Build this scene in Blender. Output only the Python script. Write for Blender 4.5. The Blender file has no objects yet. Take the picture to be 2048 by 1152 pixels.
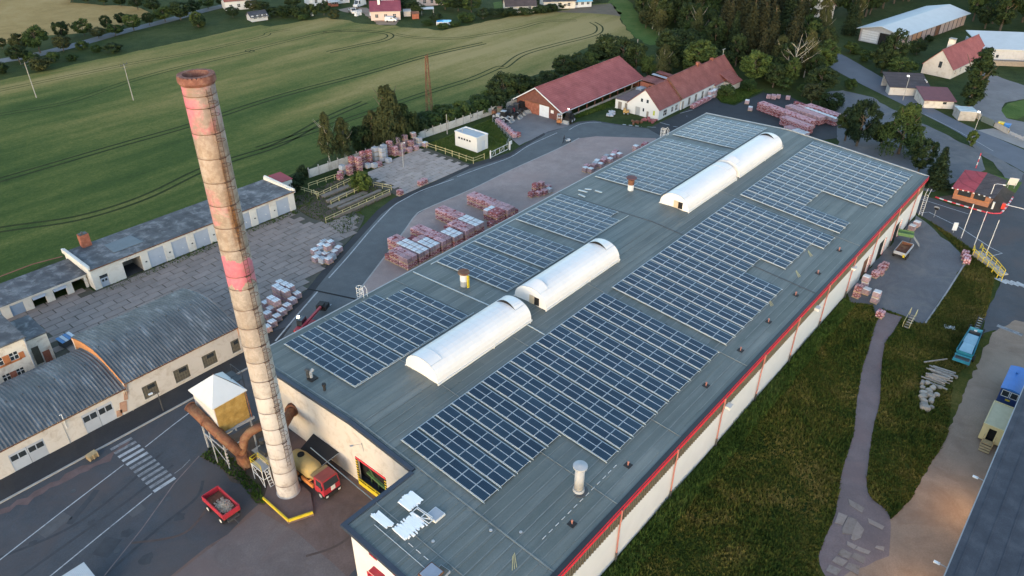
import bpy, math, random
from mathutils import Vector, Matrix
random.seed(7)
R = math.radians
SC = bpy.context.scene
COL = SC.collection

# ------------------------------------------------------------------ camera
FPX, YAW, PITCH, ROLL = 1498.65, R(40.2175), R(32.3944), R(0.226)
CAM = Vector((-49.872, -52.736, 66.455))
_fw = Vector((math.cos(YAW) * math.cos(PITCH), math.sin(YAW) * math.cos(PITCH), -math.sin(PITCH)))
_rt = Vector((math.sin(YAW), -math.cos(YAW), 0))
_up = _rt.cross(_fw)
RX = _rt * math.cos(ROLL) + _up * math.sin(ROLL)
UX = -_rt * math.sin(ROLL) + _up * math.cos(ROLL)
cd = bpy.data.cameras.new('camera')
cam = bpy.data.objects.new('camera', cd)
COL.objects.link(cam)
cam.matrix_world = Matrix((( RX.x, UX.x, -_fw.x, CAM.x), (RX.y, UX.y, -_fw.y, CAM.y), (RX.z, UX.z, -_fw.z, CAM.z), (0, 0, 0, 1)))
cd.sensor_fit = 'HORIZONTAL'
cd.angle = 2 * math.atan(1024 / FPX)
cd.clip_start = 1.0
cd.clip_end = 6000
SC.camera = cam

# ------------------------------------------------------------------ light
SUN_EL, SUN_AZ = R(8), R(205)          # low glow from behind and left of the camera (azimuth from +X towards +Y)
w = bpy.data.worlds.new('World')
SC.world = w
w.use_nodes = True
nt = w.node_tree
bg = nt.nodes['Background']
sky = nt.nodes.new('ShaderNodeTexSky')
sky.sky_type = 'NISHITA'
sky.sun_disc = False
sky.sun_elevation = SUN_EL
sky.sun_rotation = R(90) - SUN_AZ
sky.air_density = 1.0
sky.dust_density = 1.0
sky.ozone_density = 1.25
nt.links.new(sky.outputs[0], bg.inputs[0])
bg.inputs[1].default_value = 0.15
sd = bpy.data.lights.new('sun', 'SUN')
sd.energy = 0.3
sd.angle = R(40)
sd.color = (1.0, 0.91, 0.86)
so = bpy.data.objects.new('sun', sd)
COL.objects.link(so)
so.rotation_euler = Vector((math.cos(SUN_AZ) * math.cos(SUN_EL), math.sin(SUN_AZ) * math.cos(SUN_EL), math.sin(SUN_EL))).to_track_quat('Z', 'Y').to_euler()
SC.view_settings.view_transform = 'Standard'
SC.view_settings.look = 'None'
SC.view_settings.gamma = 1.0
SC.view_settings.use_curve_mapping = False
SC.view_settings.exposure = 2.2
SC.cycles.max_bounces = 5
SC.cycles.diffuse_bounces = 3
SC.cycles.glossy_bounces = 2
SC.cycles.transparent_max_bounces = 4
SC.cycles.caustics_reflective = False
SC.cycles.caustics_refractive = False
SC.cycles.use_denoising = True

# ------------------------------------------------------------------ survey helpers: photo point -> world point on level z
def ray(px, py):
    return _fw + RX * ((px - 1024) / FPX) + UX * ((576 - py) / FPX)
def G(px, py, z=0.0):
    d = ray(px, py)
    return CAM + d * ((z - CAM.z) / d.z)
def A(r, c, x, y):
    return ((0, 500, 1010, 1528)[c] + x / 3.84, (0, 290, 570, 852)[r] + y / 3.84)
def GA(r, c, x, y, z=0.0):
    return G(*A(r, c, x, y), z)
def V(ox, oy, s, x, y, z=0.0):
    return G(ox + x / s, oy + y / s, z)
def hgt(py, b):
    lo, hi = 0.0, 90.0
    for _ in range(40):
        m = (lo + hi) / 2
        d = Vector((b[0], b[1], m)) - CAM
        if 576 - FPX * d.dot(UX) / d.dot(_fw) > py: lo = m
        else: hi = m
    return lo
def pxm(b):                       # photo pixels per metre at a place
    return FPX / (Vector((b[0], b[1], 0)) - CAM).dot(_fw)

# ------------------------------------------------------------------ mesh builder
class MB:
    def __init__(s):
        s.v = []; s.f = []; s.m = []
    def add(s, vs, fs, mi=0):
        b = len(s.v)
        s.v += [tuple(p) for p in vs]
        s.f += [tuple(b + i for i in q) for q in fs]
        s.m += [mi] * len(fs)
        return s
    def box(s, x0, x1, y0, y1, z0, z1, mi=0):
        return s.add([(x0, y0, z0), (x1, y0, z0), (x1, y1, z0), (x0, y1, z0), (x0, y0, z1), (x1, y0, z1), (x1, y1, z1), (x0, y1, z1)],
                     [(3, 2, 1, 0), (4, 5, 6, 7), (0, 1, 5, 4), (1, 2, 6, 5), (2, 3, 7, 6), (3, 0, 4, 7)], mi)
    def obox(s, c, sz, rot=(0, 0, 0), mi=0):
        from mathutils import Euler
        m = Euler(rot).to_matrix(); c = Vector(c)
        vs = []
        for z in (-.5, .5):
            for x, y in ((-.5, -.5), (.5, -.5), (.5, .5), (-.5, .5)):
                vs.append(c + m @ Vector((x * sz[0], y * sz[1], z * sz[2])))
        return s.add(vs, [(3, 2, 1, 0), (4, 5, 6, 7), (0, 1, 5, 4), (1, 2, 6, 5), (2, 3, 7, 6), (3, 0, 4, 7)], mi)
    def beam(s, p, q, a=.1, b=None, mi=0):
        p = Vector(p); q = Vector(q); d = (q - p).normalized(); b = b or a
        u = d.cross(Vector((0, 0, 1)))
        if u.length < 1e-4: u = Vector((1, 0, 0))
        u.normalize(); v = u.cross(d)
        vs = [e + u * (i * a / 2) + v * (j * b / 2) for e in (p, q) for i, j in ((-1, -1), (1, -1), (1, 1), (-1, 1))]
        return s.add(vs, [(3, 2, 1, 0), (4, 5, 6, 7), (0, 1, 5, 4), (1, 2, 6, 5), (2, 3, 7, 6), (3, 0, 4, 7)], mi)
    def tube(s, pts, r, n=8, mi=0, cap=True):
        pts = [Vector(p) for p in pts]; rs = r if isinstance(r, (list, tuple)) else [r] * len(pts)
        vs = []; u = None
        for i, p in enumerate(pts):
            d = (pts[min(i + 1, len(pts) - 1)] - pts[max(i - 1, 0)]).normalized()
            if u is None:
                u = d.cross(Vector((0, 0, 1)))
                if u.length < 1e-3: u = Vector((1, 0, 0))
            u = (u - d * u.dot(d)).normalized(); v = d.cross(u)
            for k in range(n):
                t = 2 * math.pi * k / n
                vs.append(p + (u * math.cos(t) + v * math.sin(t)) * rs[i])
        fs = []
        for i in range(len(pts) - 1):
            for k in range(n):
                k2 = (k + 1) % n
                fs.append((i * n + k, i * n + k2, (i + 1) * n + k2, (i + 1) * n + k))
        if cap:
            fs.append(tuple(range(n - 1, -1, -1))); e = (len(pts) - 1) * n
            fs.append(tuple(e + k for k in range(n)))
        return s.add(vs, fs, mi)
    def cyl(s, x, y, z0, z1, r0, r1=None, n=14, mi=0):
        return s.tube([(x, y, z0), (x, y, z1)], [r0, r0 if r1 is None else r1], n, mi)
    def prism(s, poly, z0, z1, mi=0):
        n = len(poly)
        vs = [(p[0], p[1], z0) for p in poly] + [(p[0], p[1], z1) for p in poly]
        return s.add(vs, [tuple(range(n - 1, -1, -1)), tuple(range(n, 2 * n))] + [(i, (i + 1) % n, n + (i + 1) % n, n + i) for i in range(n)], mi)
    def slab(s, q, t, mi=0):             # thick sheet: top corners q, thickness t downwards
        n = len(q); vs = [tuple(p) for p in q] + [(p[0], p[1], p[2] - t) for p in q]
        return s.add(vs, [tuple(range(n)), tuple(range(2 * n - 1, n - 1, -1))] + [(i, n + i, n + (i + 1) % n, (i + 1) % n) for i in range(n)], mi)
    def wallx(s, x0, x1, y0, y1, z0, z1, holes, mi=0):      # wall in the xz plane with openings (hx0,hx1,hz0,hz1)
        xs = sorted({x0, x1, *[h[0] for h in holes], *[h[1] for h in holes]}); zs = sorted({z0, z1, *[h[2] for h in holes], *[h[3] for h in holes]})
        for i in range(len(xs) - 1):
            for j in range(len(zs) - 1):
                a, b, c, d = xs[i], xs[i + 1], zs[j], zs[j + 1]
                if any(h[0] <= a and b <= h[1] and h[2] <= c and d <= h[3] for h in holes): continue
                s.box(a, b, y0, y1, c, d, mi)
        return s
    def wally(s, y0, y1, x0, x1, z0, z1, holes, mi=0):
        ys = sorted({y0, y1, *[h[0] for h in holes], *[h[1] for h in holes]}); zs = sorted({z0, z1, *[h[2] for h in holes], *[h[3] for h in holes]})
        for i in range(len(ys) - 1):
            for j in range(len(zs) - 1):
                a, b, c, d = ys[i], ys[i + 1], zs[j], zs[j + 1]
                if any(h[0] <= a and b <= h[1] and h[2] <= c and d <= h[3] for h in holes): continue
                s.box(x0, x1, a, b, c, d, mi)
        return s
    def mesh(s, name, mats, smooth=False):
        me = bpy.data.meshes.new(name)
        me.from_pydata(s.v, [], s.f)
        for m in (mats if isinstance(mats, (list, tuple)) else [mats]): me.materials.append(m)
        me.polygons.foreach_set('material_index', s.m)
        if smooth: me.polygons.foreach_set('use_smooth', [True] * len(s.f))
        me.update()
        return me
    def build(s, name, mats, parent=None, smooth=False, kind=None):
        o = bpy.data.objects.new(name, s.mesh(name, mats, smooth))
        COL.objects.link(o)
        if parent is not None: o.parent = parent
        if kind: o['kind'] = kind
        return o
def tag(o, label, cat, group=None):
    o['label'] = label; o['category'] = cat
    if group: o['group'] = group
    return o
def thing(name, label, cat, loc=(0, 0, 0), rz=0.0, group=None):
    o = bpy.data.objects.new(name, None)
    COL.objects.link(o)
    o.location = loc; o.rotation_euler = (0, 0, rz); o.empty_display_size = .5
    return tag(o, label, cat, group)
def inst(name, me, parent=None, loc=(0, 0, 0), rot=(0, 0, 0), sc=None):
    o = bpy.data.objects.new(name, me)
    COL.objects.link(o)
    if parent is not None: o.parent = parent
    o.location = loc; o.rotation_euler = rot
    if sc is not None: o.scale = sc if isinstance(sc, tuple) else (sc, sc, sc)
    return o
def dup(o, loc, rz=0.0, label=None, group=None, sc=None):
    r = o.copy(); COL.objects.link(r); r.location = loc; r.rotation_euler = (0, 0, rz)
    if label: r['label'] = label
    if group: r['group'] = group
    if sc: r.scale = (sc, sc, sc)
    for ch in list(o.children):
        c = ch.copy(); COL.objects.link(c); c.parent = r
        for g in ch.children:
            d = g.copy(); COL.objects.link(d); d.parent = c
    return r

# ------------------------------------------------------------------ materials
class NB:                                    # small node helper
    def __init__(s, name):
        s.mat = bpy.data.materials.new(name); s.mat.use_nodes = True
        s.t = s.mat.node_tree; s.b = s.t.nodes['Principled BSDF']
        s.b.inputs['Specular IOR Level'].default_value = .3
    def n(s, typ, **kw):
        nd = s.t.nodes.new(typ)
        for k, v in kw.items(): setattr(nd, k, v)
        return nd
    def l(s, a, b): s.t.links.new(a, b)
    def pos(s, kind='world'):
        if kind == 'world': return s.n('ShaderNodeNewGeometry').outputs['Position']
        return s.n('ShaderNodeTexCoord').outputs['Object']
    def noise(s, co, scale, detail=4, rough=.55, dist=0.0, stretch=None, rotz=0.0):
        if stretch or rotz:
            mp = s.n('ShaderNodeMapping'); mp.inputs['Scale'].default_value = stretch or (1, 1, 1)
            mp.inputs['Rotation'].default_value = (0, 0, rotz)
            s.l(co, mp.inputs['Vector']); co = mp.outputs[0]
        nz = s.n('ShaderNodeTexNoise'); nz.inputs['Scale'].default_value = scale; nz.inputs['Detail'].default_value = detail
        nz.inputs['Roughness'].default_value = rough; nz.inputs['Distortion'].default_value = dist
        s.l(co, nz.inputs['Vector']); return nz.outputs['Fac']
    def ramp(s, fac, stops):
        r = s.n('ShaderNodeValToRGB'); e = r.color_ramp.elements
        while len(e) < len(stops): e.new(.5)
        for i, (p, c) in enumerate(stops):
            e[i].position = p; e[i].color = (*c, 1) if len(c) == 3 else c
        s.l(fac, r.inputs[0]); return r.outputs['Color']
    def step(s, fac, a, b):
        m = s.n('ShaderNodeMapRange'); m.inputs['From Min'].default_value = a; m.inputs['From Max'].default_value = b
        s.l(fac, m.inputs['Value']); return m.outputs[0]
    def mix(s, fac, a, b, mode='MIX'):
        m = s.n('ShaderNodeMix', data_type='RGBA', blend_type=mode)
        if isinstance(fac, (int, float)): m.inputs[0].default_value = fac
        else: s.l(fac, m.inputs[0])
        for i, v in ((6, a), (7, b)):
            if isinstance(v, (tuple, list)): m.inputs[i].default_value = (*v, 1)
            else: s.l(v, m.inputs[i])
        return m.outputs[2]
    def math(s, op, a, b=0.0):
        m = s.n('ShaderNodeMath', operation=op)
        for i, v in ((0, a), (1, b)):
            if isinstance(v, (int, float)): m.inputs[i].default_value = v
            else: s.l(v, m.inputs[i])
        return m.outputs[0]
    def objrand(s): return s.n('ShaderNodeObjectInfo').outputs['Random']
    def col(s, c): s.l(c, s.b.inputs['Base Color']); return s
    def rough(s, r):
        if isinstance(r, (int, float)): s.b.inputs['Roughness'].default_value = r
        else: s.l(r, s.b.inputs['Roughness'])
        return s
    def bump(s, h, strength=.3, dist=.05):
        b = s.n('ShaderNodeBump'); b.inputs['Strength'].default_value = strength; b.inputs['Distance'].default_value = dist
        s.l(h, b.inputs['Height']); s.l(b.outputs[0], s.b.inputs['Normal']); return s
def mt(c, k): return tuple(min(1, x * k) for x in c)
def M(name, c, var=.25, scale=1.2, rough=.8, co='world', rnd=0.0, bump=0.0, fine=18, metal=0.0, c2=None, spec=None, dirt=None):
    """plain surface with two scales of mottling; rnd = per-object shift of brightness"""
    b = NB(name); p = b.pos(co)
    n1 = b.noise(p, scale, 5, .6); n2 = b.noise(p, fine, 3, .7)
    f = b.math('ADD', b.math('MULTIPLY', n1, .65), b.math('MULTIPLY', n2, .35))
    cl = b.ramp(f, [(.3, mt(c, 1 - var)), (.5, c), (.72, c2 or mt(c, 1 + var))])
    if dirt:
        d = b.noise(p, dirt[1], 6, .7, .6)
        cl = b.mix(b.math('MULTIPLY', b.step(d, .5, .68), dirt[2]), cl, dirt[0])
    if rnd:
        rr = b.ramp(b.objrand(), [(0, (1 - rnd,) * 3), (1, (1 + rnd * .5,) * 3)])
        cl = b.mix(1.0, cl, rr, 'MULTIPLY')
    b.col(cl).rough(rough)
    b.b.inputs['Metallic'].default_value = metal
    if spec is not None: b.b.inputs['Specular IOR Level'].default_value = spec
    if bump: b.bump(f, bump, .04)
    return b.mat
def emit(name, c, s):
    b = NB(name); b.b.inputs['Base Color'].default_value = (*c, 1)
    b.b.inputs['Emission Color'].default_value = (*c, 1); b.b.inputs['Emission Strength'].default_value = s
    return b.mat

# ================================================================== MATERIALS
m_white = M('white_paint', (.60, .60, .60), .06, .5, .6)
m_cream = M('cream_render', (.50, .475, .45), .08, .35, .9, dirt=((.33, .28, .235), .8, .6))
m_plaster = M('aged_plaster', (.60, .56, .50), .10, .5, .9, dirt=((.32, .24, .19), .45, .8))
m_garage = M('garage_render', (.60, .575, .53), .08, .4, .9, dirt=((.42, .34, .27), .5, .5))
m_door_blue = M('door_blue_grey', (.36, .40, .47), .10, .8, .6, rnd=.12)
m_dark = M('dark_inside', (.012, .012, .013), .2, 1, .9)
m_black = M('black_rubber', (.02, .02, .022), .2, 2, .7)
m_steel = M('galvanised_steel', (.34, .35, .37), .12, 1.5, .6)
m_greym = M('grey_metal', (.30, .31, .32), .15, 1.2, .5)
m_darkm = M('dark_metal', (.06, .062, .066), .2, 1.5, .5)
m_rust = M('rusty_steel', (.145, .062, .038), .5, 1.1, .85, c2=(.23, .105, .055), dirt=((.27, .19, .10), .5, .6))
m_red = M('red_paint', (.36, .028, .045), .2, 1.3, .5, dirt=((.16, .07, .06), .9, .5))
m_fascia = M('red_fascia', (.62, .028, .052), .06, .8, .45)
m_redw = M('red_white', (.55, .05, .07), .1, 1, .6)
m_yellow = M('yellow_paint', (.56, .42, .03), .15, 1.5, .5)
m_ypale = M('pale_yellow_rail', (.50, .43, .22), .18, 1.5, .6)
m_orange = M('orange_paint', (.50, .19, .06), .25, 1.5, .6)
m_blue = M('blue_paint', (.03, .14, .42), .15, 1, .45)
m_navy = M('navy_edge', (.035, .045, .065), .15, 1, .5)
m_teal = M('teal_machine', (.03, .20, .27), .3, 1.2, .5)
m_green = M('green_machine', (.09, .17, .07), .25, 1.5, .6)
m_glass = M('window_glass', (.03, .037, .045), .3, .5, .12, spec=.6)
m_dirtyg = M('dirty_glass', (.09, .085, .07), .35, 2.2, .35)
m_concrete = M('concrete', (.34, .325, .31), .18, .9, .9, dirt=((.13, .12, .10), .5, .5))
m_wood = M('pallet_wood', (.42, .31, .17), .2, 3, .85)
m_oldwood = M('weathered_wood', (.27, .24, .21), .3, 3, .9, rnd=.25)
m_brickred = M('brick_wall', (.24, .085, .055), .3, 1.5, .9, c2=(.34, .15, .11))
m_stone = M('pale_stone', (.29, .26, .225), .25, 1.4, .9, rnd=.25, bump=.4)
m_pole = M('concrete_pole', (.36, .35, .33), .12, 1, .9)
m_skyl = M('milky_fibreglass', (.66, .645, .645), .06, .35, .38, fine=3)
m_polys = M('white_insulation', (.74, .77, .80), .05, 1, .7)
m_wrap = M('white_wrap', (.55, .58, .62), .12, 1.4, .4, rnd=.12)
m_wrapg = M('grey_wrap', (.36, .38, .42), .15, 1.4, .4, rnd=.15)
m_skin = M('skin', (.45, .28, .2), .1, 3, .7)
m_cloth = M('dark_clothes', (.02, .022, .03), .2, 3, .9)
m_lampglow = emit('lamp_glow', (1, .80, .52), 14)
m_lampw = emit('street_lamp_glow', (1, .95, .85), 2.2)

def brickpack(name, c, c2):
    b = NB(name); p = b.pos('obj')
    n1 = b.noise(p, 2.2, 2); n2 = b.noise(b.pos('world'), 1.1, 2)
    cl = b.mix(b.step(n1, .35, .65), c, c2)
    cl = b.mix(1.0, cl, b.ramp(b.objrand(), [(0, (.72, .70, .70)), (1, (1.12, 1.1, 1.12))]), 'MULTIPLY')
    cl = b.mix(b.math('MULTIPLY', b.step(n2, .5, .8), .5), cl, (.42, .27, .28))
    return b.col(cl).rough(.85).mat
m_bpink = brickpack('pink_bricks', (.46, .25, .28), (.56, .38, .41))
m_bred = brickpack('red_bricks', (.25, .062, .068), (.36, .13, .135))
m_bpale = brickpack('pale_bricks', (.50, .37, .40), (.42, .27, .30))

def roof_felt():
    b = NB('roofing_felt'); p = b.pos()
    n0 = b.noise(p, .13, 4, .6, .4)
    n1 = b.noise(p, .55, 4, .6, stretch=(.10, 1.6, 1))
    n2 = b.noise(p, 7, 4, .8)
    n3 = b.noise(p, 1.7, 3, .6, stretch=(.05, 1.0, 1))
    f = b.math('ADD', b.math('ADD', b.math('MULTIPLY', n1, .3), b.math('MULTIPLY', n2, .22)), b.math('ADD', b.math('MULTIPLY', n0, .28), b.math('MULTIPLY', n3, .2)))
    cl = b.ramp(f, [(.33, (.060, .074, .074)), (.5, (.108, .125, .123)), (.66, (.17, .185, .18))])
    cl = b.mix(1.0, cl, b.ramp(b.objrand(), [(0, (.86, .88, .87)), (.6, (1, 1, 1)), (1, (1.14, 1.12, 1.1))]), 'MULTIPLY')
    b.col(cl).rough(.62).bump(n2, .35, .03); b.b.inputs['Specular IOR Level'].default_value = .35
    return b.mat
m_felt = roof_felt()
m_lap = M('felt_lap', (.155, .172, .172), .35, .8, .6)
m_oldfelt = M('old_roof_felt', (.085, .088, .098), .45, .35, .85, c2=(.20, .205, .215), dirt=((.24, .24, .25), .7, .7), rnd=.22)
m_patchfelt = M('patch_felt', (.13, .155, .175), .15, .9, .8)

def solar():
    b = NB('solar_cells'); p = b.pos('obj')
    s = b.n('ShaderNodeSeparateXYZ'); b.l(p, s.inputs[0])
    def lines(o, per, wd):
        m = b.math('FRACT', b.math('ADD', b.math('DIVIDE', o, per), 100.5))
        return b.math('LESS_THAN', b.math('ABSOLUTE', b.math('SUBTRACT', m, .5)), wd)
    ln = b.math('MAXIMUM', lines(s.outputs[0], .158, .05), lines(s.outputs[1], .158, .06))
    nz = b.noise(b.pos(), .25, 3)
    base = b.mix(b.step(nz, .3, .7), (.010, .026, .047), (.017, .039, .066))
    base = b.mix(1.0, base, b.ramp(b.objrand(), [(0, (.75, .8, .85)), (1, (1.2, 1.15, 1.1))]), 'MULTIPLY')
    b.col(b.mix(b.math('MULTIPLY', ln, .35), base, (.09, .11, .15)))
    b.rough(.3); b.b.inputs['Specular IOR Level'].default_value = .2
    return b.mat
m_cells = solar()
m_frame = M('panel_frame', (.46, .52, .58), .05, 1, .5)
m_rail = M('rail_alu', (.36, .41, .44), .12, 2, .5)

def tile_roof(name, c, c2, axis=0, rust=None):
    b = NB(name); p = b.pos('obj')
    n1 = b.noise(p, .35, 5, .65); n2 = b.noise(p, 5.0, 3, .7)
    f = b.math('ADD', b.math('MULTIPLY', n1, .55), b.math('MULTIPLY', n2, .45))
    cl = b.ramp(f, [(.3, mt(c, .6)), (.5, c), (.7, c2)])
    s = b.n('ShaderNodeSeparateXYZ'); b.l(p, s.inputs[0])
    wv = b.math('FRACT', b.math('MULTIPLY', s.outputs[2], 3.6)); wv2 = b.math('FRACT', b.math('MULTIPLY', s.outputs[axis], 3.2))
    h = b.math('ADD', wv, b.math('MULTIPLY', b.math('ABSOLUTE', b.math('SUBTRACT', wv2, .5)), .8))
    cl = b.mix(b.math('MULTIPLY', b.math('LESS_THAN', wv, .16), .45), cl, mt(c, .45))
    b.col(cl).rough(.8).bump(h, .6, .06)
    return b.mat
m_tile = tile_roof('red_clay_tiles', (.265, .078, .078), (.35, .125, .12))
m_tile2 = tile_roof('old_red_tiles', (.225, .075, .066), (.31, .13, .11))
m_tiled = tile_roof('dark_tiles', (.055, .045, .05), (.095, .08, .085))
m_metalroof = M('pale_metal_roof', (.40, .425, .45), .08, .4, .5)

def corr():
    b = NB('corrugated_sheet'); p = b.pos()
    n1 = b.noise(p, .5, 5, .7, .5, stretch=(1, .25, 1)); n2 = b.noise(p, 1.6, 4, .7, stretch=(1.5, .12, 1))
    f = b.math('ADD', b.math('MULTIPLY', n1, .6), b.math('MULTIPLY', n2, .4))
    cl = b.ramp(f, [(.34, (.055, .062, .072)), (.52, (.105, .112, .122)), (.70, (.27, .28, .30))])
    b.col(cl).rough(.6); b.b.inputs['Metallic'].default_value = .15
    return b.mat
m_corr = corr()
m_darkroof = M('dark_fibre_roof', (.040, .045, .060), .35, .5, .75, c2=(.075, .08, .095), fine=9)

def chimney_mat():
    b = NB('chimney_concrete'); p = b.pos('obj')
    s = b.n('ShaderNodeSeparateXYZ'); b.l(p, s.inputs[0]); z = s.outputs[2]
    n1 = b.noise(p, .55, 6, .65, .4); n2 = b.noise(p, 2.6, 4, .7); n3 = b.noise(p, .9, 5, .7, .3, stretch=(1.6, 1.6, .13))
    base = b.ramp(z, [(0, (.0, 0, 0))])
    zz = b.math('DIVIDE', z, 48.3)
    n4 = b.noise(p, .28, 4, .6, 1.0)
    zz = b.math('ADD', zz, b.math('MULTIPLY', b.math('SUBTRACT', n4, .5), .11))
    base = b.ramp(zz, [(0, (.42, .40, .40)), (.30, (.45, .43, .42)), (.40, (.35, .315, .29)), (.62, (.23, .195, .17)), (.75, (.265, .21, .17)), (.86, (.265, .205, .165)), (.95, (.26, .21, .195)), (1, (.25, .19, .18))])
    mott = b.math('ADD', b.math('MULTIPLY', n1, .6), b.math('MULTIPLY', n2, .4))
    base = b.mix(b.math('MULTIPLY', b.step(mott, .47, .68), .7), base, (.46, .425, .40))
    base = b.mix(b.math('MULTIPLY', b.step(mott, .50, .32), .75), base, (.19, .16, .135))
    base = b.mix(b.math('MULTIPLY', b.step(n3, .55, .75), .55), base, (.24, .17, .115))
    # flaked pink paint
    pinkz = b.ramp(zz, [(0, (0, 0, 0)), (.595, (0, 0, 0)), (.598, (1, 1, 1)), (.653, (1, 1, 1)), (.655, (0, 0, 0)), (.72, (0, 0, 0)), (.735, (.55,) * 3), (.80, (.62,) * 3), (.82, (.1,) * 3), (.88, (.2,) * 3), (.91, (.66,) * 3), (1, (.72,) * 3)])
    side = b.math('MULTIPLY', b.math('ADD', b.math('SUBTRACT', b.math('MULTIPLY', s.outputs[1], .5), b.math('MULTIPLY', s.outputs[0], .55)), .2), .22)
    pk = b.math('ADD', b.math('ADD', pinkz, side), b.math('MULTIPLY', b.math('SUBTRACT', n1, .5), 1.6))
    cl = b.mix(b.math('MULTIPLY', b.step(pk, .62, .92), .92), base, b.ramp(n2, [(.3, (.50, .105, .17)), (.7, (.45, .175, .22))]))
    # rust runs below the ladder
    tx = b.math('ABSOLUTE', b.math('ADD', b.math('ADD', s.outputs[0], .10), b.math('MULTIPLY', b.math('SUBTRACT', n1, .5), .9)))
    run = b.math('MULTIPLY', b.step(tx, .52, .08), b.math('LESS_THAN', s.outputs[1], 0.0))
    zr_ = b.math('DIVIDE', z, 48.3)
    run = b.math('MULTIPLY', run, b.ramp(zr_, [(0, (0, 0, 0)), (.10, (.12,) * 3), (.45, (.15,) * 3), (.672, (.2,) * 3), (.685, (1,) * 3), (.76, (1,) * 3), (.80, (.55,) * 3), (.84, (.75,) * 3), (.88, (.2,) * 3), (.91, (.8,) * 3), (.95, (.35,) * 3), (1, (.1,) * 3)]))
    run = b.math('MULTIPLY', run, b.math('ADD', b.step(n3, .36, .56), .1))
    cl = b.mix(run, cl, b.ramp(n2, [(.35, (.05, .022, .012)), (.65, (.26, .12, .04))]))
    b.col(cl).rough(.9).bump(mott, .3, .05)
    return b.mat
m_chim = chimney_mat()

def grass_mat(name, stops, big=.05, mid=.35, fine=3.0, bump=.5):
    b = NB(name); p = b.pos()
    n1 = b.noise(p, big, 5, .6, .6); n2 = b.noise(p, mid, 5, .7, .3); n3 = b.noise(p, fine, 4, .8)
    f = b.math('ADD', b.math('ADD', b.math('MULTIPLY', n1, .42), b.math('MULTIPLY', n2, .32)), b.math('MULTIPLY', n3, .26))
    b.col(b.ramp(f, stops)).rough(.95).bump(n3, bump, .3)
    b.b.inputs['Specular IOR Level'].default_value = .1
    return b.mat
m_rough = grass_mat('rough_grass', [(.33, (.012, .024, .008)), (.46, (.028, .046, .014)), (.58, (.052, .066, .022)), (.7, (.09, .085, .035))])
m_meadow = grass_mat('olive_meadow', [(.36, (.010, .022, .006)), (.46, (.030, .046, .009)), (.54, (.062, .062, .012)), (.64, (.13, .10, .028))], .05, .2, 2.2)
m_lawn = grass_mat('green_strip', [(.35, (.035, .075, .016)), (.5, (.07, .115, .028)), (.66, (.13, .15, .05))], .06, .3, 2.5)

FIELD_DIR = R(8)
def field_mat():
    b = NB('wheat'); p = b.pos()
    n1 = b.noise(p, .030, 4, .55, .3, stretch=(.22, 1, 1), rotz=-FIELD_DIR)
    n2 = b.noise(p, .11, 4, .6, .3, stretch=(.12, 1, 1), rotz=-FIELD_DIR)
    n3 = b.noise(p, 1.3, 4, .8); n5 = b.noise(p, .25, 4, .65)
    s = b.n('ShaderNodeSeparateXYZ'); b.l(p, s.inputs[0])
    ripe = b.step(b.math('ADD', b.math('MULTIPLY', s.outputs[0], .75), b.math('MULTIPLY', s.outputs[1], .42)), 10, 175)
    f = b.math('ADD', b.math('ADD', b.math('MULTIPLY', b.step(n1, .25, .75), .48), b.math('MULTIPLY', b.step(n2, .22, .78), .34)), b.math('MULTIPLY', n5, .18))
    f = b.math('ADD', f, b.math('MULTIPLY', b.math('SUBTRACT', ripe, .38), .40))
    f = b.math('ADD', f, b.math('MULTIPLY', b.math('SUBTRACT', n3, .5), .42))
    b.col(b.ramp(f, [(.20, (.020, .040, .010)), (.38, (.045, .074, .017)), (.50, (.082, .103, .026)), (.62, (.145, .138, .042)), (.74, (.225, .182, .066)), (.88, (.30, .23, .10))])).rough(.95).bump(n3, .6, .3)
    b.b.inputs['Specular IOR Level'].default_value = .1
    return b.mat
m_field = field_mat()
m_gold = grass_mat('golden_crop', [(.35, (.20, .135, .05)), (.5, (.29, .20, .08)), (.66, (.36, .26, .12))], .04, .2, 1.5, .4)
m_track = grass_mat('trampled_crop', [(.35, (.014, .026, .008)), (.6, (.034, .044, .014))], .1, .5, 2)

def paving(name, c, stain, amt, fine=5.0, rough=.85, pink=None):
    b = NB(name); p = b.pos()
    n1 = b.noise(p, .10, 6, .62, .5); n2 = b.noise(p, .45, 6, .68, .3); n3 = b.noise(p, fine, 4, .8)
    f = b.math('ADD', b.math('ADD', b.math('MULTIPLY', n1, .3), b.math('MULTIPLY', n2, .3)), b.math('MULTIPLY', n3, .4))
    cl = b.ramp(f, [(.32, mt(c, .68)), (.5, c), (.68, mt(c, 1.4))])
    cl = b.mix(b.math('MULTIPLY', b.step(b.noise(p, .14, 6, .7, 1.2), .47, .66), amt), cl, stain)
    if pink: cl = b.mix(b.math('MULTIPLY', b.step(b.noise(p, .07, 5, .65, .8), .5, .64), .55), cl, pink)
    b.col(cl).rough(rough).bump(n3, .35, .03)
    b.b.inputs['Specular IOR Level'].default_value = .25
    return b.mat
m_asph = paving('asphalt', (.060, .064, .073), (.088, .075, .074), .5, pink=(.082, .066, .065))
m_roadg = paving('grey_asphalt', (.098, .106, .112), (.075, .08, .085), .4)
m_dasph = paving('dark_asphalt', (.035, .038, .043), (.05, .05, .054), .5)
m_strip = paving('dark_verge_strip', (.034, .035, .039), (.055, .05, .048), .5)
m_pale = paving('pale_concrete', (.285, .222, .205), (.215, .16, .148), .5, pink=(.30, .215, .195))
m_apron = paving('brown_apron', (.135, .096, .087), (.088, .058, .048), .65, pink=(.165, .105, .088))
m_soil = paving('dirt_ground', (.085, .062, .048), (.04, .035, .022), .7)
m_dirt = paving('dirt_road', (.225, .165, .125), (.15, .095, .065), .6, pink=(.27, .205, .155))
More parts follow.
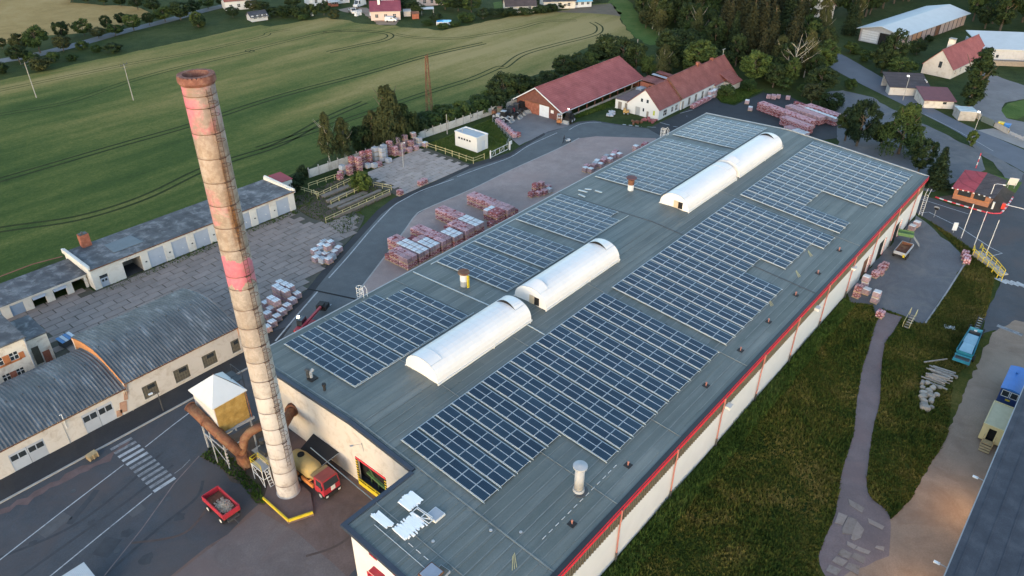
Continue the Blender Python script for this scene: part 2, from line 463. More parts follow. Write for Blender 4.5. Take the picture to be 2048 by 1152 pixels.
m_path = paving('red_gravel_path', (.15, .118, .120), (.10, .085, .09), .5, pink=(.165, .108, .105))
m_yardr = paving('worn_yard', (.105, .108, .120), (.17, .16, .155), .6)
m_court = paving('block_paving', (.165, .160, .165), (.13, .12, .125), .5)
m_joint = M('joint_dirt', (.075, .068, .055), .35, 1.3, .95, c2=(.085, .09, .05))
m_slab = M('concrete_slab', (.245, .200, .180), .16, .6, .9, rnd=.12, fine=6, dirt=((.15, .13, .12), .25, .5))
m_slabw = M('pale_slab', (.335, .285, .26), .14, .7, .9, rnd=.12, fine=6, dirt=((.20, .165, .145), .4, .5))
m_mark = M('white_marking', (.36, .37, .385), .25, 1.6, .8, fine=7, dirt=((.12, .12, .125), 1.1, .7))
m_markw = M('worn_marking', (.20, .205, .215), .55, 1.6, .8, fine=5, dirt=((.08, .082, .088), 1.4, .9))
m_kerb = M('kerb_stone', (.30, .29, .28), .2, 1.2, .9)

# ================================================================== GROUND
def inpoly(x, y, P):
    c = False; n = len(P)
    for i in range(n):
        a, b = P[i], P[(i + 1) % n]
        if (a[1] > y) != (b[1] > y) and x < (b[0] - a[0]) * (y - a[1]) / (b[1] - a[1]) + a[0]: c = not c
    return c
def sheet(name, pts, z, m, jag=0.0, step=2.5):
    P = [(p[0], p[1]) for p in pts]; out = []
    rnd = random.Random(len(P) * 13 + int(abs(P[0][0]) * 7))
    for i in range(len(P)):
        a, b = P[i], P[(i + 1) % len(P)]
        out.append(a)
        if jag:
            L = math.dist(a, b); k = min(60, int(L / step))
            for j in range(1, k):
                t = j / k; nx, ny = (b[1] - a[1]) / L, -(b[0] - a[0]) / L; q = rnd.gauss(0, jag)
                out.append((a[0] + (b[0] - a[0]) * t + nx * q, a[1] + (b[1] - a[1]) * t + ny * q))
    mb = MB(); mb.add([(x, y, z) for x, y in out], [tuple(range(len(out)))])
    o = mb.build(name, m)
    if o.data.polygons[0].normal.z < 0: o.data.flip_normals()
    o['kind'] = 'structure'
    o['label'] = name.replace('_', ' ')
    return o
def ribbon(name, pts, wdt, z, m, dash=None, parent=None):
    """flat strip along a polyline"""
    P = [Vector((p[0], p[1])) for p in pts]; mb = MB()
    if dash:
        on, off = dash; segs = []
        for i in range(len(P) - 1):
            L = (P[i + 1] - P[i]).length; d = (P[i + 1] - P[i]) / L; t = 0
            while t < L:
                segs.append([P[i] + d * t, P[i] + d * min(t + on, L)]); t += on + off
    else: segs = [P]
    for S in segs:
        vs = []
        for i, p in enumerate(S):
            d = (S[min(i + 1, len(S) - 1)] - S[max(i - 1, 0)]).normalized(); n = Vector((-d.y, d.x)) * wdt / 2
            vs += [(p.x - n.x, p.y - n.y, z), (p.x + n.x, p.y + n.y, z)]
        mb.add(vs, [(2 * i, 2 * i + 2, 2 * i + 3, 2 * i + 1) for i in range(len(S) - 1)])
    o = mb.build(name, m, parent)
    if parent is None: o['kind'] = 'structure'
    return o
def px(*l): return [G(*p) for p in l]
def smooth(pts, k=6):
    P = [Vector((p[0], p[1])) for p in pts]; out = []
    for i in range(len(P) - 1):
        a, b, c, d = P[max(i - 1, 0)], P[i], P[i + 1], P[min(i + 2, len(P) - 1)]
        for j in range(k):
            t = j / k
            out.append(.5 * ((2 * b) + (c - a) * t + (2 * a - 5 * b + 4 * c - d) * t * t + (3 * b - a - 3 * c + d) * t ** 3))
    return out + [P[-1]]

# gently uneven base sheet reaching far beyond the view
o = MB().add([(-900, -700, -.06), (1500, -700, -.06), (1500, 1500, -.06), (-900, 1500, -.06)], [(0, 1, 2, 3)]).build('ground', m_rough, kind='structure')

sheet('wheat_field', px((-260, 245), (0, 161), (130, 133), (260, 105), (520, 50), (540, 53), (655, 34), (709, 45), (885, 61), (1020, 33), (1115, 23), (1165, 11), (1225, 5),
      (1241, 34), (1252, 55), (1268, 75), (1240, 88), (1180, 90), (1100, 142), (1010, 165), (950, 195), (900, 208), (860, 222), (800, 250), (730, 272), (640, 320),
      (575, 352), (540, 376), (410, 408), (310, 446), (235, 474), (130, 512), (0, 575), (-220, 690)), -.03, m_field, .5, 3)
sheet('golden_field', px((-200, 165), (0, 92), (60, 74), (140, 68), (215, 60), (290, 36), (300, 25), (265, 13), (140, 5), (130, -6), (-200, -60)), -.03, m_gold, .6, 4)
sheet('bare_soil', px((1112, 24), (1165, 12), (1225, 6), (1243, 33), (1190, 27), (1140, 25)), -.022, paving('bare_field_soil', (.13, .10, .07), (.10, .08, .05), .5), .6, 3)
sheet('grass_strip', px((1218, 2), (1241, 34), (1252, 55), (1272, 76), (1300, 90), (1350, 90), (1372, 80), (1330, 72), (1300, 55), (1280, 35), (1262, 5), (1240, -10)), -.022, m_lawn, .5, 3)

def tracks(pts, wdt=.75, gap=2.1):
    P = smooth(pts, 8)
    for sgn in (-1, 1):
        Q = []
        for i, p in enumerate(P):
            d = (P[min(i + 1, len(P) - 1)] - P[max(i - 1, 0)]).normalized(); Q.append(p + Vector((-d.y, d.x)) * sgn * gap / 2)
        ribbon('tractor_track', Q, wdt, -.018, m_track)
tracks([GA(1, 0, *q) for q in ((-300, 730), (0, 650), (600, 560), (1100, 405), (1530, 200), (1790, 110), (2150, -10), (2500, -200), (2800, -330))])
tracks([GA(1, 0, *q) for q in ((-200, 330), (0, 268), (500, 122), (900, 5), (1450, -150), (1997, -330))] + [GA(0, 1, *q) for q in ((400, 690), (900, 560), (1350, 430), (1800, 330))])
tracks([GA(0, 0, *q) for q in ((-200, 930), (0, 880), (500, 790), (850, 672), (1000, 622), (1350, 525), (1900, 400))] + [GA(0, 1, *q) for q in ((0, 385), (300, 310), (560, 250), (700, 235))], .45)
tracks([GA(0, 0, *q) for q in ((-200, 735), (0, 692), (500, 590), (1000, 488), (1500, 400), (1997, 285))] + [GA(0, 1, *q) for q in ((150, 250), (300, 225))], .4)
tracks([GA(0, 1, *q) for q in ((60, 1140), (500, 1000), (920, 862), (1350, 715), (1700, 605), (1900, 520))] + [GA(0, 2, *q) for q in ((0, 510), (140, 415), (400, 340), (620, 285), (715, 250), (725, 205), (670, 170))], .6)
tracks([GA(0, 1, *q) for q in ((600, 400), (850, 345), (1020, 310), (1080, 275), (1020, 250), (800, 235), (560, 245))], .6)
tracks([GA(0, 1, *q) for q in ((1110, 262), (1300, 290), (1560, 295), (1800, 265), (2060, 215))] + [GA(0, 2, *q) for q in ((300, 165), (550, 155))], .45)
ribbon('field_edge_pipe', [GA(1, 0, *q) for q in ((-250, 1090), (0, 1010), (250, 915), (480, 855))], .35, .0, m_brickred)

# far road and verge
ribbon('country_road', smooth([G(*q) for q in ((-160, 168), (-40, 134), (0, 122), (60, 112), (150, 90), (250, 62), (330, 42), (400, 23), (470, 6), (560, -16), (700, -50))]), 5.5, -.012, M('old_asphalt', (.13, .14, .155), .2, .3, .85))

# factory roads and yards
sheet('asphalt_yard', [(-95, -60), (-13, -60), (-13, 20), (0, 20), (104, 19), (104, 30), G(1338, 268)] + [GA(0, 2, 1100, 985), GA(0, 2, 850, 952), GA(0, 2, 680, 925), GA(0, 2, 560, 935), GA(0, 2, 300, 1020)]
      + [GA(1, 1, *q) for q in ((1997, 60), (1680, 150), (1380, 300), (1100, 410), (980, 500), (600, 910), (430, 1120))] + [(-8.5, 34), (-8.5, 33.0), (-95, 33.0)], 0.0, m_asph)
sheet('factory_road', [G(1335, 275)] + [GA(0, 2, 1180, 1000), GA(0, 2, 850, 960), GA(0, 2, 680, 935), GA(0, 2, 560, 945), GA(0, 2, 300, 1030)]
      + [GA(1, 1, *q) for q in ((1997, 95), (1680, 185), (1380, 325), (1120, 430), (1000, 520), (620, 940), (500, 1120))] + [(-2, 32.5), (-13, 23), (-13, 18), (104, 18)], .008, m_roadg)
sheet('dark_yard', [GA(0, 2, *q) for q in ((1100, 990), (1180, 945), (1345, 868), (1600, 725), (1660, 790), (1760, 812), (1990, 705))] + [GA(0, 3, *q) for q in ((0, 712), (180, 735), (430, 850), (560, 950), (560, 1060), (300, 1100))] + [(118, -10), (104, -5), (103, 20), G(1335, 280)], .016, m_dasph)
sheet('storage_yard', [GA(0, 2, *q) for q in ((390, 1152), (570, 1062), (700, 1047), (1000, 1057), (1160, 1062))] + [(86, 19), (-3, 19)] + [GA(1, 1, *q) for q in ((860, 1092), (1190, 655), (1270, 545), (1350, 492), (1700, 342), (1997, 197))], .016, m_pale)
sheet('verge_strip', [GA(1, 1, *q) for q in ((430, 1120), (600, 910), (980, 500), (1100, 410), (1380, 300), (1680, 150), (1997, 58))] + [GA(0, 2, *q) for q in ((300, 1020), (310, 1035), (100, 1152))]
      + [GA(1, 1, *q) for q in ((1997, 85), (1690, 178), (1400, 322), (1130, 440), (1010, 530), (640, 940), (470, 1150))] + [(-8, 32.9), (-8, 34)], .02, m_strip)
sheet('side_walk', [(-95, 29.6), (-7, 29.6), (0, 33.6), (-3, 34.5), (-8, 33.4), (-95, 33.3)], .012, m_strip)
mb = MB(); mb.box(-95, -8, 29.35, 29.6, 0, .14); mb.build('kerb', m_kerb, kind='structure')

def yard_slabs(name, poly, z, m, sx, sy, skew=.5, miss=.0, ox=0, oy=0):
    P = [(p[0], p[1]) for p in poly]
    base = sheet(name, P, z, m_joint, .12, 2)
    vs = []
    for k in range(6):
        mb = MB(); g = .05
        mb.add([(g, g, 0), (sx - g, g, 0), (sx - g, sy - g, 0), (g, sy - g, 0)] + [(g + random.uniform(0, .05), g + random.uniform(0, .05), .05), (sx - g - random.uniform(0, .05), g + random.uniform(0, .04), .05 + random.uniform(0, .012)),
                (sx - g - random.uniform(0, .1), sy - g, .05), (g, sy - g - random.uniform(0, .06), .05 + random.uniform(0, .012))], [(4, 5, 6, 7), (0, 1, 5, 4), (1, 2, 6, 5), (2, 3, 7, 6), (3, 0, 4, 7)])
        vs.append(mb.mesh('concrete_slab', m))
    xs = [p[0] for p in P]; ys = [p[1] for p in P]; n = 0; j = 0
    y = min(ys) + oy
    while y < max(ys):
        x = min(xs) + ox - (sx * skew if j % 2 else 0) - sx
        while x < max(xs):
            if inpoly(x + sx / 2, y + sy / 2, P) and inpoly(x + .2, y + sy / 2, P) and inpoly(x + sx - .2, y + sy / 2, P) and random.random() > miss and n < 299:
                inst('concrete_slab', random.choice(vs), base, (x + random.uniform(-.03, .03), y, z + .002 + random.uniform(0, .02)), (random.uniform(-.006, .006), random.uniform(-.006, .006), random.uniform(-.006, .006))); n += 1
            x += sx
        y += sy; j += 1
    return base
LEFTYARD = [(-27, 49.5), (-7.5, 49.5), (-7.5, 34.2)] + [GA(1, 1, *q) for q in ((450, 1105), (600, 905), (850, 620), (880, 545), (790, 500), (590, 600), (480, 565), (350, 490))] + [(24.5, 66.2), (-15.3, 66.2), (-15.3, 68), (-28, 68)]
yard_slabs('concrete_yard', LEFTYARD, .004, m_slab, 3.0, 1.5, .5, .0)
UPYARD = [GA(1, 1, *q) for q in ((860, 230), (1000, 160), (1350, 20), (1690, 146), (1560, 212), (1395, 288), (1130, 392), (1080, 365), (960, 315))]
yard_slabs('slab_yard', UPYARD, .004, m_slabw, 3.0, 1.2, .35, .01)
sheet('barn_yard', [GA(0, 2, *q) for q in ((-80, 870), (60, 830), (160, 858), (320, 900), (500, 960), (470, 975), (330, 1010), (110, 1118), (60, 1075), (-70, 940))], .008, m_court, .1, 2)
sheet('transformer_lawn', px((856, 286), (900, 270), (985, 236), (1000, 258), (1022, 292), (1000, 302), (965, 322), (930, 322)), .004, grass_mat('short_grass', [(.35, (.035, .055, .012)), (.5, (.07, .085, .018)), (.66, (.12, .115, .035))]), .2, 1.5)
sheet('loading_pit', [GA(1, 1, *q) for q in ((345, 395), (520, 330), (720, 245), (960, 315), (1085, 380), (850, 500), (585, 612), (480, 560), (350, 480))], -.002, m_soil, .1, 2)

# chimney apron and soil
sheet('brown_apron', [GA(3, 0, 1290, 1170), GA(3, 0, 1750, 832), GA(3, 1, 110, 560), GA(3, 1, -60, 300), G(500, 860), (-13.9, 14), (-13.8, -8), (-23, -8.2), (-23, -30), (-40, -30)], .008, m_apron, .25, 2)
sheet('patched_asphalt', [GA(3, 0, *q) for q in ((1340, 1152), (1755, 828), (1990, 650))] + [(-23.2, .5), (-23.2, -30), (-40, -30)], .012, paving('patched_paving', (.135, .112, .110), (.10, .078, .074), .55, pink=(.15, .105, .098)), .04, 2)
sheet('weedy_soil', [GA(3, 0, *q) for q in ((1535, 235), (1640, 150), (1800, 60), (2000, -60), (2120, 90), (2100, 420), (2030, 610), (1980, 600), (1850, 450), (1700, 330))], .014, m_soil, .3, 1.2)

# right side: banks, loading yard, path, dirt road, gate road
sheet('meadow', [(-30, -28), (64, -28), (70, -33), (80, -40), (100, -36), (104, -29), (104, -34), (92, -44), (78, -48), (40, -52), (10, -60), (-30, -70), (-60, -60)], -.025, m_meadow, .2, 2)
sheet('loading_yard', px((1828, 428), (1850, 443), (1935, 517), (1890, 590), (1853, 647), (1838, 646), (1805, 630), (1765, 618), (1752, 632), (1745, 610), (1700, 605), (1690, 560)) + [(70, -28), (102, -28)], .004, m_yardr, .25, 2)
sheet('gate_road', px((1832, 386), (1905, 411), (1985, 428), (2012, 421), (2050, 340), (2140, 300), (2400, 520), (2300, 760), (2048, 700), (1990, 660), (1958, 668), (1975, 620), (2003, 560), (1960, 510), (1900, 468), (1850, 436), (1825, 421)), 0.0, m_asph, .15, 2)
sheet('dirt_road', px((2300, 700), (2030, 640), (1985, 665), (1960, 720), (1938, 760), (1897, 865), (1880, 898), (1847, 950), (1822, 1000), (1785, 1036), (1760, 1045), (1720, 1075), (1680, 1160), (1640, 1300), (2000, 1500), (2400, 1000)), .004, m_dirt, .10, .8)
sheet('gravel_path', smooth([GA(2, 3, *q) for q in ((905, 200), (850, 320), (800, 500), (752, 650), (712, 900), (690, 1130))] + [GA(3, 3, *q) for q in ((650, 180), (600, 350), (565, 560), (540, 700), (420, 1000), (500, 1200))], 4)
      + smooth([GA(3, 3, *q) for q in ((960, 1000), (965, 690), (830, 560), (790, 460), (800, 300), (842, 0))] + [GA(2, 3, *q) for q in ((890, 900), (902, 640), (930, 450), (1000, 350), (1060, 245))], 4), .008, m_path, .12, 1.5)
ribbon('yard_kerb', [G(1851, 646), G(1890, 590), G(1935, 519)], .25, .03, m_kerb)

# public road and lots at the top right
sheet('parking_lot', [GA(0, 3, *q) for q in ((480, 712), (620, 690), (850, 742), (960, 800), (1230, 930), (1500, 1090))] + [GA(1, 3, *q) for q in ((1650, 40), (1700, 190), (1560, 250), (1300, 360), (1000, 300), (600, 60))] + [(118, -8)], -.01, m_yardr, .3, 2)
sheet('main_road', smooth([GA(0, 3, *q) for q in ((440, 340), (500, 372), (640, 440), (1000, 650), (1300, 832), (1560, 962), (1700, 1022), (1997, 1150), (2400, 1330))], 3) + smooth([GA(0, 3, *q) for q in ((2350, 1560), (1997, 1322), (1700, 1162), (1500, 1022), (1230, 882), (1000, 770), (800, 672), (530, 530), (470, 470))], 3), .0, M('road_asphalt', (.105, .115, .14), .16, .25, .8, fine=4, bump=.1), .08, 3)
sheet('junction', [GA(0, 3, *q) for q in ((1560, 1060), (1700, 1150), (1997, 1330))] + [GA(1, 3, *q) for q in ((2350, 330), (2000, 480), (1760, 130), (1640, 60))], -.004, m_yardr, .2, 2)
ribbon('edge_line', [GA(0, 3, *q) for q in ((1235, 878), (1480, 1000), (1640, 1090), (1760, 1160))], .16, .012, m_mark)
sheet('house_court', [GA(0, 3, *q) for q in ((1660, 520), (1830, 600), (2100, 690), (2100, 735), (1850, 790), (1825, 850), (1870, 910), (2100, 960), (2100, 1130), (1900, 1010), (1640, 880), (1560, 780))], -.004, m_court, .1, 2)
sheet('green_lawn', [GA(0, 3, *q) for q in ((2100, 745), (1870, 795), (1822, 850), (1860, 905), (1940, 915), (2100, 850))], .0, m_lawn, .1, 2)
sheet('driveway', [GA(0, 3, *q) for q in ((1640, 1000), (1760, 985), (2100, 1090), (2200, 1250), (1997, 1140))], .004, M('pale_drive', (.24, .23, .225), .15, .5, .9))
sheet('gate_island', [V(1880, 320, 8.226, *q) for q in ((-30, 610), (300, 560), (560, 270), (870, 240), (1350, 370), (1230, 550), (1190, 620), (1080, 800), (1010, 875), (900, 880), (640, 830), (300, 725))], .012, m_soil, .05, 1)
sheet('gate_lawn', [V(1880, 320, 8.226, *q) for q in ((880, 240), (1350, 370), (1235, 545), (1120, 480), (1000, 370))], .02, m_lawn, .05, 1)

sheet('road_verge', [GA(0, 3, *q) for q in ((525, 545), (700, 640), (950, 770), (1230, 905), (1500, 1045), (1490, 1078), (1210, 945), (930, 805), (840, 748), (620, 698), (540, 660))], -.004, m_rough, .3, 2)
# painted lines
ribbon('yard_line', [GA(3, 0, *q) for q in ((-300, 1230), (0, 1028), (480, 655), (950, 297))], .15, .016, m_mark)
ribbon('yard_line', [GA(3, 0, *q) for q in ((150, 1330), (390, 1150), (780, 830), (1168, 517))], .15, .016, m_mark)
ribbon('yard_line', [GA(3, 0, *q) for q in ((1115, 162), (1320, 0), (1450, -98), (1650, -250))], .15, .016, m_mark)
ribbon('yard_line', [GA(3, 0, *q) for q in ((1340, 365), (1400, 320), (1460, 258))], .12, .016, m_markw)
ribbon('cable_patch', [GA(3, 0, *q) for q in ((800, 1152), (1090, 790), (1340, 440), (1530, 230))], .14, .014, M('tar_seam', (.17, .13, .125), .3, 1, .9))
ribbon('road_line', smooth([GA(1, 1, *q) for q in ((605, 1022), (760, 850), (920, 660), (1030, 540), (1100, 470), (1180, 420), (1330, 345), (1565, 262))], 5), .22, .026, m_mark)
ribbon('road_line', smooth([GA(1, 1, *q) for q in ((1590, 245), (1750, 185), (1997, 95))] + [GA(0, 2, *q) for q in ((180, 1120), (400, 1020))], 5), .2, .026, m_mark)
ribbon('road_line', [GA(2, 1, *q) for q in ((195, 430), (360, 235), (520, 50))], .25, .026, m_mark)
ribbon('road_line', smooth([GA(0, 2, *q) for q in ((490, 1000), (560, 960), (650, 940), (740, 940))], 4), .2, .026, m_mark)
ribbon('road_joint', smooth([GA(1, 1, *q) for q in ((860, 1088), (1060, 825), (1190, 652), (1270, 542), (1350, 490), (1700, 340), (1997, 195))] + [GA(0, 2, *q) for q in ((390, 1150), (570, 1060))], 4), .28, .026, m_kerb)
ribbon('drain_channel', [GA(1, 1, *q) for q in ((330, 1085), (500, 1118), (815, 1185))], .35, .028, m_dark)
ribbon('stop_line', [GA(0, 2, *q) for q in ((903, 956), (1050, 972))], .5, .026, m_mark, dash=(.9, .7))
for q in (((1090, 975), (1160, 978)), ((1190, 940), (1265, 962)), ((1290, 970), (1325, 976)), ((1345, 870), (1440, 845)), ((1390, 890), (1400, 893))):
    ribbon('bay_line', [GA(0, 2, *p) for p in q], .2, .026, m_mark)
ribbon('gate_line', [GA(1, 3, *q) for q in ((1190, 410), (1570, 530))], .18, .012, m_mark)
ribbon('gate_line', [GA(1, 3, *q) for q in ((1200, 522), (1265, 515), (1500, 630), (1745, 790), (1830, 832), (1750, 852), (1690, 835))], .18, .012, m_mark)
ribbon('gate_line', [GA(2, 3, *q) for q in ((1790, 310), (1985, 385))], .8, .012, m_markw)
zb = MB()
for k in range(12):
    t = k / 11; a = Vector(GA(3, 0, 850 + (1180 - 850) * t, 183 + (505 - 183) * t)); b = Vector(GA(3, 0, 1015 + (1345 - 1015) * t, 92 + (398 - 92) * t)); d = Vector((0, -.24, 0))
    zb = MB().add([a - d + Vector((0, 0, .018)), a + d + Vector((0, 0, .018)), b + d + Vector((0, 0, .018)), b - d + Vector((0, 0, .018))], [(0, 1, 2, 3)])
    zb.build('crossing_stripe', m_markw if k in (0, 1, 5, 6, 7, 8, 9, 10) else m_mark, kind='structure')
for k in range(5):
    a = Vector(GA(1, 3, 1810 + k * 46, 1040 + k * 9)); MB().obox(a + Vector((0, 0, .014)), (2.4, .5, .004), (0, 0, R(70))).build('crossing_stripe', m_mark, kind='structure')

# wear on the asphalt: dust along the kerb, tyre tracks, patches, oil
m_dustk = M('brick_dust', (.125, .085, .082), .3, .9, .95)
sheet('dust_strip', [GA(3, 0, *q) for q in ((-250, 770), (0, 640), (330, 470), (560, 340), (760, 265), (900, 180), (1010, 95), (990, 130), (930, 195), (780, 290), (560, 400), (330, 520), (0, 680), (-250, 800))], .0145, m_dustk, .22, .8)
m_tyre = M('tyre_mark', (.045, .047, .053), .3, 1, .8)
m_patchd = M('asphalt_patch', (.048, .051, .058), .2, 1.2, .85); m_patchl = M('pale_patch', (.085, .084, .088), .2, 1.2, .9)
for q in (((-100, 1050), (500, 800), (900, 520), (1250, 200)), ((100, 1200), (620, 830), (1000, 560), (1330, 300)), ((800, 1152), (1200, 800), (1500, 560), (1560, 420))): ribbon('tyre_mark', smooth([GA(3, 0, *p) for p in q], 8), .34, .0125, m_tyre)
for q in (((1330, 1000), (1600, 900), (1900, 640)), ((-10, 900), (400, 820), (620, 560))): ribbon('tyre_mark', smooth([GA(3, 1, p[0] - 900, p[1]) for p in q], 8), .3, .0175, M('dusty_track', (.085, .062, .056), .3, 1, .9))
for x0, y0, w_, d_, a_ in ((420, 760, 3.2, 1.6, .2), (820, 930, 2.4, 2.0, .5), (640, 620, 5.0, .7, .55), (1050, 650, 1.6, 1.2, 0)):
    c = GA(3, 0, x0, y0); ca, sa_ = math.cos(a_), math.sin(a_); sheet('road_patch', [(c.x + ca * u - sa_ * v, c.y + sa_ * u + ca * v) for u, v in ((-w_ / 2, -d_ / 2), (w_ / 2, -d_ / 2), (w_ / 2, d_ / 2), (-w_ / 2, d_ / 2))], .0115, random.choice((m_patchd, m_patchl)), .03, .6)
for r_, x0, y0, s_ in ((3, 250, 900, .5), (3, 980, 820, .7), (3, 1380, 700, .6), (3, 700, 740, .4), (3, 1120, 1020, .8)):
    c = GA(3, 0, x0, y0); sheet('oil_stain', [(c.x + s_ * random.uniform(.6, 1.2) * math.cos(k), c.y + s_ * random.uniform(.6, 1.2) * math.sin(k)) for k in [i * .52 for i in range(12)]], .0105 + x0 * 1e-7, m_tyre)
for q in ((900, 960), (1290, 560), (560, 500)): c = GA(3, 0, *q); MB().cyl(c.x, c.y, 0, .022, .32, .32, 14).build('manhole_cover', m_darkm, kind='structure')
# red and white kerb round the gatehouse
KP = [V(1880, 320, 8.226, *q) for q in ((-75, 612), (60, 660), (330, 742), (540, 805), (750, 862), (880, 885), (990, 880), (1045, 835), (1100, 770), (1200, 615))]
kb = thing('striped_kerb', 'red and white striped kerb running around the gatehouse island', 'kerb', (0, 0, 0))
for i in range(len(KP) - 1):
    a, b = KP[i], KP[i + 1]; n = max(1, int((b - a).length / .75))
    for j in range(n):
        p, q = a.lerp(b, j / n), a.lerp(b, (j + .97) / n)
        MB().beam((p.x, p.y, .08), (q.x, q.y, .08), .3, .16).build('kerb_stone', m_white if j % 2 else m_redw, kb)

# ================================================================== MAIN HALL
H0, SRT, SLT, WR, WLF = 10.5, .0843, .0375, 28.0, 19.25
WZ = 5.45
HX0, HX1, EX0 = -14.9, 102.3, -23.9
NOTCH = -9.6
def roofz(y): return H0 - (SRT * -y if y < 0 else SLT * y)
hall = thing('factory_hall', 'long white factory hall with a low grey felt roof carrying solar arrays', 'factory', (0, 0, 0))
# walls (single skins butted at the corners)
fw = MB()
fw.wally(NOTCH, 18.9, -13.9, -13.6, 0, 9.2, [(-3.9, .95, 0, 3.8)])
fw.add([(-13.9, NOTCH, 9.2), (-13.9, 18.9, 9.2), (-13.9, 18.9, 9.55), (-13.9, 0, 10.25), (-13.9, NOTCH, 9.45)], [(4, 3, 2, 1, 0)])
fw.build('front_wall', m_cream, hall)
MB().box(-13.6, HX1 - .3, 18.6, 18.9, 0, 9.6).build('side_wall', m_cream, hall)
MB().wallx(-22.9, HX1 - .3, -27.9, -27.6, 0, WZ, [(78.2, 81.6, 0, 3.6), (87.0, 90.4, 0, 3.6), (70.2, 73.4, 0, 3.6)]).build('side_wall', m_white, hall)
MB().wally(-27.6, 18.6, HX1 - .6, HX1 - .3, 0, 8.2, []).build('rear_wall', m_white, hall)
EWIN = [(-13.3, -12.2, 7.2, 8.6), (-16.7, -15.55, 7.2, 8.6), (-20.1, -18.95, 7.2, 8.6), (-12.6, -11.4, 3.0, 4.1)]
MB().wally(-27.6, NOTCH, -22.9, -22.6, 0, 8.2, [(a, b, c - .6, d - .6) for a, b, c, d in EWIN]).add([(-22.9, -27.6, 8.0), (-22.9, NOTCH, 8.0), (-22.9, NOTCH, 9.6), (-22.9, -27.6, 8.1)], [(3, 2, 1, 0)]).build('office_wall', m_white, hall)
MB().wallx(-22.6, -13.9, NOTCH - .3, NOTCH, 0, 9.4, []).build('office_wall', m_white, hall)
for a, b, c, d in EWIN:
    wn = MB(); c -= .6; d -= .6
    wn.box(-22.94, -22.8, a, b, c, c + .14).box(-22.94, -22.8, a, b, d - .1, d).box(-22.94, -22.8, a, a + .1, c, d).box(-22.94, -22.8, b - .1, b, c, d).box(-22.93, -22.8, (a + b) / 2 - .05, (a + b) / 2 + .05, c, d).box(-22.93, -22.8, a, b, (c + d) / 2 - .05, (c + d) / 2 + .05)
    wo = wn.build('window', m_redw, hall)
    MB().box(-22.79, -22.77, a, b, c, d).build('pane', m_glass, wo)
MB().box(-23.6, -22.9, -14.3, -12.7, 5.2, 5.32).build('awning', m_red, hall)
# gate in the front wall
gt = MB(); gt.box(-13.98, -13.9, -4.05, 1.1, 3.8, 4.05)
g = gt.build('gate_lintel', m_redw, hall)
for y in (-3.95, 1.0):
    hz = MB()
    for k in range(9): hz.box(-13.97 - .003 * (k % 2), -13.9, y - .14, y + .14, k * .42, k * .42 + .21, 0).box(-13.97, -13.9, y - .14, y + .14, k * .42 + .21, k * .42 + .42, 1)
    hz.build('hazard_post', [m_yellow, m_dark], hall)
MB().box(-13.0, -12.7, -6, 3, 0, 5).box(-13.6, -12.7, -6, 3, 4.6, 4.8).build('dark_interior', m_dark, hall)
for y in (-1.5,):
    mb = MB(); mb.beam((-14.15, -3.7, .95), (-14.15, .8, .95), .09); mb.box(-14.2, -14.1, -3.7, .8, .0, .6)
    for k in range(4): mb.beam((-14.15, -3.6 + k * 1.45, 0), (-14.15, -3.6 + k * 1.45, .95), .08)
    mb.build('gate_barrier', m_yellow, hall)
mb = MB()
mb.beam((-13.2, -3.4, .9), (-13.2, .2, 1.5), .3, .2)
for k in range(3): mb.beam((-13.2, -2.8 + k * 1.2, 0), (-13.2, -2.8 + k * 1.2, 1.2), .1)
mb.beam((-13.2, -1.0, 1.4), (-13.2, -.3, 2.3), .1).build('green_conveyor', m_green, hall)
# right facade bands: red fascia, cream soffit strip, louvred band, downpipes
ez = roofz(-WR)
MB().box(EX0, HX1 + .1, -28.08, -28.0, ez - .80, ez + .05).build('red_fascia', m_fascia, hall)
MB().box(EX0, HX1, -28.0, -27.85, ez - 1.0, ez - .81).build('soffit', m_cream, hall)
bd = MB()
x = EX0 + 1.0
while x < HX1 - .6:
    bd.box(x, x + .16, -27.95, -27.88, WZ + .02, ez - .99, 0); x += .42
bd.box(EX0 + 1.0, HX1 - .4, -27.86, -27.7, WZ, ez - .99, 1)
bd.build('louvre_band', [M('louvre_strip', (.115, .105, .082), .2, 1, .7), M('louvre_gap', (.085, .08, .064), .2, 1, .7)], hall, kind='stuff')
x = -14.75
while x < 100:
    dp = MB(); dp.tube([(x, -28.16, ez - .3), (x, -28.14, ez - 1.6), (x, -28.06, 5.0), (x, -28.06, .0)], .09, 8, 0); dp.tube([(x, -28.07, 1.3), (x, -28.07, 0)], .125, 8, 1)
    dp.build('downpipe', [m_orange if False else M('pink_pipe', (.36, .16, .14), .2, 1, .6), m_darkm], hall); x += 11.12
for x in (48.0, 20.0, 63.0): MB().obox((x, -28.25, 5.7), (1.0, .7, .35)).build('wall_light', m_white, hall)
# right facade gates with hazard edges
for x0, x1 in ((78.2, 81.6), (87.0, 90.4), (70.2, 73.4)):
    MB().box(x0, x1, -27.75, -27.65, 0, 3.6).build('roller_gate', m_rust if x0 < 75 else m_dark, hall)
    hz = MB()
    for k in range(9): hz.box(x1, x1 + .35, -27.98, -27.9, k * .4, k * .4 + .2, 0).box(x1, x1 + .35, -27.98, -27.9, k * .4 + .2, k * .4 + .4, 1)
    hz.build('hazard_post', [m_redw, m_white], hall)
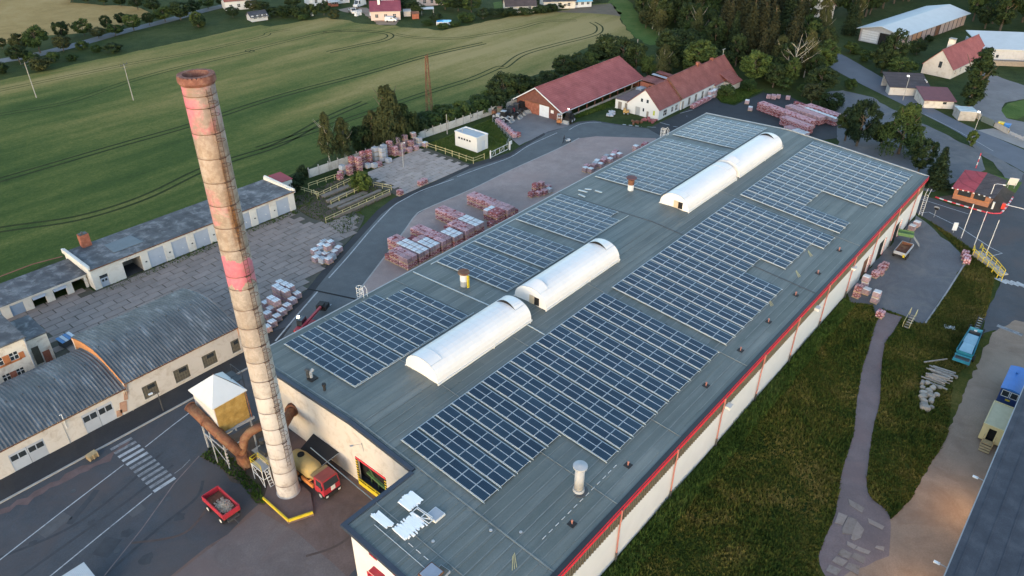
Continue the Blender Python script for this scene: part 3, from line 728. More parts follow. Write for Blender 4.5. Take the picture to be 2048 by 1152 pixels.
# roof: felt sheets laid along the hall, each a piece with its own lap
def strips(y0, y1, x0, x1, slope_sign, L0):
    n = int(round((y1 - y0) / 1.02)); wy = (y1 - y0) / n
    for k in range(n):
        a, b = y0 + k * wy, y0 + (k + 1) * wy
        x = x0; first = True
        while x < x1 - .01:
            L = L0 * random.uniform(.35, .9) if first else L0 * random.uniform(.85, 1.15)
            first = False
            e = x1 if x1 - (x + L) < 6 else x + L
            dz = random.uniform(0, .012)
            mb = MB(); za, zb = roofz(a) + dz, roofz(b) + dz
            lo = .03 if slope_sign > 0 else 0; hi = .03 if slope_sign < 0 else 0
            mb.slab([(x, a, za + lo), (e, a, za + lo), (e, b, zb + hi), (x, b, zb + hi)], .07)
            mb.build('felt_sheet', m_felt, hall); x = e
strips(-WR, 0, HX0 + .6, HX1, 1, 27)
strips(0, WLF, HX0 + .6, HX1, -1, 27)
strips(-WR, NOTCH - .3, EX0 + .5, HX0 + .6, 1, 30)
lap = MB()
for y0, y1, x0 in ((-WR, 0, HX0 + .6), (0, WLF, HX0 + .6)):
    n_ = int(round((y1 - y0) / 1.02))
    for k in range(1, n_):
        y = y0 + (y1 - y0) * k / n_; x = x0 if y > NOTCH - .3 else EX0 + .5
        while x < HX1 - 1:
            e = min(HX1 - .3, x + random.uniform(6, 16)); wd = random.uniform(.05, .11); yy = y + random.uniform(-.03, .03)
            if random.random() < .82: lap.add([(x, yy - wd / 2, roofz(yy - wd / 2) + .049), (e, yy - wd / 2, roofz(yy - wd / 2) + .049), (e, yy + wd / 2, roofz(yy + wd / 2) + .049), (x, yy + wd / 2, roofz(yy + wd / 2) + .049)], [(0, 1, 2, 3)])
            x = e
lap.build('felt_lap', m_lap, hall, kind='stuff')
# structural deck under the sheets
MB().slab([(EX0, -WR - .1, roofz(-WR) - .09), (HX1, -WR - .1, roofz(-WR) - .09), (HX1, 0, roofz(0) - .09), (HX0, 0, roofz(0) - .09), (HX0, NOTCH, roofz(NOTCH) - .09), (EX0, NOTCH, roofz(NOTCH) - .09)], .2).build('roof_deck', m_navy, hall)
MB().slab([(HX0, 0, roofz(0) - .09), (HX1, 0, roofz(0) - .09), (HX1, WLF, roofz(WLF) - .09), (HX0, WLF, roofz(WLF) - .09)], .2).build('roof_deck', m_navy, hall)
ed = MB()
def edge(p, q, wd=.5, h=.22): ed.beam((p[0], p[1], roofz(p[1]) + .02), (q[0], q[1], roofz(q[1]) + .02), wd, h)
edge((HX0 + .25, .2), (HX0 + .25, WLF + .1)); edge((HX0 + .25, NOTCH - .2), (HX0 + .25, .2)); edge((EX0 + .25, NOTCH - .35), (HX0, NOTCH - .35)); edge((EX0 + .25, -WR), (EX0 + .25, NOTCH - .1))
ed.build('roof_edging', m_navy, hall)
MB().beam((EX0, -WR + .22, ez + .06), (HX1, -WR + .22, ez + .06), .5, .16).build('gutter', M('black_gutter', (.022, .025, .03), .2, 1, .5), hall)
MB().beam((HX0, WLF - .05, roofz(WLF) + .0), (HX1, WLF - .05, roofz(WLF) + .0), .2, .12).build('gutter', m_greym, hall)
MB().beam((HX1 - .05, -WR, ez + .05), (HX1 - .05, 0, roofz(0) + .05), .3, .2).beam((HX1 - .05, 0, roofz(0) + .05), (HX1 - .05, WLF, roofz(WLF) + .05), .3, .2).build('rear_edging', m_greym, hall)
# cross laps and expansion joint
for x, wd, m in ((HX0 + .9, .16, m_lap), (47.6, .22, m_darkm), (25.5, .10, m_lap), (9.0, .10, m_lap), (-3.6, .08, m_lap), (66, .1, m_lap), (EX0 + 4, .08, m_lap)):
    lp = MB()
    lp.beam((x, -WR + .4, roofz(-WR + .4) + .05), (x, 0, roofz(0) + .05), wd, .05)
    if x > HX0 + 1 or wd == .16: lp.beam((x, 0, roofz(0) + .05), (x, WLF - .2, roofz(WLF - .2) + .05), wd, .05)
    lp.build('roof_joint', m, hall)
MB().beam((12.2, 18.6, roofz(18.6) + .08), (12.2, 0, H0 + .08), .14, .1).beam((12.2, 0, H0 + .08), (12.2, -5.8, roofz(-5.8) + .08), .12, .1).build('cable_duct', m_rail, hall)
MB().beam((15.4, 18.2, roofz(18.2) + .08), (47.3, 18.2, roofz(18.2) + .08), .12, .1).build('cable_duct', m_rail, hall)
MB().beam((-21.7, -12, roofz(-12) + .07), (-21.7, -24, roofz(-24) + .07), .05, .05).build('cable_duct', m_rail, hall)

# ------------------------------------------------------------------ solar arrays
PC, PT = 1.954, 2.552
sr, sl = math.atan(SRT), math.atan(SLT)
pm = MB()
pm.box(-.49, .49, -.955, .955, -.045, 0, 0)
fr = .027
pm.add([(-.49 + fr, -.955 + fr, .003), (.49 - fr, -.955 + fr, .003), (.49 - fr, .955 - fr, .003), (-.49 + fr, .955 - fr, .003)], [(0, 1, 2, 3)], 1)
panel_me = pm.mesh('solar_panel', [m_frame, m_cells])
def array(label, side, tables):
    x0 = tables[0][0]
    v0 = 6.08 if side == 'R' else 4.18
    root = thing('solar_array', label, 'solar panels', (x0, -v0 if side == 'R' else v0, 0), 0, None)
    for (x, c0, c1, rows) in tables:
        ya, yb = v0 + c0 * PC, v0 + c1 * PC
        for i in range(c0, c1):
            v = v0 + (i + .5) * PC; y = -v if side == 'R' else v
            slope = sr if side == 'R' else -sl
            for k in range(rows):
                xx = x + .5 + k * 1.03
                tl = -.016 if k == 0 else .016
                inst('solar_panel', panel_me, root, (xx - x0, y - root.location.y, roofz(y) + .26), (slope, tl if rows == 2 else -.016, 0))
        sg = -1 if side == 'R' else 1
        for xr in ([x - .06, x + 2.09] if rows == 2 else [x - .06, x + 1.08]):
            mb = MB(); p, q = sg * (ya - .12), sg * (yb + .12)
            mb.beam((xr - x0, p - root.location.y, roofz(p) + .19), (xr - x0, q - root.location.y, roofz(q) + .19), .05, .08)
            mb.build('mounting_rail', m_rail, root)
        for i in range(c0, c1 + 1, 1):
            if rows == 2 and (i + int(x)) % 2 == 0 and c0 < i < c1:
                y = sg * (v0 + i * PC)
                MB().obox((x + 2.32 - x0, y - root.location.y, roofz(y) + .12), (.30, .34, .1)).build('ballast_block', m_darkm, root)
    for yy in (v0 + tables[0][1] * PC - .08,):
        y = -yy if side == 'R' else yy; xe = tables[-1][0] + 2.2
        MB().beam((-.1, y - root.location.y, roofz(y) + .16), (xe - x0, y - root.location.y, roofz(y) + .16), .06, .08).build('edge_rail', m_rail, root)
    return root
def tb(x, n, c0, c1, rows=2): return [(x + PT * i, c0, c1, rows) for i in range(n)]
array('largest solar array, on the right roof slope nearest the office end, with a stepped front', 'R', tb(-12.71, 5, 0, 6) + tb(-12.71 + 5 * PT, 10, 0, 9))
array('stepped solar array in the middle of the right roof slope beside the second skylight', 'R', tb(27.25, 7, 0, 9) + tb(27.25 + 7 * PT, 2, 0, 6) + tb(27.25 + 9 * PT, 4, 0, 8) + tb(27.25 + 13 * PT, 2, 0, 9))
array('far solar array on the right roof slope reaching the rear edge of the hall', 'R', tb(67.2, 2, 0, 9) + tb(67.2 + 2 * PT, 3, 0, 5) + tb(67.2 + 5 * PT, 1, 0, 9) + tb(67.2 + 6 * PT, 7, 0, 10))
array('solar array on the left roof slope nearest the chimney, left of the first skylight', 'L', tb(-10.52, 6, 0, 7) + tb(-10.52 + 6 * PT, 1, 0, 6) + tb(-10.52 + 7 * PT, 1, 0, 6, 1))
array('small solar array left of the second skylight, right behind the brown capped vent stack', 'L', tb(16.37, 3, 0, 7))
array('small solar array beside the far half of the second skylight, between two cross aisles', 'L', tb(24.66, 3, 0, 7))
array('solar array on the left slope just before the expansion joint, its last row set back', 'L', tb(34.64, 4, 0, 7) + tb(34.64 + 4 * PT, 1, 1, 7))
array('long solar array left of the third skylight behind the red topped vent stack', 'L', tb(57.29, 10, 0, 7))
array('farthest solar array on the left slope beside the last skylight', 'L', tb(85.41, 6, 0, 7))

# ------------------------------------------------------------------ barrel skylights
def skylight(label, x0, x1, flap0, flap1, door, hi=2.45):
    root = thing('barrel_skylight', label, 'skylight', (x0, 0, 0)); L = x1 - x0; wy = 2.72; n = 14
    zb = roofz(wy) - .02
    def prof(t, h=hi): a = math.pi * t; return (-wy * math.cos(a), h * math.sin(a) ** .8 if math.sin(a) > 0 else 0)
    P = [prof(i / n) for i in range(n + 1)]
    nx = max(6, int(L / 1.1)); mb = MB()
    holes = []
    for k in range(nx):
        a, b = L * k / nx, L * (k + 1) / nx
        mb.add([(x, p[0], zb + p[1]) for x in (a + .01, b - .01) for p in P], [(i, i + 1, n + 2 + i, n + 1 + i) for i in range(n)])
    mb.build('barrel_shell', m_skyl, root)
    for k in range(nx + 1):
        rb = MB(); x = L * k / nx
        for i in range(n): rb.beam((x, P[i][0], zb + P[i][1] + .012), (x, P[i + 1][0], zb + P[i + 1][1] + .012), .05, .012)
        rb.build('shell_rib', m_skyl, root)
    for x in (0, L):
        dh = []
        mb = MB(); vs = [(x, p[0], zb + p[1]) for p in P]; mb.add(vs, [tuple(range(n + 1)) if x else tuple(range(n, -1, -1))])
        ew = mb.build('end_wall', m_skyl, root)
    kb = MB(); kb.box(-.1, L + .1, -wy - .12, -wy, zb - .25, zb + .16).box(-.1, L + .1, wy, wy + .12, zb - .2, zb + .16)
    kb.build('upstand', m_white, root)
    for on, xa, xb in ((flap0, .05, 1.9), (flap1, L - 1.9, L - .05)):
        # vent hatch: a panel of the arch, standing ajar on the inner side when open
        i0, i1 = 5, 9; lift = .42 if on else .035; fm = MB(); m = 8
        vs = []
        inner = xb if xa < 1 else xa
        for x in (xa, xb):
            for j in range(m + 1):
                p = prof(.30 + .40 * j / m); up = lift * (math.sin(math.pi * j / m) if on else 1) if abs(x - inner) < .01 else .035
                vs.append((x, p[0], zb + p[1] + up))
        fm.add(vs, [(j, j + 1, m + 2 + j, m + 1 + j) for j in range(m)]); fl = fm.build('vent_flap', m_skyl, root)
        if on:
            dm = MB(); vv = []
            for j in range(m + 1):
                p = prof(.30 + .40 * j / m); up = lift * math.sin(math.pi * j / m)
                vv += [(inner, p[0], zb + p[1] + .012), (inner, p[0], zb + p[1] + up - .01)]
            dm.add(vv, [(2 * j, 2 * j + 1, 2 * j + 3, 2 * j + 2) for j in range(m)]); dm.build('vent_opening', m_dark, fl)
        sm = MB()
        for j in range(m):
            a_, b_ = prof(.30 + .40 * j / m), prof(.30 + .40 * (j + 1) / m)
            if not on: sm.beam((inner, a_[0], zb + a_[1] + .03), (inner, b_[0], zb + b_[1] + .03), .07, .05)
        e_ = prof(.30); sm.beam((xa, e_[0], zb + e_[1] + .03), (xb, e_[0], zb + e_[1] + .03), .06, .05)
        e_ = prof(.70); sm.beam((xa, e_[0], zb + e_[1] + .03), (xb, e_[0], zb + e_[1] + .03), .06, .05)
        sm.build('flap_rim', m_wrap, root)
    if door:
        MB().box(-.06, -.02, -1.55, -.75, zb + .15, zb + 1.35).build('doorway', m_dark, root)
        MB().box(-.10, -.05, -.72, .08, zb + .15, zb + 1.4).build('door', M('tan_board', (.45, .38, .28), .1, 1, .8), root)
    for x in (L * .55, L - .6): MB().tube([(x, -wy - .1, zb), (x, -wy - .35, zb), (x, -wy - .35, zb + .9)], .035, 6).build('rain_post', m_white, root)
    return root
skylight('white barrel skylight nearest the chimney with a closed vent hatch at its front end', -3.9, 13.2, False, True, False)
skylight('white barrel skylight with a tan door in its front end, second from the chimney', 16.3, 33.9, True, True, True)
skylight('white barrel skylight with a tan door, standing just beyond the dark expansion joint', 54.6, 72.2, False, False, True)
skylight('farthest white barrel skylight, its front vent raised above the third one', 73.4, 92.1, True, True, False)

# ------------------------------------------------------------------ roof stacks and small things
t = thing('vent_stack', 'tall pale grey metal vent stack with a round cap near the largest array', 'vent', (-4.9, -23.65, roofz(-23.65)))
MB().cyl(0, 0, -.1, .35, .62, .58, 18).build('base_collar', m_steel, t)
MB().cyl(0, 0, .3, 3.15, .50, .50, 18).build('stack_pipe', m_steel, t, True)
MB().cyl(0, 0, 3.15, 3.32, .42, .42, 14).build('vent_gap', m_dark, t)
MB().cyl(0, 0, 3.32, 3.5, .74, .74, 20).cyl(0, 0, 3.5, 3.62, .74, .15, 20).build('rain_cap', m_steel, t)
MB().cyl(0, 0, -.05, .03, .95, .95, 18).build('flashing', m_darkm, t)
t = thing('vent_stack', 'short white vent stack with a brown disc cap and a yellow ladder', 'vent', (14.0, 10.1, roofz(10.1)))
MB().cyl(0, 0, -.1, .9, .55, .55, 16).build('stack_base', m_greym, t)
MB().cyl(0, 0, .9, 1.9, .58, .55, 16).build('stack_pipe', m_white, t)
MB().cyl(0, 0, 2.15, 2.32, .85, .85, 18).cyl(0, 0, 1.9, 2.15, .12, .12, 8).build('rain_cap', m_rust, t)
MB().box(-.15, .1, -.95, -.7, 0, 2.0).build('ladder', m_yellow, t)
t = thing('vent_stack', 'stubby brick red and white vent stack on the left slope beyond the expansion joint', 'vent', (56.2, 9.6, roofz(9.6)))
MB().cyl(0, 0, -.1, 1.1, .55, .55, 16).build('stack_base', m_white, t)
MB().cyl(0, 0, 1.1, 2.0, .56, .56, 16).build('stack_pipe', m_rust, t)
MB().cyl(0, 0, 2.3, 2.45, .95, .95, 10).cyl(0, 0, 2.0, 2.3, .1, .1, 8).build('rain_cap', M('maroon_cap', (.10, .04, .045), .2, 1, .7), t)
def vents():
    lab = ['roof vent with a black collar by the right eave, nearest the office end', 'roof vent with a black collar beside the tall grey stack near the eave']
    base = None
    for i, (x, y) in enumerate(((-8.66, -25.6), (1.4, -25.5), (18.5, -25.5), (27.7, -25.5), (36.1, -25.5), (45, -25.6), (53, -25.7), (62, -25.6))):
        lb = lab[i] if i < 2 else 'small black collared roof vent along the right eave'
        if base is None:
            base = thing('roof_vent', lb, 'vent', (x, y, roofz(y)), 0, 'small vents along the right eave')
            MB().box(-.38, .38, -.38, .38, -.02, .06).build('collar', m_black, base)
            MB().cyl(0, 0, .06, .5, .07, .07, 8).cyl(0, 0, .5, .6, .14, .05, 8).build('pipe', M('rusty_pipe', (.32, .14, .11), .2, 2, .7), base)
        else: dup(base, (x, y, roofz(y)), 0, lb)
vents()
t = thing('roof_fan', 'black twin roof fan near the front edge of the left slope', 'vent', (-12.6, 9.4, roofz(9.4)))
MB().box(-.5, .5, -.45, .45, 0, .2).build('base', m_black, t); MB().tube([(0, .2, .2), (0, .2, .9), (.4, .2, 1.2)], .2, 10).build('duct', m_steel, t); MB().cyl(-.2, .5, .1, 1.3, .22, .22, 10).cyl(-.2, .5, 1.3, 1.45, .34, .2, 10).build('cowl', m_darkm, t)
t = thing('roof_fan', 'small black roof exhaust pipe with a cap near the hall front edge', 'vent', (-13.0, 6.6, roofz(6.6)))
MB().cyl(0, 0, 0, .7, .16, .16, 10).build('duct', m_black, t); MB().cyl(0, 0, .7, .95, .24, .24, 10).build('cowl', m_black, t)
def bundle(label, pts, n, ax, L, z0, j=.25, lay=1):
    """white boards lying side by side on the felt"""
    root = thing('board_pile', label, 'board pile', (pts[0], pts[1], 0))
    for q in range(lay):
        for k in range(n):
            c = k * .155 - n * .0775; jt = random.uniform(-j, j)
            x, y = (jt, c) if ax == 'x' else (c, jt)
            z = roofz(pts[1] + y) + .10 + q * .09
            lx, ly = (L, .14) if ax == 'x' else (.14, L)
            MB().obox((x, y, z), (lx, ly, .07), (sr if ax == 'x' else sr, 0, random.uniform(-.03, .03))).build('board', m_polys, root)
    return root
bundle('square stack of white insulation boards on the office roof, nearest the big array', (-17.45, -12.5), 12, 'y', 1.6, 0, .14, 2)
bundle('narrow bundle of white boards lying by the edge of the office roof', (-20.75, -12.1), 6, 'y', 2.2, 0, .18)
bundle('largest ragged pile of white boards on the office roof beside the white frame', (-19.55, -14.6), 17, 'y', 1.7, 0, .28, 2)
t = thing('steel_frame', 'white open rectangular frame lying on the office roof across the board pile', 'frame', (-18.0, -14.7, roofz(-14.7) + .3), R(-88))
fb = MB()
for p, q in (((-1.1, -.3), (1.1, -.3)), ((-1.1, .3), (1.1, .3)), ((-1.1, -.3), (-1.1, .3)), ((1.1, -.3), (1.1, .3)), ((0, -.3), (0, .3)), ((0, -.3), (1.1, .3)), ((-1.1, .45), (.9, .45)), ((-1.1, .3), (-1.1, .45))): fb.beam((*p, 0), (*q, 0), .07, .06)
fb.build('frame', m_white, t)
t = thing('roof_hatch', 'square milky roof hatch with a white frame on the office roof', 'hatch', (-17.0, -15.42, roofz(-15.42)))
MB().box(-.66, .66, -.66, .66, 0, .25).build('frame', m_white, t); MB().box(-.58, .58, -.58, .58, .25, .29).build('hatch_pane', M('hatch_grey', (.30, .32, .36), .15, .6, .2), t)
t = thing('roof_hatch', 'large grey skylight box at the lower edge of the office roof', 'hatch', (-21.8, -19.7, roofz(-19.7)))
MB().box(-.85, .85, -.8, .8, 0, .4).build('frame', m_rust, t); MB().box(-.75, .75, -.7, .7, .4, .46).build('hatch_pane', M('hatch_blue', (.22, .25, .31), .15, .6, .3), t)
t = thing('roof_hatch', 'grey wire mesh roof hatch beside the larger box on the office roof', 'hatch', (-21.0, -20.25, roofz(-20.25)), R(4))
MB().box(-.5, .5, -.55, .55, 0, .3).build('frame', m_steel, t); MB().box(-.44, .44, -.49, .49, .3, .34).build('mesh_grille', m_dirtyg, t)
for i, (x, y) in enumerate(((-19.2, -9.9 - 5.6 - 1.8), (-14.6, -20.4), (-12.8, -22.6))):
    MB().cyl(0, 0, 0, .06, .16, .16, 12).build('drain_cap', m_steel, hall).location = (x, y, roofz(y) + .03)
for x, y in ((-15.7, -24.2), (40.5, -23.8), (57.5, -22.6), (50.5, -23.6), (83.5, -18.5)):
    mb = MB()
    for k in range(3): mb.obox((k * .22 - .2, 0, 0), (.05, 1.5, .03), (sr, 0, R(-52 + 5 * k)))
    mb.build('yellow_marking', m_ypale, hall).location = (x, y, roofz(y) + .06)
dash = MB()
y = -24.9
x = -12
while x < 1: dash.beam((x, -24.6, roofz(-24.6) + .06), (x + .55, -24.6, roofz(-24.6) + .06), .05, .03); x += 1.0
y = -13.8
while y > -24: dash.beam((-20.9, y, roofz(y) + .06), (-20.9, y - .6, roofz(y - .6) + .06), .05, .03); y -= 1.0
dash.build('cable_line', m_white, hall)
for i, (x, y, l) in enumerate(((48.9, 14.9, 1.5), (52.1, 13.6, 1.4), (50.6, 15.9, 1.8), (46.4, 12.6, 1.3), (51.8, 15.6, 1.2))):
    tag(MB().obox((x, y, roofz(y) + .12), (.3, l, .14), (-sl, 0, R(8 * i - 10))).build('spare_rail', m_rail), ['loose pale rail lying by the expansion joint, closest to the hall edge', 'single loose rail left of the red topped stack', 'loose rail crossing another one near the left eave', 'loose rail in front of the expansion joint', 'short loose rail beside the crossed rails'][i], 'rail')
# hooped escape ladders at the left eave
def hoopladder(label, x, y, s=1):
    t = thing('escape_ladder', label, 'ladder', (x, y, 0)); zt = roofz(WLF)
    lm = MB()
    for q in (-.3, .3): lm.tube([(q, 0, 1.5), (q, 0, zt + 1.2), (q, -.4, zt + 1.6), (q, -.8, zt + 1.2), (q, -.8, zt)], .04, 6)
    z = 1.8
    while z < zt + 1: lm.beam((-.3, 0, z), (.3, 0, z), .035); z += .35
    lm.build('ladder_rails', m_white, t)
    hm = MB()
    for k in range(6):
        z = zt - 2.2 + k * .68
        hm.tube([(.42 * math.cos(a), .42 + .45 * math.sin(a) - .4 * 0, z) for a in [math.pi * 2 * j / 10 for j in range(11)]], .035, 5, cap=False)
    for j in range(5): a = math.pi * (j - .5) / 4; hm.beam((.42 * math.cos(a), .42 + .45 * math.sin(a), zt - 2.2), (.42 * math.cos(a), .42 + .45 * math.sin(a), zt + 1.2), .03)
    hm.build('safety_cage', m_white, t)
hoopladder('white caged escape ladder on the left eave near the telehandler', 3.3, 19.5)
hoopladder('white caged escape ladder at the far end of the left eave', 84.6, 19.5)
t = thing('wall_ladder', 'white ladder leaning at the far right corner of the hall', 'ladder', (102.2, -28.7, 0))
mb = MB()
for q in (-.3, .3): mb.tube([(.2, q, 0), (.2, q, 4.6), (1.4, q, 5.3)], .04, 6)
for k in range(11): mb.beam((.2, -.3, .4 + k * .4), (.2, .3, .4 + k * .4), .04)
mb.build('rails', m_white, t)

# ================================================================== CHIMNEY
CHX, CHY = -20.3, 5.9
t = thing('factory_chimney', 'tall concrete chimney with flaked pink paint bands and rust streaks', 'chimney', (CHX, CHY, 0))
rings = [2.2, 4.3, 6.5, 8.7, 10.8, 13.1, 15.2, 17.4, 19.8, 21.8, 24.0, 26.2, 28.5, 29.9, 32.7, 35.0, 37.2, 39.4, 41.6, 43.8, 46.0, 47.0]
zs = [0]
for z in rings: zs += [z - .05, z, z + .05]
zs.append(48.0)
prof = [((0, 0, z), (1.27 + .05 * z / 48) - (.02 if i % 3 == 2 and i < len(zs) - 2 else 0)) for i, z in enumerate(zs)]
MB().tube([p for p, r in prof], [r for p, r in prof], 40, 0, False).build('shaft', m_chim, t, True)
m_band = M('rusty_band', (.14, .085, .06), .4, 2, .8)
for z in rings: MB().tube([(0, 0, z - .03), (0, 0, z + .03)], 1.325 + .05 * z / 48, 32, 0, False).build('steel_band', m_band, t)
cr = MB(); n = 32
for z0, z1, r0, r1 in ((47.75, 48.0, 1.36, 1.52), (48.0, 48.45, 1.52, 1.5)): cr.tube([(0, 0, z0), (0, 0, z1)], [r0, r1], n, 0, False)
vs = []
for rr, z in ((1.5, 48.45), (1.02, 48.45), (.98, 46.8)):
    vs += [(rr * math.cos(2 * math.pi * k / n), rr * math.sin(2 * math.pi * k / n), z + (random.uniform(-.05, .05) if z > 48 else 0)) for k in range(n)]
cr.add(vs, [(r * n + k, r * n + (k + 1) % n, (r + 1) * n + (k + 1) % n, (r + 1) * n + k) for r in range(2) for k in range(n)])
for k in range(26):
    a = 2 * math.pi * k / 26; cr.obox((1.27 * math.cos(a), 1.27 * math.sin(a), 48.47), (.40, .26, .12), (0, 0, a))
cr.build('crown_bricks', M('crown_rust', (.17, .075, .06), .4, 2.2, .9, c2=(.30, .17, .13)), t)
MB().cyl(0, 0, 46.5, 46.8, 1.0, 1.0, 24).build('flue_mouth', M('soot', (.16, .13, .115), .4, 2, .95), t)
# ladder with hoops on the camera's right-hand side
vd = (Vector((CAM.x - CHX, CAM.y - CHY, 0))).normalized(); la = math.atan2(vd.y, vd.x) + R(27)
ld = Vector((math.cos(la), math.sin(la), 0)); lt = Vector((-ld.y, ld.x, 0))
lm = MB()
for q in (-.2, .2): lm.beam(ld * 1.42 + lt * q + Vector((0, 0, 5.2)), ld * 1.50 + lt * q + Vector((0, 0, 47.6)), .035)
z = 5.4
while z < 47.5: lm.beam(ld * 1.46 - lt * .2 + Vector((0, 0, z)), ld * 1.46 + lt * .2 + Vector((0, 0, z)), .022); z += .46
m_ladder = M('rusty_ladder', (.085, .05, .04), .3, 2, .85)
lm.build('ladder', m_ladder, t)
for z in rings[3:] + [13.9]:
    hm = MB(); zz = z - .45
    hm.tube([ld * (1.47 + .34 + .36 * math.cos(a)) + lt * .36 * math.sin(a) + Vector((0, 0, zz)) for a in [2 * math.pi * j / 12 for j in range(13)]], .026, 5, cap=False)
    hm.beam(ld * 1.32 - lt * .28 + Vector((0, 0, z)), ld * 1.52 - lt * .28 + Vector((0, 0, z)), .06).beam(ld * 1.32 + lt * .28 + Vector((0, 0, z)), ld * 1.52 + lt * .28 + Vector((0, 0, z)), .06).beam(ld * 1.46 - lt * .3 + Vector((0, 0, z)), ld * 1.46 + lt * .3 + Vector((0, 0, z)), .05)
    hm.build('ladder_hoop', m_ladder, t)
tr = MB(); tr.cyl(0, 0, -.02, .45, 1.45, 1.34, 32).build('foot', m_chim, t)
# plinth with yellow guard beams
PL = [(-22.9, 7.0), (-23.05, 2.1), (-20.5, .95), (-18.9, 3.6), (-18.6, 7.6), (-20.8, 9.0)]
MB().prism(PL, .0, .34).build('chimney_plinth', m_apron, kind='structure')
t = thing('guard_beam', 'bright yellow bent guard beam at the foot of the chimney', 'barrier', (-23.0, 2.1, 0))
MB().beam((.05, 4.9, .5), (.0, .02, .5), .16, .34).build('beam_arm', m_yellow, t)
MB().beam((.02, .0, .5), (2.45, -1.1, .5), .16, .34).build('beam_arm', m_yellow, t)

# ================================================================== FILTER BUNKER AND DUCTS
t = thing('filter_bunker', 'stilted dust filter bunker with a pale pyramid roof and yellow foam wall', 'filter bunker', (-20.45, 17.3, 0))
zt, zb, hx, hy = 9.2, 5.0, 1.95, 2.3
bm = MB(); bm.box(-hx, hx, -hy, hy, zb, zt, 0); bm.build('bunker_wall', M('pale_cladding', (.50, .47, .47), .1, .8, .7), t)
fo = MB(); nx, nz = 14, 12
vs = [(-hx + .02 + (2 * hx - .04) * i / nx, -hy - .04 - random.uniform(0, .12), zb + .02 + (zt - zb - .05) * j / nz) for j in range(nz + 1) for i in range(nx + 1)]
fo.add(vs, [(j * (nx + 1) + i, j * (nx + 1) + i + 1, (j + 1) * (nx + 1) + i + 1, (j + 1) * (nx + 1) + i) for j in range(nz) for i in range(nx)])
fo.build('foam_lagging', M('yellow_foam', (.33, .21, .06), .4, 1.1, .9, c2=(.46, .33, .13), bump=.6), t, True)
fm = MB(); fm.box(hx + .01, hx + .08, -hy, hy, zb, zt); fm.build('foam_lagging', M('yellow_foam_side', (.28, .18, .06), .4, 1.1, .9), t)
a = 2.25; b = 2.6
MB().add([(-a, -b, zt), (a, -b, zt), (a, b, zt), (-a, b, zt), (0, 0, 11.5), (-a, -b, zt - .12), (a, -b, zt - .12), (a, b, zt - .12), (-a, b, zt - .12)],
         [(0, 1, 4), (1, 2, 4), (2, 3, 4), (3, 0, 4), (0, 5, 6, 1), (1, 6, 7, 2), (2, 7, 8, 3), (3, 8, 5, 0), (8, 7, 6, 5)]).build('pyramid_roof', M('ribbed_pale_roof', (.50, .52, .54), .07, .6, .5), t)
for x in (-hx, hx):
    for y in (-hy, hy):
        MB().beam((x, y, 0), (x, y, zb), .16).build('leg', m_steel, t)
gm = MB()
gm.beam((-hx, -hy, zb - .1), (hx + .4, -hy - .3, zb - .1), .25, .3).beam((-hx, -hy, 2.4), (-hx, hy, 2.4), .1).beam((-hx, -hy, 2.4), (hx, -hy, 2.4), .1).beam((-hx, -hy, 0), (-hx, hy, 2.4), .07).beam((hx, -hy, zb), (hx, hy, zb), .2)
gm.build('bracing', m_steel, t)
MB().add([(-1.4, -1.6, zb), (1.4, -1.6, zb), (1.4, 1.6, zb), (-1.4, 1.6, zb), (-.3, -.3, 2.6), (.3, -.3, 2.6), (.3, .3, 2.6), (-.3, .3, 2.6)], [(0, 4, 5, 1), (1, 5, 6, 2), (2, 6, 7, 3), (3, 7, 4, 0), (4, 7, 6, 5)]).build('hopper', m_white, t)
MB().tube([(0, .2, 11.45), (1.6, -1.6, 9.9), (2.05, -2.5, 9.2), (2.1, -2.6, 5)], .07, 6).build('conduit', m_rust, t)
pf = MB(); pf.box(2.0, 3.4, .2, 2.6, 8.6, 8.7).beam((2, .2, 9.7), (3.4, .2, 9.7), .05).beam((3.4, .2, 9.7), (3.4, 2.6, 9.7), .05)
for q in ((2, .2), (3.4, .2), (3.4, 1.4), (3.4, 2.6)): pf.beam((*q, 0 if q != (2, .2) else 8.6), (*q, 9.7), .06)
pf.build('service_platform', m_darkm, t)
hz = MB()
for k in range(8): hz.box(-hx - .1, -hx + .1, -hy - .1, -hy + .1, .1 + k * .26, .36 + k * .26, k % 2)
hz.build('hazard_sleeve', [m_white, m_dark], t)

d = thing('rusty_duct', 'thick rusty duct sloping past the bunker and bending towards the chimney', 'duct', (-22, 13, 0))
O = Vector(d.location)
Q = lambda x, y, z: V(360, 730, 4.43, x, y, z) - O
P1 = [Q(85, 365, 7.4), Q(230, 505, 6.5), Q(360, 625, 5.4), Q(530, 775, 3.6)]
MB().tube(P1, .60, 14).build('inclined_pipe', m_rust, d, True)
fl = MB()
for t0 in ((0, .02), (0, .98), (1, .9), (2, .5)):
    p = P1[t0[0]].lerp(P1[t0[0] + 1], t0[1]); dr = (P1[t0[0] + 1] - P1[t0[0]]).normalized(); fl.tube([p - dr * .06, p + dr * .06], .68, 14)
fl.build('pipe_flange', m_rust, d)
PB = [Q(545, 790, 3.2), Q(560, 715, 4.1), Q(572, 650, 5.1), Q(615, 600, 5.7), Q(680, 560, 5.9), Q(760, 528, 6.0)]
MB().tube([PB[0]] + [Vector(p) for p in PB[1:]], .52, 14).build('bent_pipe', m_rust, d, True)
MB().tube([Q(545, 790, 3.3), Q(600, 870, 1.3)], [.62, .7], 12).box(Q(600, 880, 0).x - .8, Q(600, 880, 0).x + .8, Q(600, 880, 0).y - .7, Q(600, 880, 0).y + .9, 0, 1.3).build('fan_housing', m_rust, d)
for p in (P1[1], P1[2]): MB().beam(p, (p.x, p.y, 0), .1).build('pipe_support', m_steel, d)
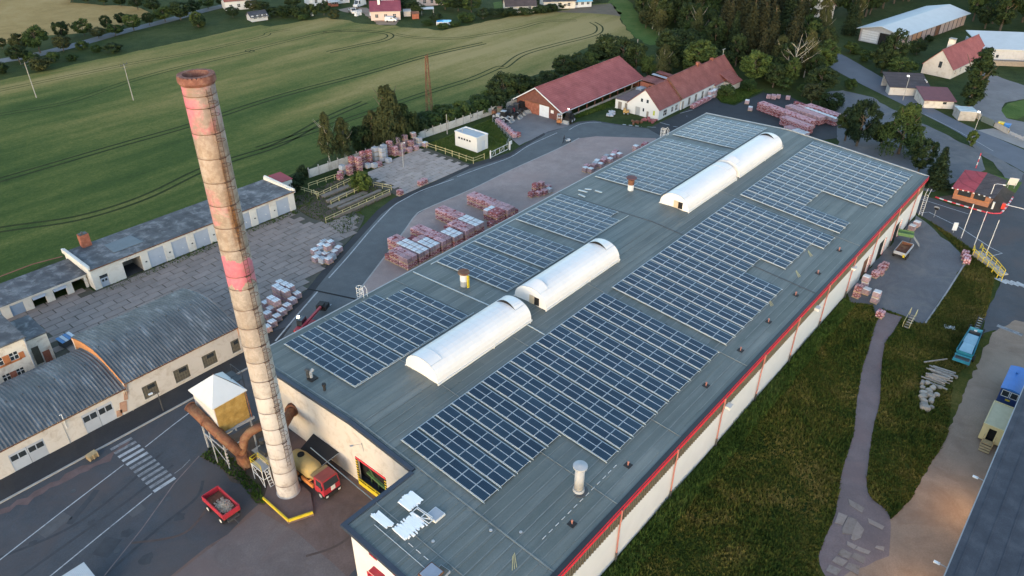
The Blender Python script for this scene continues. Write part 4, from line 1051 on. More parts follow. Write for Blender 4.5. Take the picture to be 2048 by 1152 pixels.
d = thing('flue_duct', 'round rusty flue duct running from the chimney into the hall wall', 'duct', (-16.6, 9.5, 0))
MB().tube([(-2.9, -2.9, 5.2), (-.2, 1.2, 5.0), (2.75, 3.4, 4.5)], .62, 14).build('flue_pipe', m_rust, d, True)
MB().tube([(2.2, 3.0, 4.6), (2.68, 3.35, 4.5)], .85, 14).build('flange', m_rust, d)
d = thing('fan_unit', 'low concrete fan block with pipes between the bunker and the chimney', 'fan unit', (-18.6, 12.4, 0))
MB().box(-1.2, 1.4, -1.4, 1.5, 0, 1.2).build('block', m_plaster, d); MB().box(-.8, .8, -.9, .6, 1.2, 1.9).cyl(.1, .9, 1.2, 2.4, .35, .35, 12).build('motor', m_darkm, d)
d = thing('work_platform', 'small white scaffold platform with a ladder and yellow rails by the chimney', 'platform', (-21.1, 9.7, 0))
pl = MB()
for x, y in ((-.55, -1.1), (.45, -1.1), (-.55, 1.0), (.45, 1.0)): pl.beam((x, y, 0), (x, y, 2.6), .07)
for z in (1.2, 2.5): pl.beam((-.55, -1.1, z), (.45, -1.1, z), .06).beam((-.55, 1, z), (.45, 1, z), .06).beam((-.55, -1.1, z), (-.55, 1, z), .06).beam((.45, -1.1, z), (.45, 1, z), .06)
pl.beam((-.55, -1.1, 0), (-.55, 1, 2.5), .05); pl.build('scaffold', m_white, d)
MB().box(-.55, .45, -1.1, 1.0, 2.5, 2.56).build('deck', m_greym, d)
lr = MB()
for x in (-.25, .25): lr.beam((x, -1.9, 0), (x, -1.15, 2.55), .06)
for k in range(6): lr.beam((-.25, -1.8 + .11 * k, .35 + k * .38), (.25, -1.8 + .11 * k, .35 + k * .38), .05)
lr.build('ladder', m_white, d)
rl = MB()
for p, q in (((-.55, -1.1), (-.55, 1)), ((-.55, 1), (.45, 1)), ((.45, 1), (.45, -1.1))): rl.beam((*p, 3.5), (*q, 3.5), .06).beam((*p, 3.05), (*q, 3.05), .05).beam((*p, 2.5), (*p, 3.5), .06)
rl.build('guard_rail', m_yellow, d)

# ================================================================== BARREL ROOFED SHEDS ON THE LEFT
def corrugated(name, x0, x1, prof, parent, ox, per=.42, amp=.055):
    n = int((x1 - x0) / per); k = 4; mb = MB(); m = len(prof); vs = []
    N = n * k + 1
    for i in range(N):
        x = x0 + (x1 - x0) * i / (N - 1); dz = amp * math.cos(2 * math.pi * i / k)
        for j, (y, z) in enumerate(prof): vs.append((x - ox, y, z + dz))
    mb.add(vs, [(i * m + j, (i + 1) * m + j, (i + 1) * m + j + 1, i * m + j + 1) for i in range(N - 1) for j in range(m - 1)])
    return mb.build(name, m_corr, parent)
def vault(y0, y1, ze, zr, n=9):
    out = []
    for j in range(n + 1):
        u = -1 + 2 * j / n; out.append((y0 + (y1 - y0) * j / n, ze + (zr - ze) * (1 - abs(u) ** 1.6)))
    return out
def barrelshed(label, x0, x1, ze, zr, yb, windows, doors, gable_left=None):
    ox = x0; root = thing('barrel_shed', label, 'shed', (ox, 0, 0))
    holes = [(a - ox, b - ox, c, d_) for a, b, c, d_ in windows] + [(a - ox, b - ox, c, d_) for a, b, c, d_ in doors]
    MB().wallx(0, x1 - x0, 33.3, 33.6, 0, ze - .12, holes).build('front_wall', m_cream, root)
    MB().wallx(0, x1 - x0, yb - .5, yb - .2, 0, ze - .12, []).build('rear_wall', m_plaster, root)
    pr = vault(33.05, yb + .1, ze, zr)
    corrugated('corrugated_roof', x0, x1, pr, root, ox)
    for xx in (.02, x1 - x0 - .25):
        g = MB(); n = len(pr); g.add([(xx, y, z - .13) for y, z in pr] + [(xx + .22, y, z - .13) for y, z in pr] + [(xx, 33.6, 0), (xx, yb - .5, 0), (xx + .22, 33.6, 0), (xx + .22, yb - .5, 0)],
              [tuple(range(n)) + (2 * n + 1, 2 * n), tuple(range(2 * n - 1, n - 1, -1)) + (2 * n + 2, 2 * n + 3)] + [(j, n + j, n + j + 1, j + 1) for j in range(n - 1)])
        g.build('gable_wall', gable_left or m_plaster, root)
    rc = MB(); jr = max(range(len(pr)), key=lambda j: pr[j][1])
    x = .8
    while x < x1 - x0: rc.obox((x, (33.05 + yb) / 2, zr + .1), (.14, .2, .12)); x += 1.9
    rc.build('ridge_clip', m_darkm, root)
    MB().beam((0, 33.0, ze - .1), (x1 - x0, 33.0, ze - .1), .12, .1).build('gutter', m_rust, root)
    for a, b, c, d_ in windows:
        a -= ox; b -= ox
        w = MB().box(a, b, 33.36, 33.42, c, d_).build('window', m_dirtyg, root)
        g = MB(); nx = 6
        for i in range(nx + 1): g.box(a + (b - a) * i / nx - .02, a + (b - a) * i / nx + .02, 33.33, 33.36, c, d_)
        for j in range(5): zz = c + (d_ - c) * j / 4; g.box(a, b, 33.335, 33.36, zz - .02, zz + .02)
        g.build('glazing_bars', M('old_frames', (.16, .145, .12), .2, 2, .9), w)
        MB().box(a + (b - a) * .35, a + (b - a) * .85, 33.32, 33.335, c + (d_ - c) * .62, c + (d_ - c) * .88).build('vent_pane', m_glass, w)
        MB().box(a - .1, b + .1, 33.2, 33.3, c - .1, c).build('sill', m_plaster, root)
    for a, b, c, d_ in doors:
        a -= ox; b -= ox
        for q, (u, v) in enumerate(((a, (a + b) / 2 - .02), ((a + b) / 2 + .02, b))):
            dr = MB().box(u, v, 33.34, 33.42, c, d_).build('door', m_door_blue, root)
            for k in range(2):
                w0 = u + .12 + k * (v - u - .16) / 2
                MB().box(w0, w0 + (v - u - .16) / 2 - .12, 33.32, 33.34, c + (d_ - c) * .58, c + (d_ - c) * .86).build('door_pane', m_glass, dr)
    return root
WH = [(-23.3, -21.3, .55, 2.6), (-18.9, -16.75, .55, 2.65), (-14.7, -12.6, .6, 2.65), (-10.2, -8.9, .6, 2.7)]
bs2 = barrelshed('taller barrel roofed shed of grey corrugated sheet with square windows beside the asphalt yard', -25.2, -8.5, 4.6, 6.25, 48.5, WH, [], M('orange_wall', (.42, .19, .08), .2, .9, .9))
bs1 = barrelshed('lower corrugated barrel roofed shed with blue grey double doors at the left edge', -62, -25.2, 3.9, 5.35, 46.1, [], [(-31.0, -27.2, 0, 2.95), (-39.5, -35.6, 0, 2.6), (-46, -42.4, 0, 2.6)])
MB().box(.0, 0.03, 33.1, 33.15, 0, .1).build('drain_pipe', m_plaster, bs2)
pt = MB()
for c, sz in (((-.9, 33.28, 1.2), (.9, .06, 1.6)), ((-.2, 33.28, 2.6), (.5, .06, 1.2)), ((-1.6, 33.28, .6), (.7, .06, .9))): pt.obox((c[0] + 62 - 25.2, c[1], c[2]), sz, (0, R(12), 0))
pt.build('bare_render_patch', M('bare_render', (.36, .22, .16), .3, 2, .95), bs1)

def lamp_post(label, b, h, arm=(1.0, 0), glow=False, mat=m_steel, group=None, head=.35):
    t = thing('street_lamp', label, 'lamp', (b[0], b[1], 0), 0, group)
    p = MB(); p.tube([(0, 0, 0), (0, 0, h * .5), (0, 0, h - .1), (arm[0] * .3, arm[1] * .3, h + .12), (arm[0], arm[1], h + .18)], [.085, .07, .055, .045, .04], 8); p.build('pole', mat, t)
    MB().obox((arm[0] * 1.15, arm[1] * 1.15, h + .17), (head * 1.5, head * .8, .14), (0, 0, math.atan2(arm[1], arm[0]))).build('lamp_head', m_lampw if glow else m_white, t)
    return t
lamp_post('thin dark lamp post standing before the shed windows on the side walk', GA(2, 0, 1255, 968), 3.2, (-.7, .1), False, m_darkm)
for q in ((490, 1080), (470, 1000)):
    pass
tb_ = MB(); tb_.tube([(-32.9 + 62, 33.2, 2.3), (-32.9 + 62, 33.1, 4.7), (-33.2 + 62, 32.6, 5.0)], .05, 6); tb_.build('wall_lamp', m_white, bs1)

# ================================================================== GARAGE ROW
gr = thing('garage_row', 'long row of white garages with blue grey doors and a patched felt roof', 'garages', (-14.9, 66.2, 0))
X = lambda x: x + 14.9
GD = [-5.36, -1.1, 3.15, 7.4, 11.7, 16.0, 20.35]
holes = [(X(g), X(g + 2.85), 0, 3.2) for g in GD] + [(X(-9.75), X(-6.65), 0, 3.0), (X(-13.8), X(-12.45), 0, 2.2)]
MB().wallx(0, 39.4, 0, .3, 0, 3.9, holes).build('front_wall', m_garage, gr)
MB().box(0, .3, .3, 9.6, 0, 4.3).box(39.1, 39.4, .3, 9.6, 0, 4.3).box(.3, 39.1, 9.3, 9.6, 0, 3.5).build('end_wall', m_garage, gr)
for g in GD:
    dr = MB().box(X(g), X(g + 2.85), .12, .2, 0, 3.2).build('garage_door', m_door_blue, gr)
    MB().box(X(g + 1.8), X(g + 1.95), .06, .12, 1.25, 1.45).build('handle', m_white, dr)
    MB().obox((X(g - .6), -.03, 1.5), (.3, .04, .22)).build('number_plate', m_darkm, gr)
MB().box(X(-9.75) - .1, X(-6.65) + .3, 4.2, 4.4, 0, 3.4).box(X(-9.75) - .12, X(-9.75), .3, 4.2, 0, 3.4).box(X(-6.65), X(-6.65) + .12, .3, 4.2, 0, 3.4).build('open_bay', m_oldwood, gr)
MB().box(X(-9.75), X(-6.65), .3, 4.2, .0, .03).build('bay_floor', m_dasph, gr)
dr = MB().box(X(-13.8), X(-12.45), .12, .2, 0, 1.6).build('door', m_door_blue, gr); MB().box(X(-13.7), X(-12.55), .10, .2, 1.6, 2.2).build('fanlight', m_glass, dr); MB().box(X(-13.55), X(-13.2), .09, .12, .95, 1.35).build('door_pane', m_glass, dr); MB().box(X(-13.05), X(-12.7), .09, .12, .95, 1.35).build('door_pane', m_glass, dr)
k = 0; x = -.15
while x < 39.5:
    e = min(39.55, x + random.uniform(.92, 1.05)); z0, z1 = 3.98 + random.uniform(0, .02), 3.62
    MB().slab([(x, -.35, z0), (e, -.35, z0), (e, 9.75, z1 + random.uniform(0, .02)), (x, 9.75, z1)], .1).build('felt_sheet', m_oldfelt, gr); x = e
MB().box(-.25, .05, -.3, 9.7, 3.6, 4.35).box(39.35, 39.65, -.3, 9.7, 3.6, 4.4).build('parapet', m_garage, gr)
MB().beam((-.1, -.38, 3.88), (39.5, -.38, 3.88), .1, .14).build('eaves_board', m_rust, gr)
MB().slab([(X(-9.7), 2.4, 3.99), (X(-4.6), 2.3, 3.99), (X(-4.8), 6.6, 3.83), (X(-9.5), 6.5, 3.83)], .06).build('felt_patch', m_patchfelt, gr)
c = thing('brick_chimney', 'square red brick chimney on the garage roof', 'chimney', (-11.4, 75.2, 3.6))
for k in range(9): MB().box(-.75 + .008 * (k % 2), .75 - .008 * (k % 2), -.6 + .008 * (k % 2), .6 - .008 * (k % 2), k * .28 - .2, k * .28 + .06).build('brick_course', m_brickred, c)
MB().box(-.6, .6, -.48, .48, 2.3, 2.42).box(-.25, .05, -.2, .1, 2.42, 2.75).build('cap', m_darkm, c)
an = thing('garage_annex', 'little white annex with a bright red roof at the far end of the garages', 'annex', (26.4, 73.2, 0))
MB().box(0, 2.6, 0, 3.9, 0, 2.9).build('annex_wall', m_garage, an); MB().slab([(-.15, -.15, 3.1), (2.75, -.15, 3.0), (2.75, 4.05, 3.3), (-.15, 4.05, 3.4)], .1).build('annex_roof', M('red_sheet', (.30, .035, .045), .15, .7, .6), an)
# lower wing
lw = thing('garage_wing', 'lower garage wing with tilted open doors at the left edge', 'garages', (-46, 68.2, 0))
X = lambda x: x + 46
LD = [(-29.95, 0), (-26.75, 0), (-23.55, 1), (-20.4, 1), (-17.45, 2), (-33.2, 0), (-36.4, 0)]
MB().wallx(0, 30.9, 0, .3, 0, 2.5, [(X(a), X(a + 1.95), 0, 1.95) for a, o_ in LD]).build('front_wall', m_garage, lw)
MB().box(0, 30.9, 6.0, 6.3, 0, 2.7).box(0, .3, .3, 6.0, 0, 2.5).build('rear_wall', m_garage, lw)
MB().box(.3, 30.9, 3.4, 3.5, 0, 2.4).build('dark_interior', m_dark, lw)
for a, o_ in LD:
    if o_ == 0: MB().box(X(a), X(a + 1.95), .12, .2, 0, 1.95).build('garage_door', M('blue_door', (.20, .27, .38), .15, .8, .5), lw)
    elif o_ == 1: MB().obox((X(a + .97), -.15, 1.92), (1.95, 1.15, .06), (R(12), 0, 0)).build('garage_door', m_door_blue, lw)
x = -.1
while x < 31:
    e = min(31.0, x + random.uniform(.95, 1.1)); MB().slab([(x, -.4, 2.62 + random.uniform(0, .03)), (e, -.4, 2.62), (e, 6.5, 2.86 + random.uniform(0, .03)), (x, 6.5, 2.86)], .1).build('felt_sheet', m_oldfelt, lw); x = e
MB().beam((0, -.3, 2.5), (30.9, -.3, 2.5), .12, .2).build('eaves_board', m_white, lw)

# ================================================================== TWO STOREY HOUSE AT THE LEFT EDGE
hs = thing('workshop_house', 'worn pink rendered two storey house with orange window panels at the left edge', 'house', (-46, 50.4, 0))
X = lambda x: x + 46
wins = [(-32.4, -31.4, 3.7, 4.9), (-34.3, -33.3, 3.7, 4.9), (-32.35, -31.45, 1.1, 2.2), (-34.1, -33.2, 1.1, 2.2)]
MB().wallx(0, 16, 0, .3, 0, 6.3, [(X(a), X(b), c, d_) for a, b, c, d_ in wins]).build('front_wall', m_plaster, hs)
MB().box(15.7, 16, .3, 7.8, 0, 6.3).box(0, 15.7, 7.5, 7.8, 0, 6.3).build('side_wall', m_plaster, hs)
MB().box(X(-36), X(-31.2), -.04, 0, 3.4, 3.7).box(X(-33.25), X(-32.45), -.04, 0, 3.6, 4.9).box(X(-31.35), X(-30.7), -.04, 0, 3.5, 4.5).build('orange_panel', M('orange_render', (.42, .15, .06), .25, 1, .9), hs)
MB().box(X(-33.2), X(-32.4), -.04, 0, 1.1, 2.2).build('brick_panel', m_brickred, hs)
for a, b, c, d_ in wins:
    w = MB().box(X(a), X(b), .14, .2, c, d_).build('window', m_glass, hs)
    MB().box(X((a + b) / 2) - .04, X((a + b) / 2) + .04, .08, .14, c, d_).box(X(a), X(b), .08, .14, c + .6, c + .68).build('frame', m_white, w)
MB().box(-.2, 16.15, -.2, 8.0, 6.3, 6.5).build('flat_roof', m_oldfelt, hs)
MB().tube([(15.85, -.1, 6.2), (15.85, -.25, 5.2), (15.85, -.1, 4.6), (15.85, -.1, .2)], .09, 8).build('downpipe', m_steel, hs)
hb = thing('stair_annex', 'grey roofed annex with a tall dark door beside the pink house', 'annex', (-29.95, 51.9, 0))
MB().wallx(0, 2.9, 0, .3, 0, 4.8, [(.45, 1.4, .5, 3.45)]).box(2.6, 2.9, .3, 6.1, 0, 4.8).box(0, 2.6, 5.8, 6.1, 0, 4.8).build('annex_wall', m_plaster, hb)
MB().box(.45, 1.4, .12, .2, .5, 3.45).build('door', m_dirtyg, hb); MB().box(-.1, 3.05, -.15, 6.25, 4.8, 5.0).build('flat_roof', m_oldfelt, hb)
MB().box(1.55, 2.5, -.03, 0, .3, 2.2).build('brick_patch', m_brickred, hb)
t = thing('covered_stack', 'stack covered with blue and white striped sheeting behind the corrugated sheds', 'covered stack', (-24.3, 54.6, 0), R(10))
for k in range(4): MB().slab([(-1.1 + k * .55, -.8, 1.1), (-.62 + k * .55, -.8, 1.1), (-.62 + k * .55, .8, 1.35), (-1.1 + k * .55, .8, 1.35)], .06).build('striped_sheet', m_wrap if k % 2 else M('blue_sheet', (.10, .22, .42), .15, 1, .5), t)
MB().box(-1.0, 1.0, -.7, .7, 0, 1.0).build('stacked_goods', m_darkm, t)
t = thing('corner_shed', 'ribbed grey shed roof at the bottom edge of the asphalt yard', 'shed', (-42.4, 8.4, 0))
MB().box(0, 1.8, 0, 2.9, 0, 2.4).build('shed_wall', m_greym, t)
rr = MB(); vs = [(-.15 + 2.2 * i / 32, y, z + .03 * (i % 2)) for i in range(33) for y, z in ((-.2, 2.45), (3.2, 2.62))]
rr.add(vs, [(2 * i, 2 * i + 2, 2 * i + 3, 2 * i + 1) for i in range(32)]); rr.build('ribbed_roof', m_metalroof, t)

# ================================================================== VEHICLES NEAR THE CHIMNEY
def wheel(root, x, y, r, wd=.32, m=None, side=1):
    o = MB().tube([(x, y - wd / 2, r), (x, y + wd / 2, r)], r, 16).build('wheel', m_black, root)
    MB().tube([(x, y + side * (wd / 2 + .0), r), (x, y + side * (wd / 2 + .02), r)], r * .55, 12).build('rim', m or m_greym, o)
    return o
# trailer (long axis along world Y)
t = thing('farm_trailer', 'red flat sided trailer loaded with a heap of pale rubble', 'trailer', (-26.75, 9.2, 0), R(90))
L2, W2 = 2.15, 1.0
MB().box(-L2, L2, -W2, W2, .95, 1.05).build('load_floor', m_rust, t)
for y in (-W2, W2): MB().box(-L2, L2, y - .05, y + .05, 1.05, 1.75).build('side_board', m_red, t)
for x in (-L2, L2): MB().box(x - .05, x + .05, -W2 + .05, W2 - .05, 1.05, 1.75).build('end_board', m_red, t)
wheel(t, 1.2, -.95, .42, side=-1, m=m_white); wheel(t, 1.2, .95, .42, m=m_white); wheel(t, -1.4, -.95, .42, side=-1, m=m_white); wheel(t, -1.4, .95, .42, m=m_white)
MB().beam((-L2, -.5, .7), (L2, -.5, .7), .12, .2).beam((-L2, .5, .7), (L2, .5, .7), .12, .2).beam((-L2, 0, .7), (-L2 - 1.2, 0, .6), .1).build('chassis', m_darkm, t)
MB().box(-L2 - .3, -L2 - .06, -.7, .7, .55, .8).box(-L2 - .34, -L2 - .3, -.25, .25, .6, .75).build('tail_bar', m_darkm, t)
rub = MB()
for k in range(420):
    a = random.uniform(0, 6.28); r = abs(random.gauss(0, .55)); x, y = -.55 + r * math.cos(a) * 1.35, r * math.sin(a)
    if abs(x) > 2 or abs(y) > .85: continue
    rub.obox((x, y, 1.07 + max(0, .42 - r * .42) * random.uniform(.5, 1)), (random.uniform(.09, .22),) * 3, (random.random() * 3, random.random() * 3, random.random() * 3))
rb = rub.build('rubble', M('pale_rubble', (.46, .36, .27), .3, 4, .95)); rb.location = t.location; rb.rotation_euler = t.rotation_euler; rb['kind'] = 'stuff'; rb['label'] = 'pale rubble heaped in the red trailer'
# truck, nose towards -Y
t = thing('mixer_truck', 'red cab tanker truck with a dusty yellow drum, parked between chimney and hall', 'truck', (-17.35, 4.6, 0), R(-90))
def cabshape(x0, x1, w, z0, zm, z1, sl=.28):
    return [(x0, -w, z0), (x1, -w, z0), (x1, w, z0), (x0, w, z0), (x0, -w, zm), (x1, -w, zm), (x1, w, zm), (x0, w, zm), (x0 + .05, -w * .94, z1), (x1 - sl, -w * .94, z1), (x1 - sl, w * .94, z1), (x0 + .05, w * .94, z1)]
CF = [(3, 2, 1, 0), (0, 1, 5, 4), (1, 2, 6, 5), (2, 3, 7, 6), (3, 0, 4, 7), (4, 5, 9, 8), (5, 6, 10, 9), (6, 7, 11, 10), (7, 4, 8, 11), (8, 9, 10, 11)]
MB().add(cabshape(1.35, 3.1, 1.12, .75, 1.75, 2.85, .2), CF).build('cab', m_red, t)
MB().box(1.42, 2.85, -1.02, 1.02, 2.85, 2.93).build('cab_roof', M('faded_red', (.24, .06, .055), .2, 1, .7), t)
MB().add([(3.13, -1.0, 1.78), (3.13, 1.0, 1.78), (2.94, .92, 2.75), (2.94, -.92, 2.75)], [(0, 1, 2, 3)]).build('windscreen', m_glass, t)
for s in (-1, 1): MB().add([(1.75, s * 1.13, 1.8), (2.9, s * 1.13, 1.8), (2.75, s * 1.08, 2.7), (1.75, s * 1.08, 2.7)], [(0, 1, 2, 3) if s < 0 else (3, 2, 1, 0)]).build('side_window', m_glass, t)
MB().box(3.1, 3.22, -1.15, 1.15, .45, .95).build('bumper', m_black, t); MB().box(3.11, 3.16, -.15, .42, 1.15, 1.75).build('white_panel', m_white, t)
for s in (-1, 1): MB().box(3.2, 3.26, s * .85 - .14, s * .85 + .14, .62, .84).build('headlight', m_white, t)
for s in (-1, 1): MB().box(2.95, 3.05, s * 1.3 - .06, s * 1.3 + .06, 1.9, 2.3).build('mirror', m_black, t)
MB().beam((-4.2, -.45, .85), (1.4, -.45, .85), .12, .25).beam((-4.2, .45, .85), (1.4, .45, .85), .12, .25).build('chassis', m_black, t)
MB().tube([(-4.1, 0, 2.0), (-3.7, 0, 2.0), (-2.6, 0, 2.05), (-.4, 0, 2.05), (.55, 0, 2.0)], [.55, .95, 1.12, 1.12, .85], 20).build('drum', M('dusty_yellow', (.34, .26, .12), .3, .9, .7, c2=(.46, .30, .07)), t, True)
MB().cyl(-2.3, 0, 2.95, 3.25, .42, .42, 16).build('manhole', m_dark, t)
MB().box(.75, 1.25, -1.1, 1.1, 2.35, 2.75).beam((1.28, -1.1, 2.75), (1.28, 1.1, 2.75), .06).build('catwalk', M('ochre_box', (.28, .20, .10), .2, 1, .8), t)
MB().box(-1.2, .9, -1.15, -.95, .7, 1.3).box(-2.6, -1.9, -1.15, -.9, .7, 1.15).beam((.3, -1.1, 1.5), (1.0, -1.1, 2.2), .16).build('side_tank', m_orange, t)
for x in (2.3, -1.6, -3.0):
    for s in (-1, 1): wheel(t, x, s * .98, .5, .34, m_greym, s)
# telehandler (partly hidden by the eave)
t = thing('telehandler', 'red telehandler with raised black attachment and a lit work lamp beside the hall', 'telehandler', (.6, 30.6, 0), R(27))
MB().box(-2.2, 1.5, -.85, .85, .6, 1.15).box(-2.3, -1.2, -.8, .8, 1.15, 1.6).build('body', m_red, t)
cb = MB().add(cabshape(-1.0, .55, .45, 1.1, 1.7, 2.5, .15), CF).build('cab', m_glass, t); cb.location = (0, .45, 0)
MB().beam((-2.2, -.35, 1.9), (4.4, -.35, 1.55), .3, .34).build('boom', m_red, t); MB().beam((2.0, -.35, 1.72), (4.8, -.35, 1.55), .22, .24).build('boom_extension', m_red, t)
MB().box(4.6, 6.1, -1.0, .6, .75, 1.5).box(4.5, 5.4, -.6, .1, 1.0, 1.8).build('block_grab', m_black, t); MB().beam((6.1, -1.0, .8), (6.6, -1.0, .75), .1).beam((6.2, -.9, .8), (6.5, .6, .8), .1).build('fork', m_steel, t)
for x in (-1.5, 1.05):
    for s in (-1, 1): wheel(t, x, s * .95, .58, .42, m_red, s)
MB().obox((-.2, .95, 2.55), (.28, .28, .22)).build('work_lamp', emit('work_lamp_glow', (1, .83, .5), 9), t)
# euro pallet crate on the kerb
t = thing('pallet_crate', 'stack of pale wooden pallets on the kerb by the zebra crossing', 'pallet', (-32.5, 28.6, 0), R(8))
for k in range(5):
    p = MB()
    for j in range(5): p.box(-.6, .6, -.4 + j * .165, -.28 + j * .165, .12 + k * .145, .145 + k * .145)
    for j in (-.5, 0, .5): p.box(j - .06, j + .06, -.4, .4, .02 + k * .145, .12 + k * .145)
    p.build('pallet', m_wood, t)

# ================================================================== BRICK PALLETS
def pack_mesh(mats, seed, nx=3, ny=3, nz=4, s=1.10, h=.96):
    r = random.Random(seed); mb = MB(); d = s / nx; e = s / ny; f = h / nz
    mb.box(-s / 2 + .05, s / 2 - .05, -s / 2 + .05, s / 2 - .05, .14, .14 + h - .06, 2)
    for i in range(nx):
        for j in range(ny):
            for k in range(nz):
                if 0 < i < nx - 1 and 0 < j < ny - 1 and k < nz - 1: continue
                c = (-s / 2 + (i + .5) * d + r.uniform(-.008, .008), -s / 2 + (j + .5) * e + r.uniform(-.008, .008), .14 + (k + .5) * f)
                mb.obox(c, (d - .06, e - .06, f - .07 + r.uniform(0, .02)), (0, 0, r.uniform(-.015, .015)), (0 if r.random() < .85 else 1) if k == nz - 1 else (0 if (k + i + j) % 2 == 0 else 1))
    return mb.mesh('brick_pallet', mats)
def wrap_mesh(mats, seed):
    r = random.Random(seed); mb = MB(); s = .56
    mb.add([(-s, -s, .14), (s, -s, .14), (s, s, .14), (-s, s, .14), (-s + .02, -s + .02, .98), (s - .02, -s + .02, .98), (s - .02, s - .02, .98), (-s + .02, s - .02, .98), (-s + .1, -s + .1, 1.06), (s - .1, -s + .1, 1.06), (s - .1, s - .1, 1.06), (-s + .1, s - .1, 1.06)],
           [(0, 1, 5, 4), (1, 2, 6, 5), (2, 3, 7, 6), (3, 0, 4, 7)], 1)
    b = len(mb.v) - 12
    mb.f += [tuple(b + i for i in q) for q in ((4, 5, 9, 8), (5, 6, 10, 9), (6, 7, 11, 10), (7, 4, 8, 11), (8, 9, 10, 11))]; mb.m += [0] * 5
    for k in (-.2, .2): mb.box(k - .025, k + .025, -s - .01, s + .01, 1.0, 1.075, 2)
    for k in range(5):
        a = r.uniform(-.45, .3); mb.box(-s - .012, -s + .02, a, a + .14, .2 + k * .15, .3 + k * .15, 3); a = r.uniform(-.45, .3); mb.box(a, a + .14, -s - .012, -s + .02, .2 + k * .15, .3 + k * .15, 3)
    return mb.mesh('brick_pallet', mats)
m_bside = brickpack('wrapped_brick_side', (.27, .205, .225), (.34, .27, .29))
PK = {
    'pink': [pack_mesh([m_bpink, m_bred, m_dark], k) for k in range(4)],
    'red': [pack_mesh([m_bred, m_bpink, m_dark], 10 + k) for k in range(4)],
    'pale': [pack_mesh([m_bpale, m_bpink, m_dark], 20 + k, 4, 4, 4) for k in range(3)],
    'white': [wrap_mesh([m_wrap, m_bside, m_greym, m_bpink], 30 + k) for k in range(3)],
    'grey': [wrap_mesh([m_wrapg, m_wrapg, m_darkm, m_bpale], 40 + k) for k in range(3)],
}
pb = MB()
for j in range(5): pb.box(-.56, .56, -.56 + j * .25, -.44 + j * .25, .10, .135)
for j in (-.5, 0, .5): pb.box(j - .05, j + .05, -.56, .56, 0, .10)
PB_ME = pb.mesh('pallet_base', m_wood)
MASS = []
ORD = ['first', 'second', 'third', 'fourth', 'fifth', 'sixth', 'seventh', 'eighth', 'ninth', 'tenth', 'eleventh', 'twelfth', 'thirteenth', 'fourteenth']
KCOL = {'pink': 'pink', 'red': 'red', 'pale': 'pale', 'white': 'white topped', 'grey': 'grey wrapped'}
def pallet(kind, x, y, z, label, group, rz=0.0, mass=False):
    me = random.choice(PK[kind]); ro = rz + random.choice((0, math.pi / 2, math.pi)) * (kind != 'white')
    if mass: MASS.append((me, (x, y, z), ro)); return
    o = inst('brick_pallet', me, None, (x, y, z), (0, 0, ro))
    tag(o, label, 'brick pallet', group)
    c = inst('pallet_base', PB_ME, o)
    return o
def block(x0, y0, nx, ny, hi, kinds, name, group, top=None, px_=1.25, py=1.2):
    for i in range(nx):
        for j in range(ny):
            h = hi(i, j) if callable(hi) else hi
            for k in range(h):
                if k < h - 1 and i > 0 and 0 < j < ny - 1: continue      # buried between its neighbours
                kd = top(i, j) if k == h - 1 and top and top(i, j) else kinds
                tier = '' if h == 1 else ('upper tier, ' if k == h - 1 else 'lower tier, ')
                pos = ('' if ny == 1 else ORD[j] + ' from the hall, ') + ('' if nx == 1 else ('near column' if i == 0 else 'far column') + ' of ')
                pallet(kd, x0 + (i + .5) * px_ + random.uniform(-.03, .03), y0 + (j + .5) * py + random.uniform(-.03, .03), k * 1.09, KCOL[kd] + ' brick pallet, ' + tier + pos + name, group)
block(22.65, 32.0, 2, 4, 2, 'pink', 'the first row', 'brick row nearest the telehandler', lambda i, j: 'pale' if j < 2 else None)
block(22.65, 36.8, 2, 1, 1, 'red', 'the low end nearest the telehandler', 'low end of the first row')
block(25.5, 32.0, 2, 7, 2, 'pink', 'the second row', 'second brick row', lambda i, j: 'white' if j < 5 else None)
block(28.2, 32.0, 2, 5, lambda i, j: 2 if j < 4 else 1, 'pink', 'the third row', 'third brick row', lambda i, j: 'white' if j < 3 else 'pale')
block(28.5, 38.1, 2, 1, 1, 'red', 'the low end of the third row', 'low end of the third row')
block(30.9, 31.8, 2, 7, 2, 'pink', 'the fourth row', 'fourth brick row', lambda i, j: 'pale' if j < 1 else None)
block(33.6, 31.5, 2, 3, 2, 'red', 'the fifth row', 'short fifth brick row', lambda i, j: 'white')
block(36.6, 31.5, 2, 4, 2, 'pink', 'the sixth row', 'sixth brick row', lambda i, j: 'pale' if j == 0 else None)
block(36.9, 36.4, 2, 1, 1, 'red', 'the low end of the sixth row', 'low end of the sixth row')
block(39.35, 31.5, 2, 9, 2, 'pink', 'the seventh row', 'seventh brick row', lambda i, j: 'white' if j < 4 else None)
block(43.4, 31.4, 1, 1, 1, 'red', 'alone between two stacks beside the eave', None)
block(45.35, 31.6, 2, 3, 2, 'red', 'the eighth block', 'small eighth block', lambda i, j: 'white' if j > 1 else None)
block(47.9, 31.2, 2, 9, 2, 'pink', 'the farthest long row', 'farthest long brick row', lambda i, j: 'pale' if j < 4 else None)
block(50.4, 31.4, 1, 2, 1, 'red', 'behind the farthest long row', 'behind farthest row')
for i, (x, y, k, h) in enumerate(((59.3, 34.5, 'red', 1), (60.6, 33.6, 'pink', 1), (61.9, 33.2, 'pink', 1), (63.2, 33.0, 'grey', 1), (61.2, 35.0, 'red', 2), (62.6, 34.6, 'pink', 2), (64.2, 34.0, 'pale', 1))):
    for q in range(h): pallet(k, x, y, q * 1.09, 'brick pallet in the mixed heap beside the eave' if k != 'grey' else 'grey wrapped brick pallet in the mixed heap', 'mixed heap ' + k)
